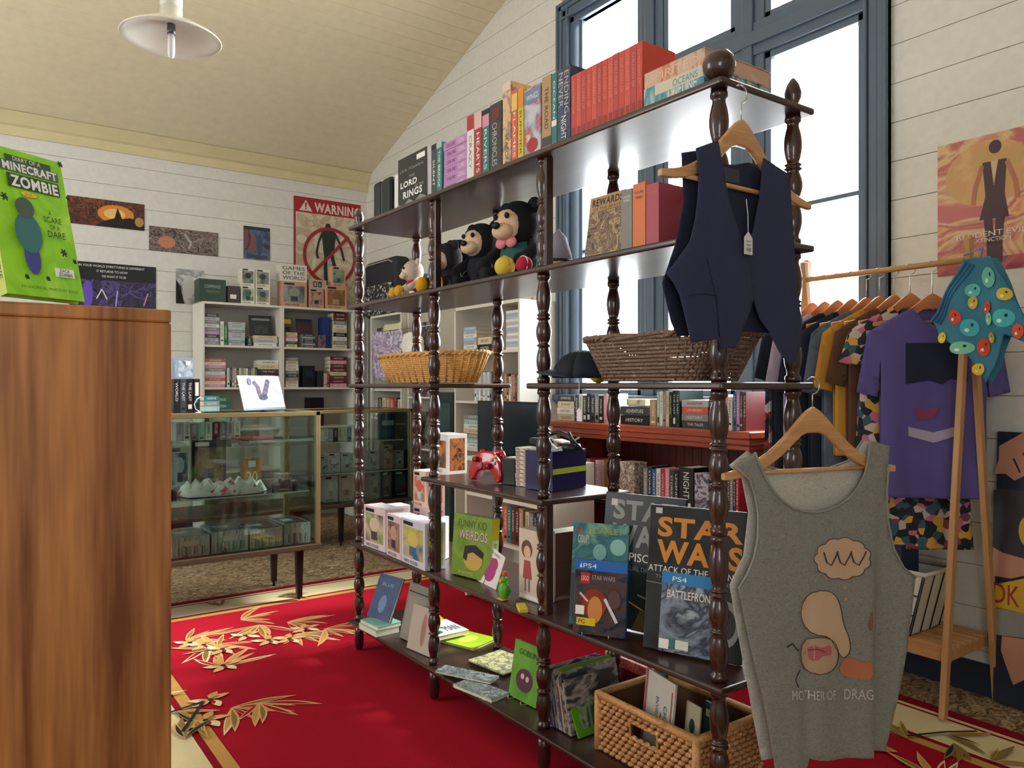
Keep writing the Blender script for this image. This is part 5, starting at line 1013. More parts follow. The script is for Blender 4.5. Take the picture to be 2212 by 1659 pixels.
# ================================================================ fourth shelf
Z4 = SZ[2] + .0005
pA = onZ(1046, 1042, Z4)
controller(T(pA.x, pA.y + .02, Z4 + .073) @ RZ(12) @ RX(-6), mat('b81824', .12, spec=.7), 'translucent red game controller standing on the fourth shelf', 1.16, mat('8a1820', .2))
M_, w_, h_ = card3((1084, 1046), (1112, 1049), (1086, 990), Z4)
slab('black_box', M_, w_, .1, h_, mat('0e1418', .4), 'small black box between the controller and the clear cassette stack', None, None, 'box')
MB().box(w_ * .1, .02, h_, w_ * .9, .06, h_ + .003).build('paper_slip', mat('a8b4a8', .5), bpy.data.objects[[o.name for o in COL.objects if o.name.startswith('black_box')][-1]])
M_, w_, h_ = card3((1113, 1050), (1162, 1056), (1112, 966), Z4)
for i in range(9):
    t = h_ / 9
    slab('cassette_case', M_ @ T(R.uniform(-.001, .001), R.uniform(0, .003), i * t), w_, .075, t * .95, mat(['c8c4b8', 'b8a898', 'c4bcb0', 'a89c94'][i % 4], .25), 'clear cassette case ' + ('at the bottom' if i == 0 else ('on top' if i == 8 else ORD[i] + ' from the bottom')) + ' of the fourth shelf pile', [('r', .02, .15, .7, .85, pic(['e0dcd0', 'c09080', '6a5c54', 'd8d0c4'], 40, 'inlay_print', stretch=(.3, 1, 1))), ('r', .55, .2, .68, .8, mat(['c03040', '5c4c40', '2c2c34'][i % 3], .4))], 'clear cassette cases in a pile', 'cassette', printname='inlay_card')
M_, w_, h_ = card3((1194, 1063), (1266, 1051), (1192, 977), Z4)
nb = 2
o = slab('banded_box', M_, w_, .12, h_, mat('1a1450', .35), 'dark purple boxed set with a lime band on the fourth shelf', [('r', 0, .42, 1, .56, mat('c8e028', .4))] + [('r', 0, .05 + .06 * k, 1, .055 + .06 * k, mat('2c2470', .4)) for k in range(15)], None, 'box', side=[('r', 0, .42, 1, .56, mat('c8e028', .4))])
P_ = M_ @ Vector((w_ / 2, .05, h_ + .001))
hs = thing('headset', 'black and white headset with cables lying on the banded box', 'headset', T(P_.x, P_.y, P_.z))
MB().tube([(-.10, .0, .02), (-.07, .0, .045), (0, 0, .06), (.06, 0, .048), (.085, .0, .02)], .008, 8).build('head_band', mat('1a1e22', .3), hs)
MB().box(-.13, -.03, .012, -.06, .03, .034).build('black_pad', mat('16181c', .4), hs, bev=.006); MB().lathe([(.03, 0), (.034, .01), (.03, .022), (.01, .024)], 20, M=T(.07, 0, .0)).build('ear_cup', mat('20262a', .4), hs)
MB().tube([(-.05, -.02, .05), (0, -.03, .02), (.03, -.03, .004), (.06, -.01, .02), (.09, .02, .045)], .003, 6).build('white_cable', mat('e4e4e4', .3), hs)
MB().tube([(.02, .02, .05), (.06, .0, .06), (.1, -.02, .04), (.12, .0, .01), (.10, .03, .0)], .0035, 6).build('black_cable', BLK, hs)
MB().box(-.01, -.025, .03, .05, .02, .034, M=RY(8)).build('paper_label', mat('b8c4c4', .4), hs)
# ================================================================ fifth shelf
Z5 = SZ[1] + .0005
def vbox(bl, br, tl, lean, t, fc, cols, label, group=None, txt=None):
    M, w, h = card3(bl, br, tl, Z5, lean); return figure_box(M, w, t, h, fc, cols, label, group, txt=txt)
g_ = 'window figure boxes on the fifth shelf'
vbox((786, 1178), (832, 1195), (787, 1090), 0, .09, 'd8c4cc', ['7a8a50', 'c8b8a0', '4a3c44'], 'pink figure box with green figure at the left end of the fifth shelf', g_)
vbox((835, 1198), (866, 1212), (834, 1108), 0, .09, 'd4c0c8', ['5a4038', 'b89080', '3c3038'], 'narrow pink figure box with brown figure on the fifth shelf', g_)
vbox((867, 1212), (918, 1235), (868, 1117), 0, .09, 'c8ccd8', ['8c98a8', 'c8b860', '3c6098'], 'clear figure box with yellow and blue figure on the fifth shelf', g_)
vbox((934, 1222), (970, 1205), (934, 1128), 0, .02, 'e0d8d0', ['e4dcd4', 'd8ccc4', 'c8bcb4'], 'white narrow carton with black side letters behind the second post', None, 'DUEL')
# stack of figure boxes at the back
x_ = pxl(912, 1000, 1.76); 
figure_box(FY(Vector((pxl(846, 1000, 1.74), 1.70, Z5))), .10, .09, .135, 'd8ccd0', ['c8a8a4', 'd4c4c4', '8a7078'], 'pale pink figure box at the back of the fifth shelf', g_)
figure_box(FY(Vector((pxl(893, 1000, 1.70), 1.70, Z5))), .115, .1, .165, 'd0b4bc', ['9a5c60', 'c8a0a0', '4c3c40'], 'pink figure box at the bottom of the tall back stack', 'figure boxes in the tall back stack')
figure_box(FY(Vector((pxl(893, 1000, 1.70), 1.70, Z5 + .1655))), .115, .1, .165, 'e0c4b0', ['8ab0a4', 'd05c40', 'a8c8bc'], 'coral and teal figure box in the middle of the tall back stack', 'figure boxes in the tall back stack')
figure_box(FY(Vector((pxl(925, 1000, 1.70), 1.71, Z5 + .331))), .15, .1, .175, 'ece8e0', ['20242a', 'c8783c', '2a3a34'], 'white figure box with an orange figure on top of the tall back stack', 'figure boxes in the tall back stack', txt='FUNKO')
# green weirdos book box
M_, w_, h_ = card3((974, 1240), (1058, 1262), (976, 1108), Z5, 4)
gw = pic(['6c8c1c', '7c9c28', '5c7c18'], 6, 'olive_cover'); 
o = slab('boxed_book', M_, w_, .035, h_, gw, 'thick olive green book with a yellow spine on the fifth shelf', [('t', 'FUNNY KID', .14, .8, .86, .92, mat('3c4c1c', .4)), ('t', 'WEIRDOS', .16, .6, .88, .74, mat('5c1c34', .4)), ('t', 'WEIRDOS', .17, .61, .89, .75, mat('e0c4c8', .4)),
     # plain generic motif
     ('e', .56, .3, .24, .17, mat('c8a050', .5)), ('p', [(.3, .3), (.34, .5), (.6, .54), (.82, .44), (.8, .34), (.55, .42), (.42, .38), (.4, .26)], BLK), ('t', 'A NOVEL', .2, .05, .6, .1, mat('c8c860', .4))], None, 'book', side=[('r', 0, 0, 1, 1, mat('d8c820', .4)), ('r', 0, .0, 1, .66, mat('d8dcb0', .4)), ('tv', 'FUNNY KID', .3, .1, .7, .6, BLK)], bev=.002)
M_, w_, h_ = card3((1030, 1253), (1068, 1272), (1050, 1172), Z5, 14)
slab('greeting_card', M_ @ RY(9), w_ + .008, .003, h_, mat('e8e4e0', .5), 'white card with a magenta feather shape leaning by the olive book', [('e', .48, .48, .3, .3, mat('b03c7c', .5)), ('e', .62, .66, .18, .16, mat('b03c7c', .5)), ('line', [(.4, .2), (.36, .04)], .004, mat('b03c7c', .5)), ('t', 'HOW TO DRAW', .25, .88, .8, .93, BLK)], None, 'card')
pb_ = onZ(1084, 1296, Z5)
pr_ = thing('parrot_figurine', 'small green parrot figurine with an orange crest on the fifth shelf', 'figurine', T(pb_.x, pb_.y + .01, Z5))
gb = mat('5cae28', .35)
MB().lathe([(.014, 0), (.017, .01), (.02, .022), (.021, .035), (.017, .05), (.012, .06), (.002, .066)], 16).build('parrot_body', gb, pr_)
MB().ball((0, -.002, .066), .0135).build('parrot_head', gb, pr_); MB().ball((0, -.016, .064), .005, sz=1.5).build('beak', mat('e8b83c', .4), pr_)
MB().ball((0, 0, .084), .008, sx=1.2).ball((.006, 0, .09), .006).ball((-.006, 0, .09), .006).build('crest', mat('d8582c', .4), pr_)
for sx in (-1, 1): MB().ball((sx * .019, .0, .034), .012, sx=.5, sz=1.6).build('wing', mat('3c8c24', .4), pr_)
MB().box(-.016, -.02, 0, .016, .01, .006).build('figurine_base', mat('d89058', .5), pr_, bev=.002)
# boxed doll, page block, yellow shoe-like box
M_, w_, h_ = card3((1121, 1290), (1160, 1304), (1122, 1140), Z5, 0)
slab('doll_box', M_, w_ + .025, .055, h_, mat('dcc8b8', .4), 'peach box with a printed drawn doll behind the third post', [('e', .36, .72, .24, .13, mat('6a4a3c', .5)), ('e', .38, .68, .15, .09, mat('e0b89c', .5)), ('p', [(.25, .56), (.5, .56), (.58, .3), (.18, .3)], mat('a84c50', .5)), ('r', .26, .12, .33, .3, mat('8a7870', .5)), ('r', .42, .12, .49, .3, mat('8a7870', .5)), ('r', .05, .02, .95, .08, WHT)], None, 'box')
xa = pxl(1192, 1240, 1.66)
for k in range(2):
    o = MB().box(0, 0, 0, .07, .16, .105).build('book', pic(['c8bc9c', 'd8ceb0', 'b8aa88'], 120, 'cut_pages', stretch=(1, 1, .02)) if k == 0 else pic(['cabfa0', 'dcd2b4', 'b4a684'], 121, 'cut_pages', stretch=(1, 1, .02)), None, T(xa, 1.62, Z5 + .012 + k * .1056), bev=.002)
    tag(o, ['cream page block of a thick book, lower of two beside the third post', 'cream page block of a thick book, upper of two beside the third post'][k], 'book', 'cream page blocks')
    MB().box(.07, .0, 0, .0715, .16, .105).build('cover', mat('5c3c34', .5), o)
o = MB().box(0, 0, 0, .085, .17, .0115).build('wooden_stand', mat('7a6a58', .5), None, T(xa - .005, 1.61, Z5)); tag(o, 'flat brown tray under the cream page blocks', 'tray')
pb_ = onZ(1112, 1312, Z5); o = MB().box(0, 0, 0, .07, .03, .014).build('yellow_box', mat('d8c83c', .5), None, T(pb_.x, pb_.y + .005, Z5) @ RZ(-28), bev=.003); tag(o, 'small flat yellow packet at the shelf edge by the parrot figurine', 'packet')
# large Star Wars books on wire easels and games
sg = mat('8a8c8a', .35); og = mat('d08838', .35)
def easel(M, w, label, m=None):
    m = m or mat('c4c8cc', .2, .8); t = thing('plate_easel', label, 'easel', M)
    for x in (w * .25, w * .75):
        MB().tube([(x, -.028, .012), (x, -.03, .002), (x, .0, .0015), (x, .075, .0015)], .0014, 6).tube([(x, .022, .002), (x, .022, .11)], .0014, 6).tube([(x, .022, .11), (x, .075, .002)], .0014, 6).build('wire_leg', m, t)
    MB().cyl((w * .25, .06, .004), (w * .75, .06, .004), .0014).build('cross_wire', m, t)
M_, w_, h_ = card3((1288, 1345), (1462, 1385), (1290, 1062), Z5, 8)
swb = pic(['22282c', '2c3438', '1c2024'], 5, 'dark_cover', rough=.3)
SWX = lambda col, a, b_, c_, d_: [('T', 'STAR', a, b_, c_, d_, col)]
Mb1 = frame(M_.to_3x3().col[0], M_.to_3x3().col[1], M_.to_3x3().col[2], onZ(1288, 1345, Z5 + .004) )
slab('large_book', Mb1, w_, .016, h_, swb, 'large black book titled in grey behind the other large book', [('T', 'STAR', .12, .8, .96, .95, sg), ('T', 'WARS', .12, .6, .96, .77, sg), ('r', .72, .87, .92, .95, mat('a8aaa4', .4)), ('r', .09, .9, .17, .95, mat('c8c0c0', .4)), ('t', 'EPISODE I', .3, .5, .86, .56, WHT), ('t', 'VISUAL DICTIONARY', .3, .43, .9, .465, sg), ('line', [(.5, .26), (.9, .2)], .004, sg), ('line', [(.4, .2), (.8, .1)], .004, og), ('p', [(.45, .0), (.95, 0), (.9, .12), (.55, .16)], mat('5c4630', .5))], None, 'book', bev=.003)
M_, w_, h_ = card3((1388, 1400), (1600, 1442), (1420, 1092), Z5, 8)
slab('large_book', M_, w_, .016, h_, swb, 'large black book titled in orange nearest the corner post', [('T', 'STAR', .1, .78, .98, .92, og), ('T', 'WARS', .1, .6, .98, .76, og), ('r', .07, .94, .14, .98, mat('c8c0c0', .4)), ('t', 'ATTACK OF THE CLONES', .02, .535, .98, .58, WHT), ('t', 'THE VISUAL DICTIONARY', .1, .49, .9, .515, sg), ('line', [(.0, .46), (.8, .43)], .002, sg), ('e', .85, .25, .13, .15, mat('8a8c90', .4)), ('e', .85, .25, .09, .1, mat('34383c', .4)), ('p', [(.6, 0), (.8, 0), (.7, .14)], mat('b09070', .4))], None, 'book', bev=.003)
easel(M_ @ T(0, -.0, 0), w_, 'black wire easel holding the orange titled book', mat('1c1e22', .3, .5))
# game cases
M_, w_, h_ = card3((1229, 1352), (1352, 1368), (1231, 1131), Z5, 8)
slab('game_case', frame(M_.to_3x3().col[0], M_.to_3x3().col[1], M_.to_3x3().col[2], onZ(1229, 1350, Z5) + vZ * .003), w_, .014, h_, pic(['2c5c60', '4c8488', '3c6c74', '78a8a4'], 8, 'teal_cover', rough=.2), 'teal game case behind the blue topped game on the fifth shelf', [('e', .1, .93, .04, .025, mat('a04040', .4)), ('t', 'SCARLET', .3, .9, .9, .96, mat('a8a838', .4)), ('t', 'COUP!', .1, .8, .3, .88, mat('c8c8a8', .4)), ('e', .82, .78, .14, .08, mat('90c4bc', .4)), ('e', .5, .72, .12, .08, mat('7cb0ac', .4)), ('r', .0, .1, .3, .5, mat('3c5058', .4))], None, 'game case', bev=.002)
M_, w_, h_ = card3((1236, 1368), (1350, 1384), (1238, 1208), Z5, 8)
legoL = [('r', 0, .86, 1, 1, mat('2f6cc0', .25)), ('t', 'PS4', .16, .89, .42, .95, WHT), ('p', [(.09, .89), (.14, .89), (.12, .96)], WHT), ('r', .12, .68, .3, .82, mat('c83038', .3)), ('t', 'LEGO', .14, .72, .28, .78, WHT), ('t', 'STAR WARS', .34, .74, .78, .8, mat('b0a090', .4)),
         ('e', .4, .42, .24, .2, mat('8a3420', .4)), ('e', .42, .34, .14, .18, mat('d08848', .4)), ('line', [(.12, .55), (.28, .44)], .006, mat('e0c0c0', .4)), ('line', [(.6, .5), (.84, .2)], .009, mat('d8d4d8', .4)), ('e', .78, .5, .12, .12, mat('5c4448', .4)), ('r', .05, .26, .22, .38, WHT), ('r', .08, .12, .44, .22, mat('d8c020', .4)), ('t', 'PG', .12, .14, .24, .2, BLK)]
slab('game_case', M_, w_, .015, h_, pic(['2c3440', '4c4c58', '5c3c34', '3c4454', '22262e'], 9, 'busy_game_cover', rough=.15), 'game case with bright blue top leaning on a wire easel', legoL, None, 'game case', bev=.003, side=[('r', 0, 0, 1, 1, mat('2458a8', .25))])
easel(M_, w_, 'small wire easel holding the blue topped game case')
M_, w_, h_ = card3((1420, 1410), (1540, 1434), (1443, 1240), Z5, 10)
slab('game_case', frame(M_.to_3x3().col[0], M_.to_3x3().col[1], M_.to_3x3().col[2], onZ(1420, 1410, Z5) + vZ * .004), w_, .015, h_, pic(['5c6474', '8a94a4', '3c4454', 'a8b0bc'], 5, 'shrink_wrapped_cover', rough=.08, dist=3), 'shrink wrapped grey game case before the orange titled book', [('r', 0, .85, 1, 1, mat('3c84c0', .2)), ('t', 'PS4', .2, .89, .46, .95, WHT), ('t', 'BATTLEFRONT', .12, .68, .98, .78, WHT), ('r', .02, .04, .2, .16, WHT), ('r', .22, .06, .3, .18, cmat('teal')), ('r', .32, .06, .56, .17, mat('d8d8c8', .4))], None, 'game case', bev=.003)
# ================================================================ bottom shelf
Z6b = SZ[0] + .0005
def flat(px_bl, px_br, px_tl, z, t, m, label, layers=None, group=None, name='book', pages=True):
    A, B, D = onZ(*px_bl, z + t), onZ(*px_br, z + t), onZ(*px_tl, z + t); ux = (B - A); w = ux.length; ux.normalize(); v = vZ.cross(ux); d = (D - A).dot(v)
    P = Vector((A.x, A.y, z)); b = MB(); c = .0012
    if pages and t > .006:
        b.box(0, 0, 0, w, d, c); b.box(0, 0, t - c, w, d, t); b.box(0, 0, c, c, d, t - c); o = b.build(name, m, None, frame(ux, v, vZ, P)); MB().box(c, .002, c, w - .002, d - .002, t - c).build('page_block', PAPERH, o)
    else: o = b.box(0, 0, 0, w, d, t).build(name, m, None, frame(ux, v, vZ, P))
    tag(o, label, 'book' if name == 'book' else name.replace('_', ' '), group)
    if layers: art('cover_print', w, d, layers, o, frame(vX, -vZ, vY, Vector((0, 0, t))))
    return o, w, d
mt = mat('7cc4b4', .4)
flat((775, 1345), (812, 1364), (812, 1328), Z6b, .026, mt, 'mint green book lying flat under the leaning blue book')
o1 = flat((778, 1338), (816, 1355), (815, 1321), Z6b + .0265, .016, mat('94d4c4', .4), 'paler mint book on top of the flat mint one')
M_, w_, h_ = card3((792, 1334), (828, 1346), (826, 1240), Z6b + .043, 24)
slab('leaning_book', M_, w_ + .035, .016, h_ * .98, pic(['1c3460', '28487c', '1a2c50'], 5, 'blue_cover'), 'dark blue book leaning back above the mint books', [('e', .5, .35, .16, .2, mat('6c84a8', .4)), ('t', 'BLUE', .25, .75, .75, .83, mat('8aa0c0', .4))], None, 'book', pages=True)
M_, w_, h_ = card3((862, 1378), (900, 1396), (892, 1260), Z6b, 14)
slab('framed_print', M_, w_ + .03, .012, h_, mat('8a847c', .5), 'grey booklet leaning behind the pale one at the second post', [('r', .05, .84, .95, .86, BLK), ('r', .1, .1, .9, .8, mat('948e84', .5))], None, 'booklet')
M_, w_, h_ = card3((878, 1400), (925, 1420), (905, 1308), Z6b, 12)
slab('framed_print', M_, w_ + .005, .006, h_, mat('b8aca0', .4), 'pale booklet with a pink stripe leaning at the second post', [('e', .6, .5, .1, .36, mat('a87470', .5))], None, 'booklet')
yw = mat('e8c818', .4); lm = mat('b4dc28', .4)
flat((925, 1368), (985, 1360), (938, 1312), Z6b, .02, yw, 'yellow book lying flat behind the second post', [('e', .6, .6, .2, .2, mat('3c4430', .4))])
flat((942, 1376), (1013, 1360), (940, 1342), Z6b + .0205, .018, WHT, 'white book with coloured letters lying on the yellow one', [('t', 'DOG', .1, .45, .5, .8, cmat('maroon')), ('t', 'MAN', .5, .2, .9, .55, cmat('blue')), ('e', .25, .25, .1, .12, cmat('green'))])
flat((948, 1382), (1022, 1401), (1000, 1360), Z6b, .01, lm, 'lime green book lying flat by the back post', [('e', .5, .5, .2, .3, mat('d8f060', .4))])
cam_ = pic(['2a3438', '8a9c9c', '4a5c60', 'c0ccc8', '16201f'], 26, 'blotchy_cover', dist=2)
flat((940, 1449), (1058, 1474), (972, 1438), Z6b + .012, .008, cam_, 'blue grey blotchy book lying across another at the shelf edge', None)
flat((978, 1478), (1062, 1512), (1012, 1462), Z6b, .0115, pic(['3a4648', '9aa8a8', '5a686a', 'd0d8d4', '1f2828'], 24, 'blotchy_cover2', dist=2), 'grey patterned book under the blotchy one')
for k in range(3): flat((1012, 1425), (1088, 1455), (1062, 1396), Z6b + k * .0062, .006, pic(['a8ac70', 'd8d8a0', '6a6c50', 'e4e4c8'], 22, 'pale_yellow_magazine') if k == 2 else mat('c8c8a8', .5), ['lowest pale yellow magazine on the bottom shelf', 'middle pale yellow magazine on the bottom shelf', 'uppermost pale yellow magazine on the bottom shelf'][k], None, 'pale yellow magazines', 'magazine')
M_, w_, h_ = card3((1098, 1502), (1152, 1530), (1124, 1385), Z6b, 10)
slab('leaning_book', M_, w_ + .012, .01, h_, pic(['4c8420', '68a830', '5a9a28'], 6, 'green_cover2'), 'green book with a purple blob leaning on a wire easel', [('e', .5, .36, .3, .2, mat('5c2c48', .4)), ('e', .42, .42, .06, .05, mat('c8c0b0', .4)), ('e', .6, .4, .06, .05, mat('c8c0b0', .4)), ('t', 'GOBLIN', .2, .78, .85, .88, mat('2c4c18', .4))], None, 'book', pages=True)
easel(M_, w_, 'white wire easel under the green book with a purple blob', mat('d8d4cc', .3, .3))
# leaning row of magazines
x0 = pxl(1166, 1500, 1.5) + .02
Ms = [('6a5c64', 'grey'), ('5a3a6c', 'purple'), ('7a4a80', 'plum'), ('3a3048', 'dark purple'), ('8a7c80', 'taupe'), ('4a5060', 'slate'), ('9a9484', 'beige'), ('3c4c5c', 'blue grey'), ('7c3848', 'wine'), ('a8a49c', 'pale grey'), ('5a4a40', 'brown'), ('2c3440', 'navy'), ('8a8c60', 'olive'), ('3a3c40', 'charcoal')]
for i, (c_, n_) in enumerate(Ms):
    o = MB().box(0, 0, 0, .0052, .21 + .012 * (i % 3), .155 + .01 * (i % 4)).build('magazine', pic([c_, c_, 'b0a8a0', c_], 18, 'magazine_edge', stretch=(1, .3, 1)), None, T(x0 + i * .0078, 1.525, Z6b + .0035) @ RY(-12))
    tag(o, f'{n_} magazine in the slanting row by the woven hamper', 'magazine', 'slanting magazines on the bottom shelf')
o = slab('plastic_folder', FY(Vector((x0 + .125, 1.535, Z6b + .001))) @ RY(-27), .006, .22, .21, mat('5c9818', .35), 'bright green folder slanting against the woven hamper', None, None, 'folder', side=[('r', .1, .1, .9, .9, pic(['3c5a4c', '8aa884', '5c7c34', '28403c'], 12))])
# dark red gift bag at back
rdb = thing('red_gift_bag', 'dark red gift bag with a patterned rim behind the woven hamper', 'gift bag', T(0, 0, 0))
a_ = pxl(1300, 1450, 1.815); MB().box(a_, 1.835, .012, a_ + .22, 1.93, .30).build('bag_body', mat('8a1424', .35), rdb, bev=.004); MB().box(a_ - .002, 1.832, .27, a_ + .222, 1.933, .303).build('patterned_rim', pic(['d04038', 'e89078', 'c83040', 'e8c0a0'], 40, 'floral_rim'), rdb)
# woven hamper
hm = thing('seagrass_hamper', 'woven seagrass hamper with a handle slot at the corner post', 'hamper', T(0, 0, 0))
hx0, hx1, hy0, hy1, hz0, hz1 = -1.70, -1.335, 1.545, 1.81, Z6b + .001, .325
hx0 = onY(1292, 1500, hy0).x
sea = pic(['8a5c30', 'c8905c', 'a87440', 'e0b078'], 45, 'seagrass', rough=.6); seam = pic(['b07c44', 'd8a468', 'c08c50'], 50, 'seagrass_rim', rough=.6)
def weave(Px, u, w, h, nu, nv, skip=None, bulge=.009):
    b = MB()
    for j in range(nv):
        for i in range(nu):
            f0 = (i + (.5 if j % 2 else 0)) / nu
            if f0 > 1 - .5 / nu: continue
            fx = f0 + .5 / nu; fz = (j + .5) / nv
            if skip and skip(fx, fz): continue
            c_ = Px + u * (w * fx) + vZ * (h * fz); nrm = u.cross(vZ)
            M = frame(u, -nrm, vZ, c_)
            b.lathe([(.0005, -w / nu * .56), (h / nv * .42, -w / nu * .3), (h / nv * .52, 0), (h / nv * .42, w / nu * .3), (.0005, w / nu * .56)], 7, M=M @ RY(90 - 14))
    return b
sk = lambda fx, fz: .34 < fx < .66 and .55 < fz < .8
H_ = hz1 - hz0
weave(Vector((hx0, hy0, hz0)), vX, hx1 - hx0, H_ - .02, 15, 10, sk).build('front_weave', sea, hm)
weave(Vector((hx1, hy0, hz0)), vY, hy1 - hy0, H_ - .02, 10, 10).build('end_weave', sea, hm)
b = MB(); wv = .004
W_ = hx1 - hx0; s0, s1, q0, q1 = hx0 + W_ * .36, hx0 + W_ * .64, hz0 + (H_ - .02) * .56, hz0 + (H_ - .02) * .8
b.box(hx0, hy0 + wv, hz0, hx1, hy0 + wv + .006, q0); b.box(hx0, hy0 + wv, q0, s0, hy0 + wv + .006, q1); b.box(s1, hy0 + wv, q0, hx1, hy0 + wv + .006, q1); b.box(hx0, hy0 + wv, q1, hx1, hy0 + wv + .006, hz1 - .02)
b.box(hx1 - .01, hy0, hz0, hx1 - .004, hy1, hz1 - .02); b.box(hx0 + .004, hy0, hz0, hx0 + .01, hy1, hz1 - .02); b.box(hx0, hy1 - .01, hz0, hx1, hy1 - .004, hz1 - .02); b.box(hx0, hy0, hz0, hx1, hy1, hz0 + .006)
b.build('hamper_lining', mat('5c3c24', .8), hm)
b = MB(); cs = [(hx0, hy0), (hx1, hy0), (hx1, hy1), (hx0, hy1)]
b.tube([(x, y, hz1 - .012) for x, y in cs], .013, 8, closed=True); b.tube([(s0, hy0, q1 + .004), (s1, hy0, q1 + .004), (s1, hy0, q0 - .004), (s0, hy0, q0 - .004)], .005, 6, closed=True)
for x, y in cs[:2]: b.cyl((x, y, hz0), (x, y, hz1 - .01), .011)
b.build('hamper_rim', seam, hm)
def inhamper(x, y, w, h, t, m, rot, lay, label, name='booklet'):
    return slab(name, T(x, y, hz0 + .007) @ RZ(rot) @ RX(-6), w, t, h, m, label, lay, None, name)
inhamper(-1.615, 1.62, .15, .245, .008, mat('d4cec0', .5), -14, [('r', .02, .0, .1, 1, mat('b05c60', .5)), ('tv', 'ENVIRONMENT', .42, .25, .52, .75, cmat('dark grey')), ('tv', 'AND', .58, .4, .64, .6, cmat('dark grey')), ('tv', 'CHANGE', .7, .3, .8, .7, cmat('dark grey')), ('r', .92, .1, .95, .9, mat('b05c60', .5))], 'cream booklet with vertical title standing in the hamper')
inhamper(-1.455, 1.62, .06, .2, .006, mat('b8ac90', .5), -10, [('e', .5, .7, .2, .1, cmat('dark green'))], 'small tan booklet beside the cream one in the hamper')
inhamper(-1.63, 1.68, .05, .22, .008, mat('3c5a4c', .5), -10, None, 'green booklet at the back of the hamper')
inhamper(-1.44, 1.68, .08, .19, .01, mat('1c5c54', .4), -12, [('r', .1, .8, .9, .9, WHT)], 'teal booklet near the corner post in the hamper')
# ================================================================ cloth helpers
def dens(pts, step):
    out = []
    for i, p in enumerate(pts):
        q = pts[(i + 1) % len(pts)]; n = max(1, int(math.hypot(q[0] - p[0], q[1] - p[1]) / step))
        out += [(p[0] + (q[0] - p[0]) * k / n, p[1] + (q[1] - p[1]) * k / n) for k in range(n)]
    return out
def smooth(pts, it=1):
    for _ in range(it):
        o = []
        for i, p in enumerate(pts):
            q = pts[(i + 1) % len(pts)]; o += [(p[0] * .75 + q[0] * .25, p[1] * .75 + q[1] * .25), (p[0] * .25 + q[0] * .75, p[1] * .25 + q[1] * .75)]
        pts = o
    return pts
def tri(pts, step):
    P = dens(pts, step); xs = [p[0] for p in P]; ys = [p[1] for p in P]; n = len(P); V = [Vector(p) for p in P]
    x = min(xs) + step * .5
    while x < max(xs):
        y = min(ys) + step * .5
        while y < max(ys): V.append(Vector((x, y))); y += step
        x += step
    r = delaunay_2d_cdt(V, [], [list(range(n))], 1, 1e-5); return [(v.x, v.y) for v in r[0]], [list(f) for f in r[2]]
def sheet(b, pts, fn, step=.02, mi=0, sm=True):
    v, f = tri(pts, step); used = sorted({i for t in f for i in t}); ix = {k: j for j, k in enumerate(used)}
    b.add([fn(*v[i]) for i in used], [[ix[i] for i in t] for t in f], mi, sm); return b
def hanger(M, w, label, drop=.17, m=None, group=None, hook=.055, bar=True, ztop=None):
    """wooden hanger: neck at origin, arms along x, hook upwards"""
    wdm = m or wood('b07848', 'd8a870', 'X', 2.5, .35, 'pale_hanger_wood', coat=.2)
    t = thing('clothes_hanger', label, 'clothes hanger', M, group); b = MB(); n = 14
    up = []; lo = []
    for i in range(-n, n + 1):
        s = i / n; a = abs(s); zc = -drop * (1 - math.exp(-(a * 2.1) ** 1.45)) * .97; th = .026 * (1 - a) + .013
        if a < .15: th += .012 * (1 - a / .15)
        up.append((s * w / 2, zc)); lo.append((s * w / 2, zc - th * 1.25))
    b.prism(lo + up[::-1], -.007, .007); o = b.build('hanger_arms', wdm, t, bev=.004, seg=3)
    if bar: MB().cyl((-w * .44, 0, -drop * .93), (w * .44, 0, -drop * .93), .0055).build('trouser_bar', wdm, t)
    h = hook; r_ = .0205; pts = [(0, 0, -.01), (0, 0, h * .4)] + [(r_ * math.sin(k), 0, h - r_ * math.cos(k)) for k in [x * .4 for x in range(0, 11)]]
    MB().tube(pts, .0018, 6).build('hook', mat('c8c8c8', .2, .9), t)
    return t
# ================================================================ grey tank top hanging from the right end of the unit
HX = 0.0   # local: y along the hanger, x towards the room
TP = C0 + ray(1755, 878) * (1.86 / F); TY = math.radians(15); TU = Vector((math.sin(TY), math.cos(TY), 0)); TN = TU.cross(vZ)
TO = Vector((TP.x, TP.y, 0)); TM = frame(TN, TU, vZ, TO)
def mapX(X): return lambda px, py: (lambda p: (p.y, p.z))(onX(px, py, X))
u1 = lambda px, py: (lambda p: ((p - TO).dot(TU), p.z))(onP(px, py, TO, TN))
fold_y = u1(1884, 1400)[0]
z_t, z_b = u1(1800, 960)[1], u1(1800, 1640)[1]
def tankd(y, z):
    t = max(0, min(1, (z_t - z) / (z_t - z_b)))
    d = .004 * math.sin(y * 38 + 1) * t + .010 * math.exp(-((y - (fold_y - .25)) / .07) ** 2) * t * t
    f = max(0, min(1, (y - fold_y + .006) / .02)); d += (-.045 * f * max(0, t - .12) + .03 * max(0, min(1, (y - fold_y - .02) / .08)) * t)
    f2 = math.exp(-((y - u1(1735, 1600)[0]) / .012) ** 2); d -= .022 * f2 * max(0, (t - .45)) * 1.5
    return d
ftank = lambda y, z: (HX + .012 + tankd(y, z), y, z)
btank = lambda y, z: (HX - .010 - .004 * (1 + math.sin(y * 30)) - .03 * max(0, min(1, (z_t - z) / (z_t - z_b) - .1)), y, z)
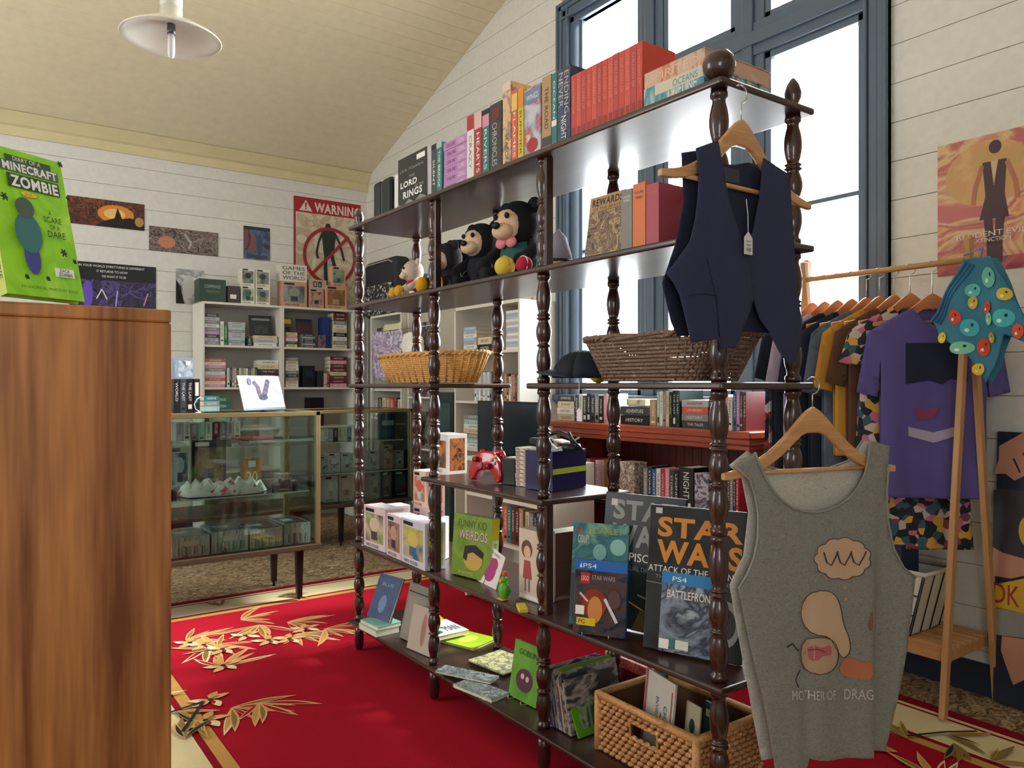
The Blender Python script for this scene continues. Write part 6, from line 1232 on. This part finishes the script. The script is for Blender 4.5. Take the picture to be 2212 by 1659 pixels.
OUT = [(1582, 1006), (1623, 976), (1632, 1000), (1645, 1030), (1660, 1055), (1680, 1078), (1704, 1096), (1730, 1103), (1755, 1105), (1780, 1100), (1803, 1090), (1826, 1074), (1846, 1050), (1860, 1020), (1867, 985), (1871, 951), (1914, 963), (1910, 1004), (1907, 1062), (1912, 1125), (1926, 1185), (1945, 1224), (1969, 1245),
       (1964, 1300), (1956, 1390), (1941, 1510), (1928, 1600), (1922, 1628), (1887, 1632), (1822, 1634), (1781, 1637), (1742, 1634), (1738, 1668), (1670, 1690), (1664, 1659), (1652, 1580), (1638, 1500), (1622, 1430), (1608, 1366), (1597, 1310), (1589, 1269), (1606, 1240), (1620, 1205), (1629, 1160), (1630, 1110), (1624, 1070), (1612, 1035)]
gm = pic(['77776f', '8a8a82', '8c8a84', '6c6c66', '96948e'], 90, 'grey_marl_jersey', rough=.95, stretch=(1, 1, 3))
gm2 = pic(['a8a69c', 'b8b6ac', 'c4c2b8', '98968e'], 90, 'grey_marl_inside', rough=.95, stretch=(1, 1, 3))
tk = thing('tank_top', 'grey marl tank top with a printed motif hanging at the corner of the shelving unit', 'tank top', TM)
b = MB(); sheet(b, [u1(*p) for p in OUT], ftank, .016); o = b.build('front_panel', gm, tk, solid=.002)
BK = [(1582, 1006), (1623, 976), (1650, 1003), (1690, 1016), (1745, 1020), (1800, 1014), (1842, 996), (1871, 951), (1914, 963), (1910, 1004), (1907, 1062), (1926, 1185), (1969, 1245), (1955, 1390), (1922, 1620), (1790, 1630), (1670, 1660), (1638, 1500), (1589, 1269), (1620, 1205), (1629, 1110), (1612, 1035)]
sheet(MB(), [u1(*p) for p in BK], btank, .02).build('back_panel', gm2, tk, solid=.002)
b = MB(); nk = [u1(*p) for p in OUT[1:16]]; b.tube([Vector(ftank(*p)) + Vector((.001, 0, 0)) for p in nk], .0032, 6); b.tube([Vector(ftank(*u1(*p))) + Vector((.001, 0, 0)) for p in OUT[17:23]], .003, 6); b.tube([Vector(ftank(*u1(*p))) + Vector((.001, 0, 0)) for p in OUT[40:] + OUT[:1]], .003, 6)
b.tube([Vector(btank(*u1(*p))) for p in BK[1:8]], .003, 6); b.build('neck_and_arm_binding', mat('8c8c84', .9), tk)
ln_ = mat('3a3430', .8); cr = mat('c8a88c', .85); pk = mat('b86068', .85); crd = mat('b89880', .85); orr = mat('b8704c', .85); ltx = mat('c8c0b8', .85)
pr_b = MB(); pm = []
def mi_(m):
    if m not in pm: pm.append(m)
    return pm.index(m)
LV = [0]
def pshape(pts, m, sm_=1):
    LV[0] += 1; k = .0014 + .00035 * LV[0]
    sheet(pr_b, [u1(*p) for p in (smooth(pts, sm_) if sm_ else pts)], lambda y, z: (HX + .012 + tankd(y, z) + k, y, z), .012, mi_(m))
def pline(pts, m, r=.0009): pr_b.tube([Vector(ftank(*u1(*p))) + Vector((.004 + .00035 * LV[0], 0, 0)) for p in pts], r, 4, mi_(m))
def cloud(cx, cy, rx, ry, n=11, amp=.1):
    return [(cx + rx * math.cos(a) * (1 + amp * abs(math.sin(a * n / 2))), cy + ry * math.sin(a) * (1 + amp * abs(math.sin(a * n / 2)))) for a in [2 * math.pi * k / 44 for k in range(44)]]
c_ = cloud(1809, 1204, 57, 42); pshape(c_, cr, 0); pline(c_ + c_[:1], ln_)
for k in range(3): pline([(1768 + k * 30, 1190), (1775 + k * 30, 1212), (1785 + k * 30, 1218), (1795 + k * 30, 1200), (1800 + k * 30, 1188)], ln_, .0016)
pshape([(1817 + 4 * math.cos(a), 1267 + 4 * math.sin(a)) for a in range(6)], crd); pshape([(1819 + 4 * math.cos(a), 1291 + 4 * math.sin(a)) for a in range(6)], crd)
# plain rounded motif, a bowl with a pink fish, an orange shape
m1 = [(1722, 1300), (1735, 1278), (1765, 1270), (1792, 1278), (1806, 1305), (1812, 1345), (1826, 1375), (1828, 1405), (1812, 1420), (1796, 1398), (1780, 1370), (1745, 1366), (1724, 1345), (1718, 1320)]
pshape(m1, cr); pline(smooth(m1, 1) + smooth(m1, 1)[:1], ln_)
m2 = [(1722, 1378), (1760, 1370), (1790, 1378), (1802, 1405), (1795, 1438), (1765, 1452), (1732, 1446), (1716, 1420)]
pshape(m2, crd); pline(smooth(m2, 1) + smooth(m2, 1)[:1], ln_)
pshape([(1728, 1402), (1745, 1388), (1765, 1395), (1783, 1385), (1786, 1412), (1768, 1410), (1750, 1424), (1732, 1418)], pk); pline([(1736, 1400), (1752, 1396), (1768, 1402)], ln_)
pline([(1712, 1400), (1700, 1385), (1688, 1392)], ln_, .0016); pline([(1716, 1440), (1706, 1462), (1712, 1478)], ln_, .0012)
pshape([(1802, 1440), (1812, 1420), (1834, 1416), (1850, 1428), (1872, 1422), (1873, 1462), (1850, 1462), (1815, 1458)], orr)
pshape([(1869, 1330), (1873, 1312), (1875, 1345), (1870, 1362), (1864, 1345)], mat('a04c50', .85))
for s_, x0, x1, y0, y1 in (('MOTHER OF', 1700, 1795, 1506, 1486), ('DRAG', 1815, 1874, 1506, 1484)):
    v, f = textmesh(s_); mm = mi_(ltx); LV[0] += 1
    vs = []
    for a, c in v:
        y, z = u1(x0 + (x1 - x0) * a, y0 + (y1 - y0) * c); vs.append((HX + .012 + tankd(y, z) + .004, y, z))
    pr_b.add(vs, f, mm)
pr_b.build('printed_motif', pm, tk)
hanger(frame(TU, -TN, vZ, TP), .52, 'pale wooden hanger holding the grey tank top', .165, hook=.05)
# ================================================================ dark vest with its hanger
VX = -1.13; v1 = mapX(VX)
vm = mat('2c3150', .85, bump=.15, bs=500); vmi = mat('20243c', .8)
zt0, zb0 = v1(1600, 320)[1], v1(1600, 760)[1]
def vd(y, z): t = max(0, min(1, (zt0 - z) / (zt0 - zb0))); return .006 * math.sin(y * 36) * t + .012 * t * math.exp(-((y - v1(1530, 600)[0]) / .03) ** 2)
fv = lambda y, z: (VX + .016 + vd(y, z), y, z); bv = lambda y, z: (VX - .022 - .004 * math.sin(y * 20), y, z)
vt = thing('waistcoat', 'dark navy waistcoat hanging with a white tag at the top shelf end', 'waistcoat', T(0, 0, 0))
FL = [(1491, 324), (1538, 307), (1548, 360), (1560, 430), (1580, 500), (1600, 560), (1616, 640), (1606, 672), (1587, 716), (1573, 752), (1543, 754), (1532, 734), (1505, 738), (1476, 741), (1466, 692), (1455, 640), (1443, 612), (1430, 592), (1452, 560), (1476, 525), (1488, 480), (1495, 430), (1497, 380)]
FR = [(1640, 344), (1695, 380), (1698, 430), (1700, 480), (1706, 560), (1716, 640), (1724, 700), (1724, 745), (1708, 778), (1690, 790), (1672, 760), (1654, 716), (1636, 690), (1616, 640), (1600, 560), (1618, 500), (1632, 430)]
sheet(MB(), [v1(*p) for p in FL], fv, .016).build('left_front', vm, vt, solid=.003); sheet(MB(), [v1(*p) for p in FR], lambda y, z: (VX + .012 + vd(y, z), y, z), .016).build('right_front', vm, vt, solid=.003)
VB = [(1491, 324), (1530, 318), (1563, 347), (1600, 352), (1630, 347), (1650, 352), (1695, 380), (1700, 480), (1712, 600), (1718, 720), (1640, 716), (1587, 716), (1480, 725), (1466, 692), (1445, 610), (1476, 525), (1495, 430)]
sheet(MB(), [v1(*p) for p in VB], bv, .02).build('back_panel', vmi, vt, solid=.002)
q0, q1 = v1(1572, 355), v1(1610, 395); MB().box(VX - .018, q0[0], q1[1], VX - .0165, q1[0], q0[1]).build('neck_label', mat('3c3c48', .6), vt)
b = MB(); b.tube([Vector(fv(*v1(*p))) + Vector((.003, 0, 0)) for p in ((1470, 640), (1500, 636), (1530, 640))], .0014, 5); b.tube([Vector(fv(*v1(*p))) + Vector((.003, 0, 0)) for p in ((1512, 560), (1530, 650), (1536, 730))], .0012, 5); b.build('pocket_seam', vmi, vt)
pk_ = onX(1601, 258, VX - .004)
hanger(frame(vY, -vX, vZ, Vector((VX - .004, pk_.y, pk_.z))), .54, 'pale wooden hanger holding the navy waistcoat', .172, hook=.06)
sp = onX(1612, 430, VX + .02); ep = onX(1616, 500, VX + .035)
tg = thing('price_tag', 'white card price tag on a string at the front of the navy waistcoat', 'price tag', T(0, 0, 0))
MB().tube([sp, (sp + ep) / 2 + Vector((.002, 0, 0)), ep], .001, 5).build('string', WHT, tg)
Mt = frame(vY, -vX, vZ, Vector((VX + .036, ep.y - .0145, ep.z - .052)))
MB().prism([(0, 0), (.029, 0), (.029, .038), (.0145, .052), (0, .038)], 0, .001).build('tag_card', mat('d8d4d8', .5), tg, Mt)
art('tag_print', .029, .04, [('r', .2, .7, .8, .76, cmat('grey')), ('r', .2, .5, .8, .56, cmat('grey')), ('T', '$15', .25, .12, .75, .38, cmat('dark grey'))], tg, Mt)
# ================================================================ clothes rack
RY_ = 3.06; pine = wood('b0804c', 'd0a06c', 'Z', 2.2, .5, 'pine'); pineX = wood('b0804c', 'd0a06c', 'X', 2.2, .5, 'pine_rail')
rk = thing('clothes_rack', 'pine A-frame clothes rack with a slatted shelf by the window wall', 'clothes rack', T(0, 0, 0))
rxl, rxr, ztop = -2.03, -1.345, 1.79
for x in (rxl, rxr):
    for yb_, yt_ in ((2.905, 3.115), (3.285, 3.045)):
        d = Vector((0, yt_ - yb_, ztop - .0)); L = d.length; d.normalize(); xx = x + (.012 if yb_ > 3 else -.012)
        M = frame(vX, d.cross(vX) * -1 if False else (vX.cross(d) * -1), d, Vector((xx, yb_, 0))); M = frame(vX, d.cross(vX), d, Vector((xx, yb_, .0168 if yb_ < 3.0 else .0)))
        MB().box(-.011, -.016, 0, .011, .016, L - .012).build('leg', pine, rk, M, bev=.003)
MB().cyl((rxl - .17, 3.06, 1.70), (rxr + .04, 3.06, 1.70), .0115, n=16).build('rail', pineX, rk)
zs_ = .262
for k in range(6): y = 2.975 + k * .048; MB().box(rxl + .01, y, zs_ - .012, rxr - .01, y + .034, zs_).build('slat', pineX, rk, bev=.002)
MB().box(rxl + .0, 2.957, zs_ - .055, rxr - .012, 2.972, zs_ + .002).box(rxl, 3.262, zs_ - .055, rxr - .012, 3.272, zs_ + .002).build('shelf_rail', pineX, rk, bev=.002)
for x in (rxl + .012, rxr - .012 - .018): MB().box(x, 2.93, zs_ - .05, x + .016, 3.27, zs_ - .012).build('cross_bar', pine, rk, bev=.002)
# basket with lining
wb = thing('lined_wire_basket', 'dark wire basket with white cloth lining on the slatted rack shelf', 'basket', T(0, 0, 0))
bx0, bx1, by0, by1, bz0, bz1 = -1.93, -1.46, 2.975, 3.21, zs_ + .006, .505
def ringz(z, e): return [(bx0 - e, by0 - e * .0, z), (bx1 + e, by0, z), (bx1 + e, by1 + e * .2, z), (bx0 - e, by1 + e * .2, z)]
b = MB(); A, B = ringz(bz0, -.055), ringz(bz1, 0); b.add(A + B, [(0, 1, 5, 4), (1, 2, 6, 5), (2, 3, 7, 6), (3, 0, 4, 7), (3, 2, 1, 0)]).build('cloth_lining', mat('d8d4c8', .9, bump=.4, bs=90), wb, solid=.004)
b = MB()
for f in (0, .33, .66, 1.0): b.tube([tuple(Vector(p) * (1 - f) + Vector(q) * f + Vector((0, -.004, 0))) for p, q in zip(A, B)], .003, 5, closed=True)
for k in range(9):
    f = k / 8; p = Vector(A[0]).lerp(Vector(A[1]), f) + Vector((0, -.005, 0)); q = Vector(B[0]).lerp(Vector(B[1]), f) + Vector((0, -.005, 0)); b.cyl(p, q, .0025, n=5)
for k in range(4):
    f = k / 3; p = Vector(A[1]).lerp(Vector(A[2]), f) + Vector((.005, 0, 0)); q = Vector(B[1]).lerp(Vector(B[2]), f) + Vector((.005, 0, 0)); b.cyl(p, q, .0025, n=5)
b.build('wire_cage', mat('2c3038', .4, .5), wb)
b = MB(); P2 = [Vector(p) + Vector((0, 0, .004)) for p in ringz(bz1, .006)]; b.tube(P2, .010, 8, closed=True).build('folded_rim', mat('dcd8cc', .9), wb)
slab('navy_box', T(-1.80, 3.02, zs_ + .03) @ RZ(-4), .24, .12, .31, mat('1e2c48', .4), 'navy printed box standing in the lined wire basket', [('r', .1, .82, .7, .86, mat('8a5c8c', .4)), ('t', 'GALAXY', .1, .87, .7, .93, mat('8a90b8', .4))], None, 'box')
# garments
def tee(x, y, yaw, m, label, length=.68, w=.40, sleeve=.2, zsh=1.50, prints=None, neck=.07, seed=0, name='t_shirt', cat='t-shirt', flare=0):
    a = math.radians(yaw); ux = Vector((math.sin(a), math.cos(a), 0)); uy = vZ.cross(ux); M = frame(ux, uy, vZ, Vector((x, y, zsh)))
    t = thing(name, label, cat, M, 'garments on the pine rack'); W = w / 2
    right = [(.075, -.004), (W * .95, -.065), (W + .035, -.10), (W + .075, -.10 - sleeve), (W + .0, -.12 - sleeve), (W - .012, -.20), (W - .012 + flare * .4, -length * .6), (W - .012 + flare, -length)] if sleeve else [(.085, -.004), (W * .85, -.05), (W * .78, -.15), (W - .01, -.24), (W - .012 + flare * .4, -length * .6), (W - .012 + flare, -length)]
    def outl(dip): return [(0, -dip)] + [(.04, -dip * .7)] + right + [(-x_, z_) for x_, z_ in reversed(right)] + [(-.04, -dip * .7)]
    def d(u, v, k): q = min(1, -v / length); return .013 + .0065 * math.sin(u * 34) * q + .003 * math.sin(u * 61 + v * 3) * q
    def sg(u): return max(0, 1 - (abs(u) / (W + .08)) ** 4)
    b = MB(); sheet(b, outl(neck), lambda u, v: (u, -d(u, v, 0) * sg(u), v), .022); b.build('front_panel', m, t, solid=.0025)
    b = MB(); sheet(b, outl(.012), lambda u, v: (u, d(u, v, 0) * .8 * sg(u), v), .03); b.build('back_panel', m, t, solid=.0025)
    if prints:
        pb2 = MB(); pmm = []
        for k, (pts, mm) in enumerate(prints):
            pmm.append(mm); sheet(pb2, pts, lambda u, v: (u, -d(u, v, 0) * sg(u) - .003 - .0005 * k, v), .015, k)
        pb2.build('printed_motif', pmm, t)
    return t
hw = wood('a86034', 'd08a54', 'X', 2.5, .35, 'orange_hanger_wood', coat=.3)
den = pic(['4c5868', '5c6878', '404c5c'], 8, 'denim_grey', rough=.9); flo = pic(['1c2430', 'c87088', '3c6068', 'd8a848', '2a2c38', 'c8b8b0', '8a4454'], 34, 'floral_print', 'vor', .85); flo2 = pic(['15202c', '1c5c4c', 'd8d8d0', '2a3c4c', 'b04c54', '14281f'], 22, 'dark_green_print', 'vor', .85)
G = [(-2.11, 8, flo2, 'dark green floral dress at the window end of the pine rack', 1.0, 0, 'dress', .02), (-1.985, 26, mat('17202c', .9), 'black t-shirt beside the dark green dress on the rack', .62, .18, 't_shirt', 0),
     (-1.925, 27, mat('b4a8c0', .9), 'pale lavender long top on the rack', .88, .2, 't_shirt', 0), (-1.865, 29, mat('141c2a', .9), 'black blue t-shirt with wide sleeves on the rack', .76, .24, 't_shirt', 0),
     (-1.80, 30, mat('1c2538', .9), 'navy t-shirt with a white neck label on the rack', .80, .22, 't_shirt', 0), (-1.735, 32, den, 'faded grey denim shirt on the rack', .74, .24, 'shirt', 0),
     (-1.68, 34, mat('c08a34', .9), 'mustard yellow t-shirt on the rack', .60, .22, 't_shirt', 0), (-1.62, 36, mat('5c3c2c', .9), 'brown t-shirt behind the floral dress on the rack', .74, .2, 't_shirt', 0),
     (-1.555, 40, flo, 'dark floral patterned dress on the rack', .96, .12, 'dress', .05)]
for i, (x, yw_, m, lb, ln, sl_, nm, fl_) in enumerate(G):
    tee(x, RY_, yw_, m, lb, ln, .27 if i == 0 else .40, sl_, 1.545, None, .06, i, nm, nm.replace('_', '-'), fl_)
    a = math.radians(yw_); ux = Vector((math.sin(a), math.cos(a), 0))
    hanger(frame(ux, vZ.cross(ux), vZ, Vector((x, RY_, 1.598))), .26 if i == 0 else .40, 'orange brown wooden hanger holding the ' + lb.split(' on the')[0].split(' at the')[0].split(' beside')[0].split(' behind')[0], .12, hw, 'wooden hangers on the rack', hook=.0935)
pd_ = mat('20243c', .85)
tee(-1.47, 3.06, 46, mat('5c5290', .9), 'purple t-shirt with a dark square print at the near end of the rack', .74, .40, .23, 1.535,
    [([(-.10, -.14), (.12, -.14), (.12, -.29), (.06, -.28), (.03, -.30), (-.02, -.285), (-.10, -.30)], pd_), ([(-.09, -.50), (.0, -.525), (.10, -.49), (.10, -.455), (.0, -.485), (-.09, -.465)], mat('a8a0b4', .85)), ([(-.07, -.40), (.02, -.39), (.0, -.43), (-.05, -.44)], mat('8a3c60', .85))], .07, 3)
a = math.radians(46); ux = Vector((math.sin(a), math.cos(a), 0)); hanger(frame(ux, vZ.cross(ux), vZ, Vector((-1.47, 3.06, 1.588))), .43, 'orange brown wooden hanger holding the purple t-shirt', .12, hw, 'wooden hangers on the rack', hook=.1035)
# patterned shorts hung over the near end of the rack
SY = 2.86; w1 = lambda px, py: (lambda p: (p.x, p.z))(onY(px, py, SY))
SO = [(2088, 562), (2110, 557), (2148, 555), (2163, 585), (2180, 615), (2200, 660), (2225, 710), (2240, 745), (2212, 738), (2178, 722), (2168, 750), (2156, 792), (2136, 828), (2118, 800), (2098, 770), (2064, 745), (2030, 722), (2024, 706), (2015, 690), (2040, 650), (2066, 605)]
def sd(x, z): return .018 + .012 * math.sin(x * 48) + .008 * math.sin(z * 30 + x * 20)
sh = thing('patterned_shorts', 'teal shorts with coloured blobs hanging on the near end of the rack', 'shorts', T(0, 0, 0))
tm = mat('3c7c94', .85, bump=.2, bs=200)
sheet(MB(), [w1(*p) for p in SO], lambda x, z: (x, SY - sd(x, z), z), .012).build('front_panel', tm, sh, solid=.002)
sheet(MB(), [w1(*p) for p in SO], lambda x, z: (x, SY + sd(x, z) * .9 + .004, z), .02).build('back_panel', tm, sh, solid=.002)
b = MB()
for off, r_ in ((0, .0055), (9, .0045), (18, .004)):
    b.tube([(lambda q: (q[0], SY - sd(*q) - .002, q[1]))(w1(2092 - 76 * t + off * .8, 566 + 128 * t + off * .35)) for t in [k / 10 for k in range(11)]], r_, 6)
b.build('gathered_waistband', mat('2f6c90', .85), sh)
ps = MB(); pms = []
def sp_(cx, cy, rx, ry, c, rot=0):
    m = mat(c, .85); k = len(ps.f) * 0
    if m not in pms: pms.append(m)
    pts = [(cx + rx * math.cos(a) * math.cos(rot) - ry * math.sin(a) * math.sin(rot), cy + rx * math.cos(a) * math.sin(rot) + ry * math.sin(a) * math.cos(rot)) for a in [2 * math.pi * j / 16 for j in range(16)]]
    SPN[0] += 1; e = .003 + .00015 * SPN[0]; sheet(ps, [w1(*p) for p in pts], lambda x, z: (x, SY - sd(x, z) - e, z), .008, pms.index(m))
SPN = [0]
for cx, cy, rx, ry, c in ((2069, 686, 16, 16, 'd8543c'), (2099, 708, 19, 19, '48b4bc'), (2176, 688, 22, 20, '48b4bc'), (2128, 750, 16, 20, 'c84c30'), (2085, 752, 24, 14, '7cc8a8'), (2106, 628, 14, 15, '5cbcbc'), (2140, 600, 18, 22, '6cc0a8'), (2176, 636, 16, 14, 'd8b83c'), (2108, 655, 9, 14, 'd0b040'), (2040, 730, 9, 12, 'd8c040'), (2120, 798, 14, 13, 'd8c048'), (2205, 716, 12, 16, 'd85838'), (2150, 730, 8, 12, 'b8a840'), (2140, 665, 9, 14, 'c84c34'), (2146, 690, 8, 14, '8cc8a0')):
    sp_(cx, cy, rx, ry, c); sp_(cx - rx * .3, cy + ry * .3, rx * .22, ry * .22, 'e8ece8'); sp_(cx + rx * .25, cy - ry * .3, rx * .14, ry * .2, '203040')
ps.build('printed_blobs', pms, sh)
MB().tube([(lambda q: (q[0], SY, q[1]))(w1(2118, 560)), (lambda q: (q[0] , SY + .04, q[1] + .03))(w1(2112, 552)), (rxr, 3.04, 1.715)], .0022, 6).build('hanging_loop', mat('2f6c90', .8), sh)
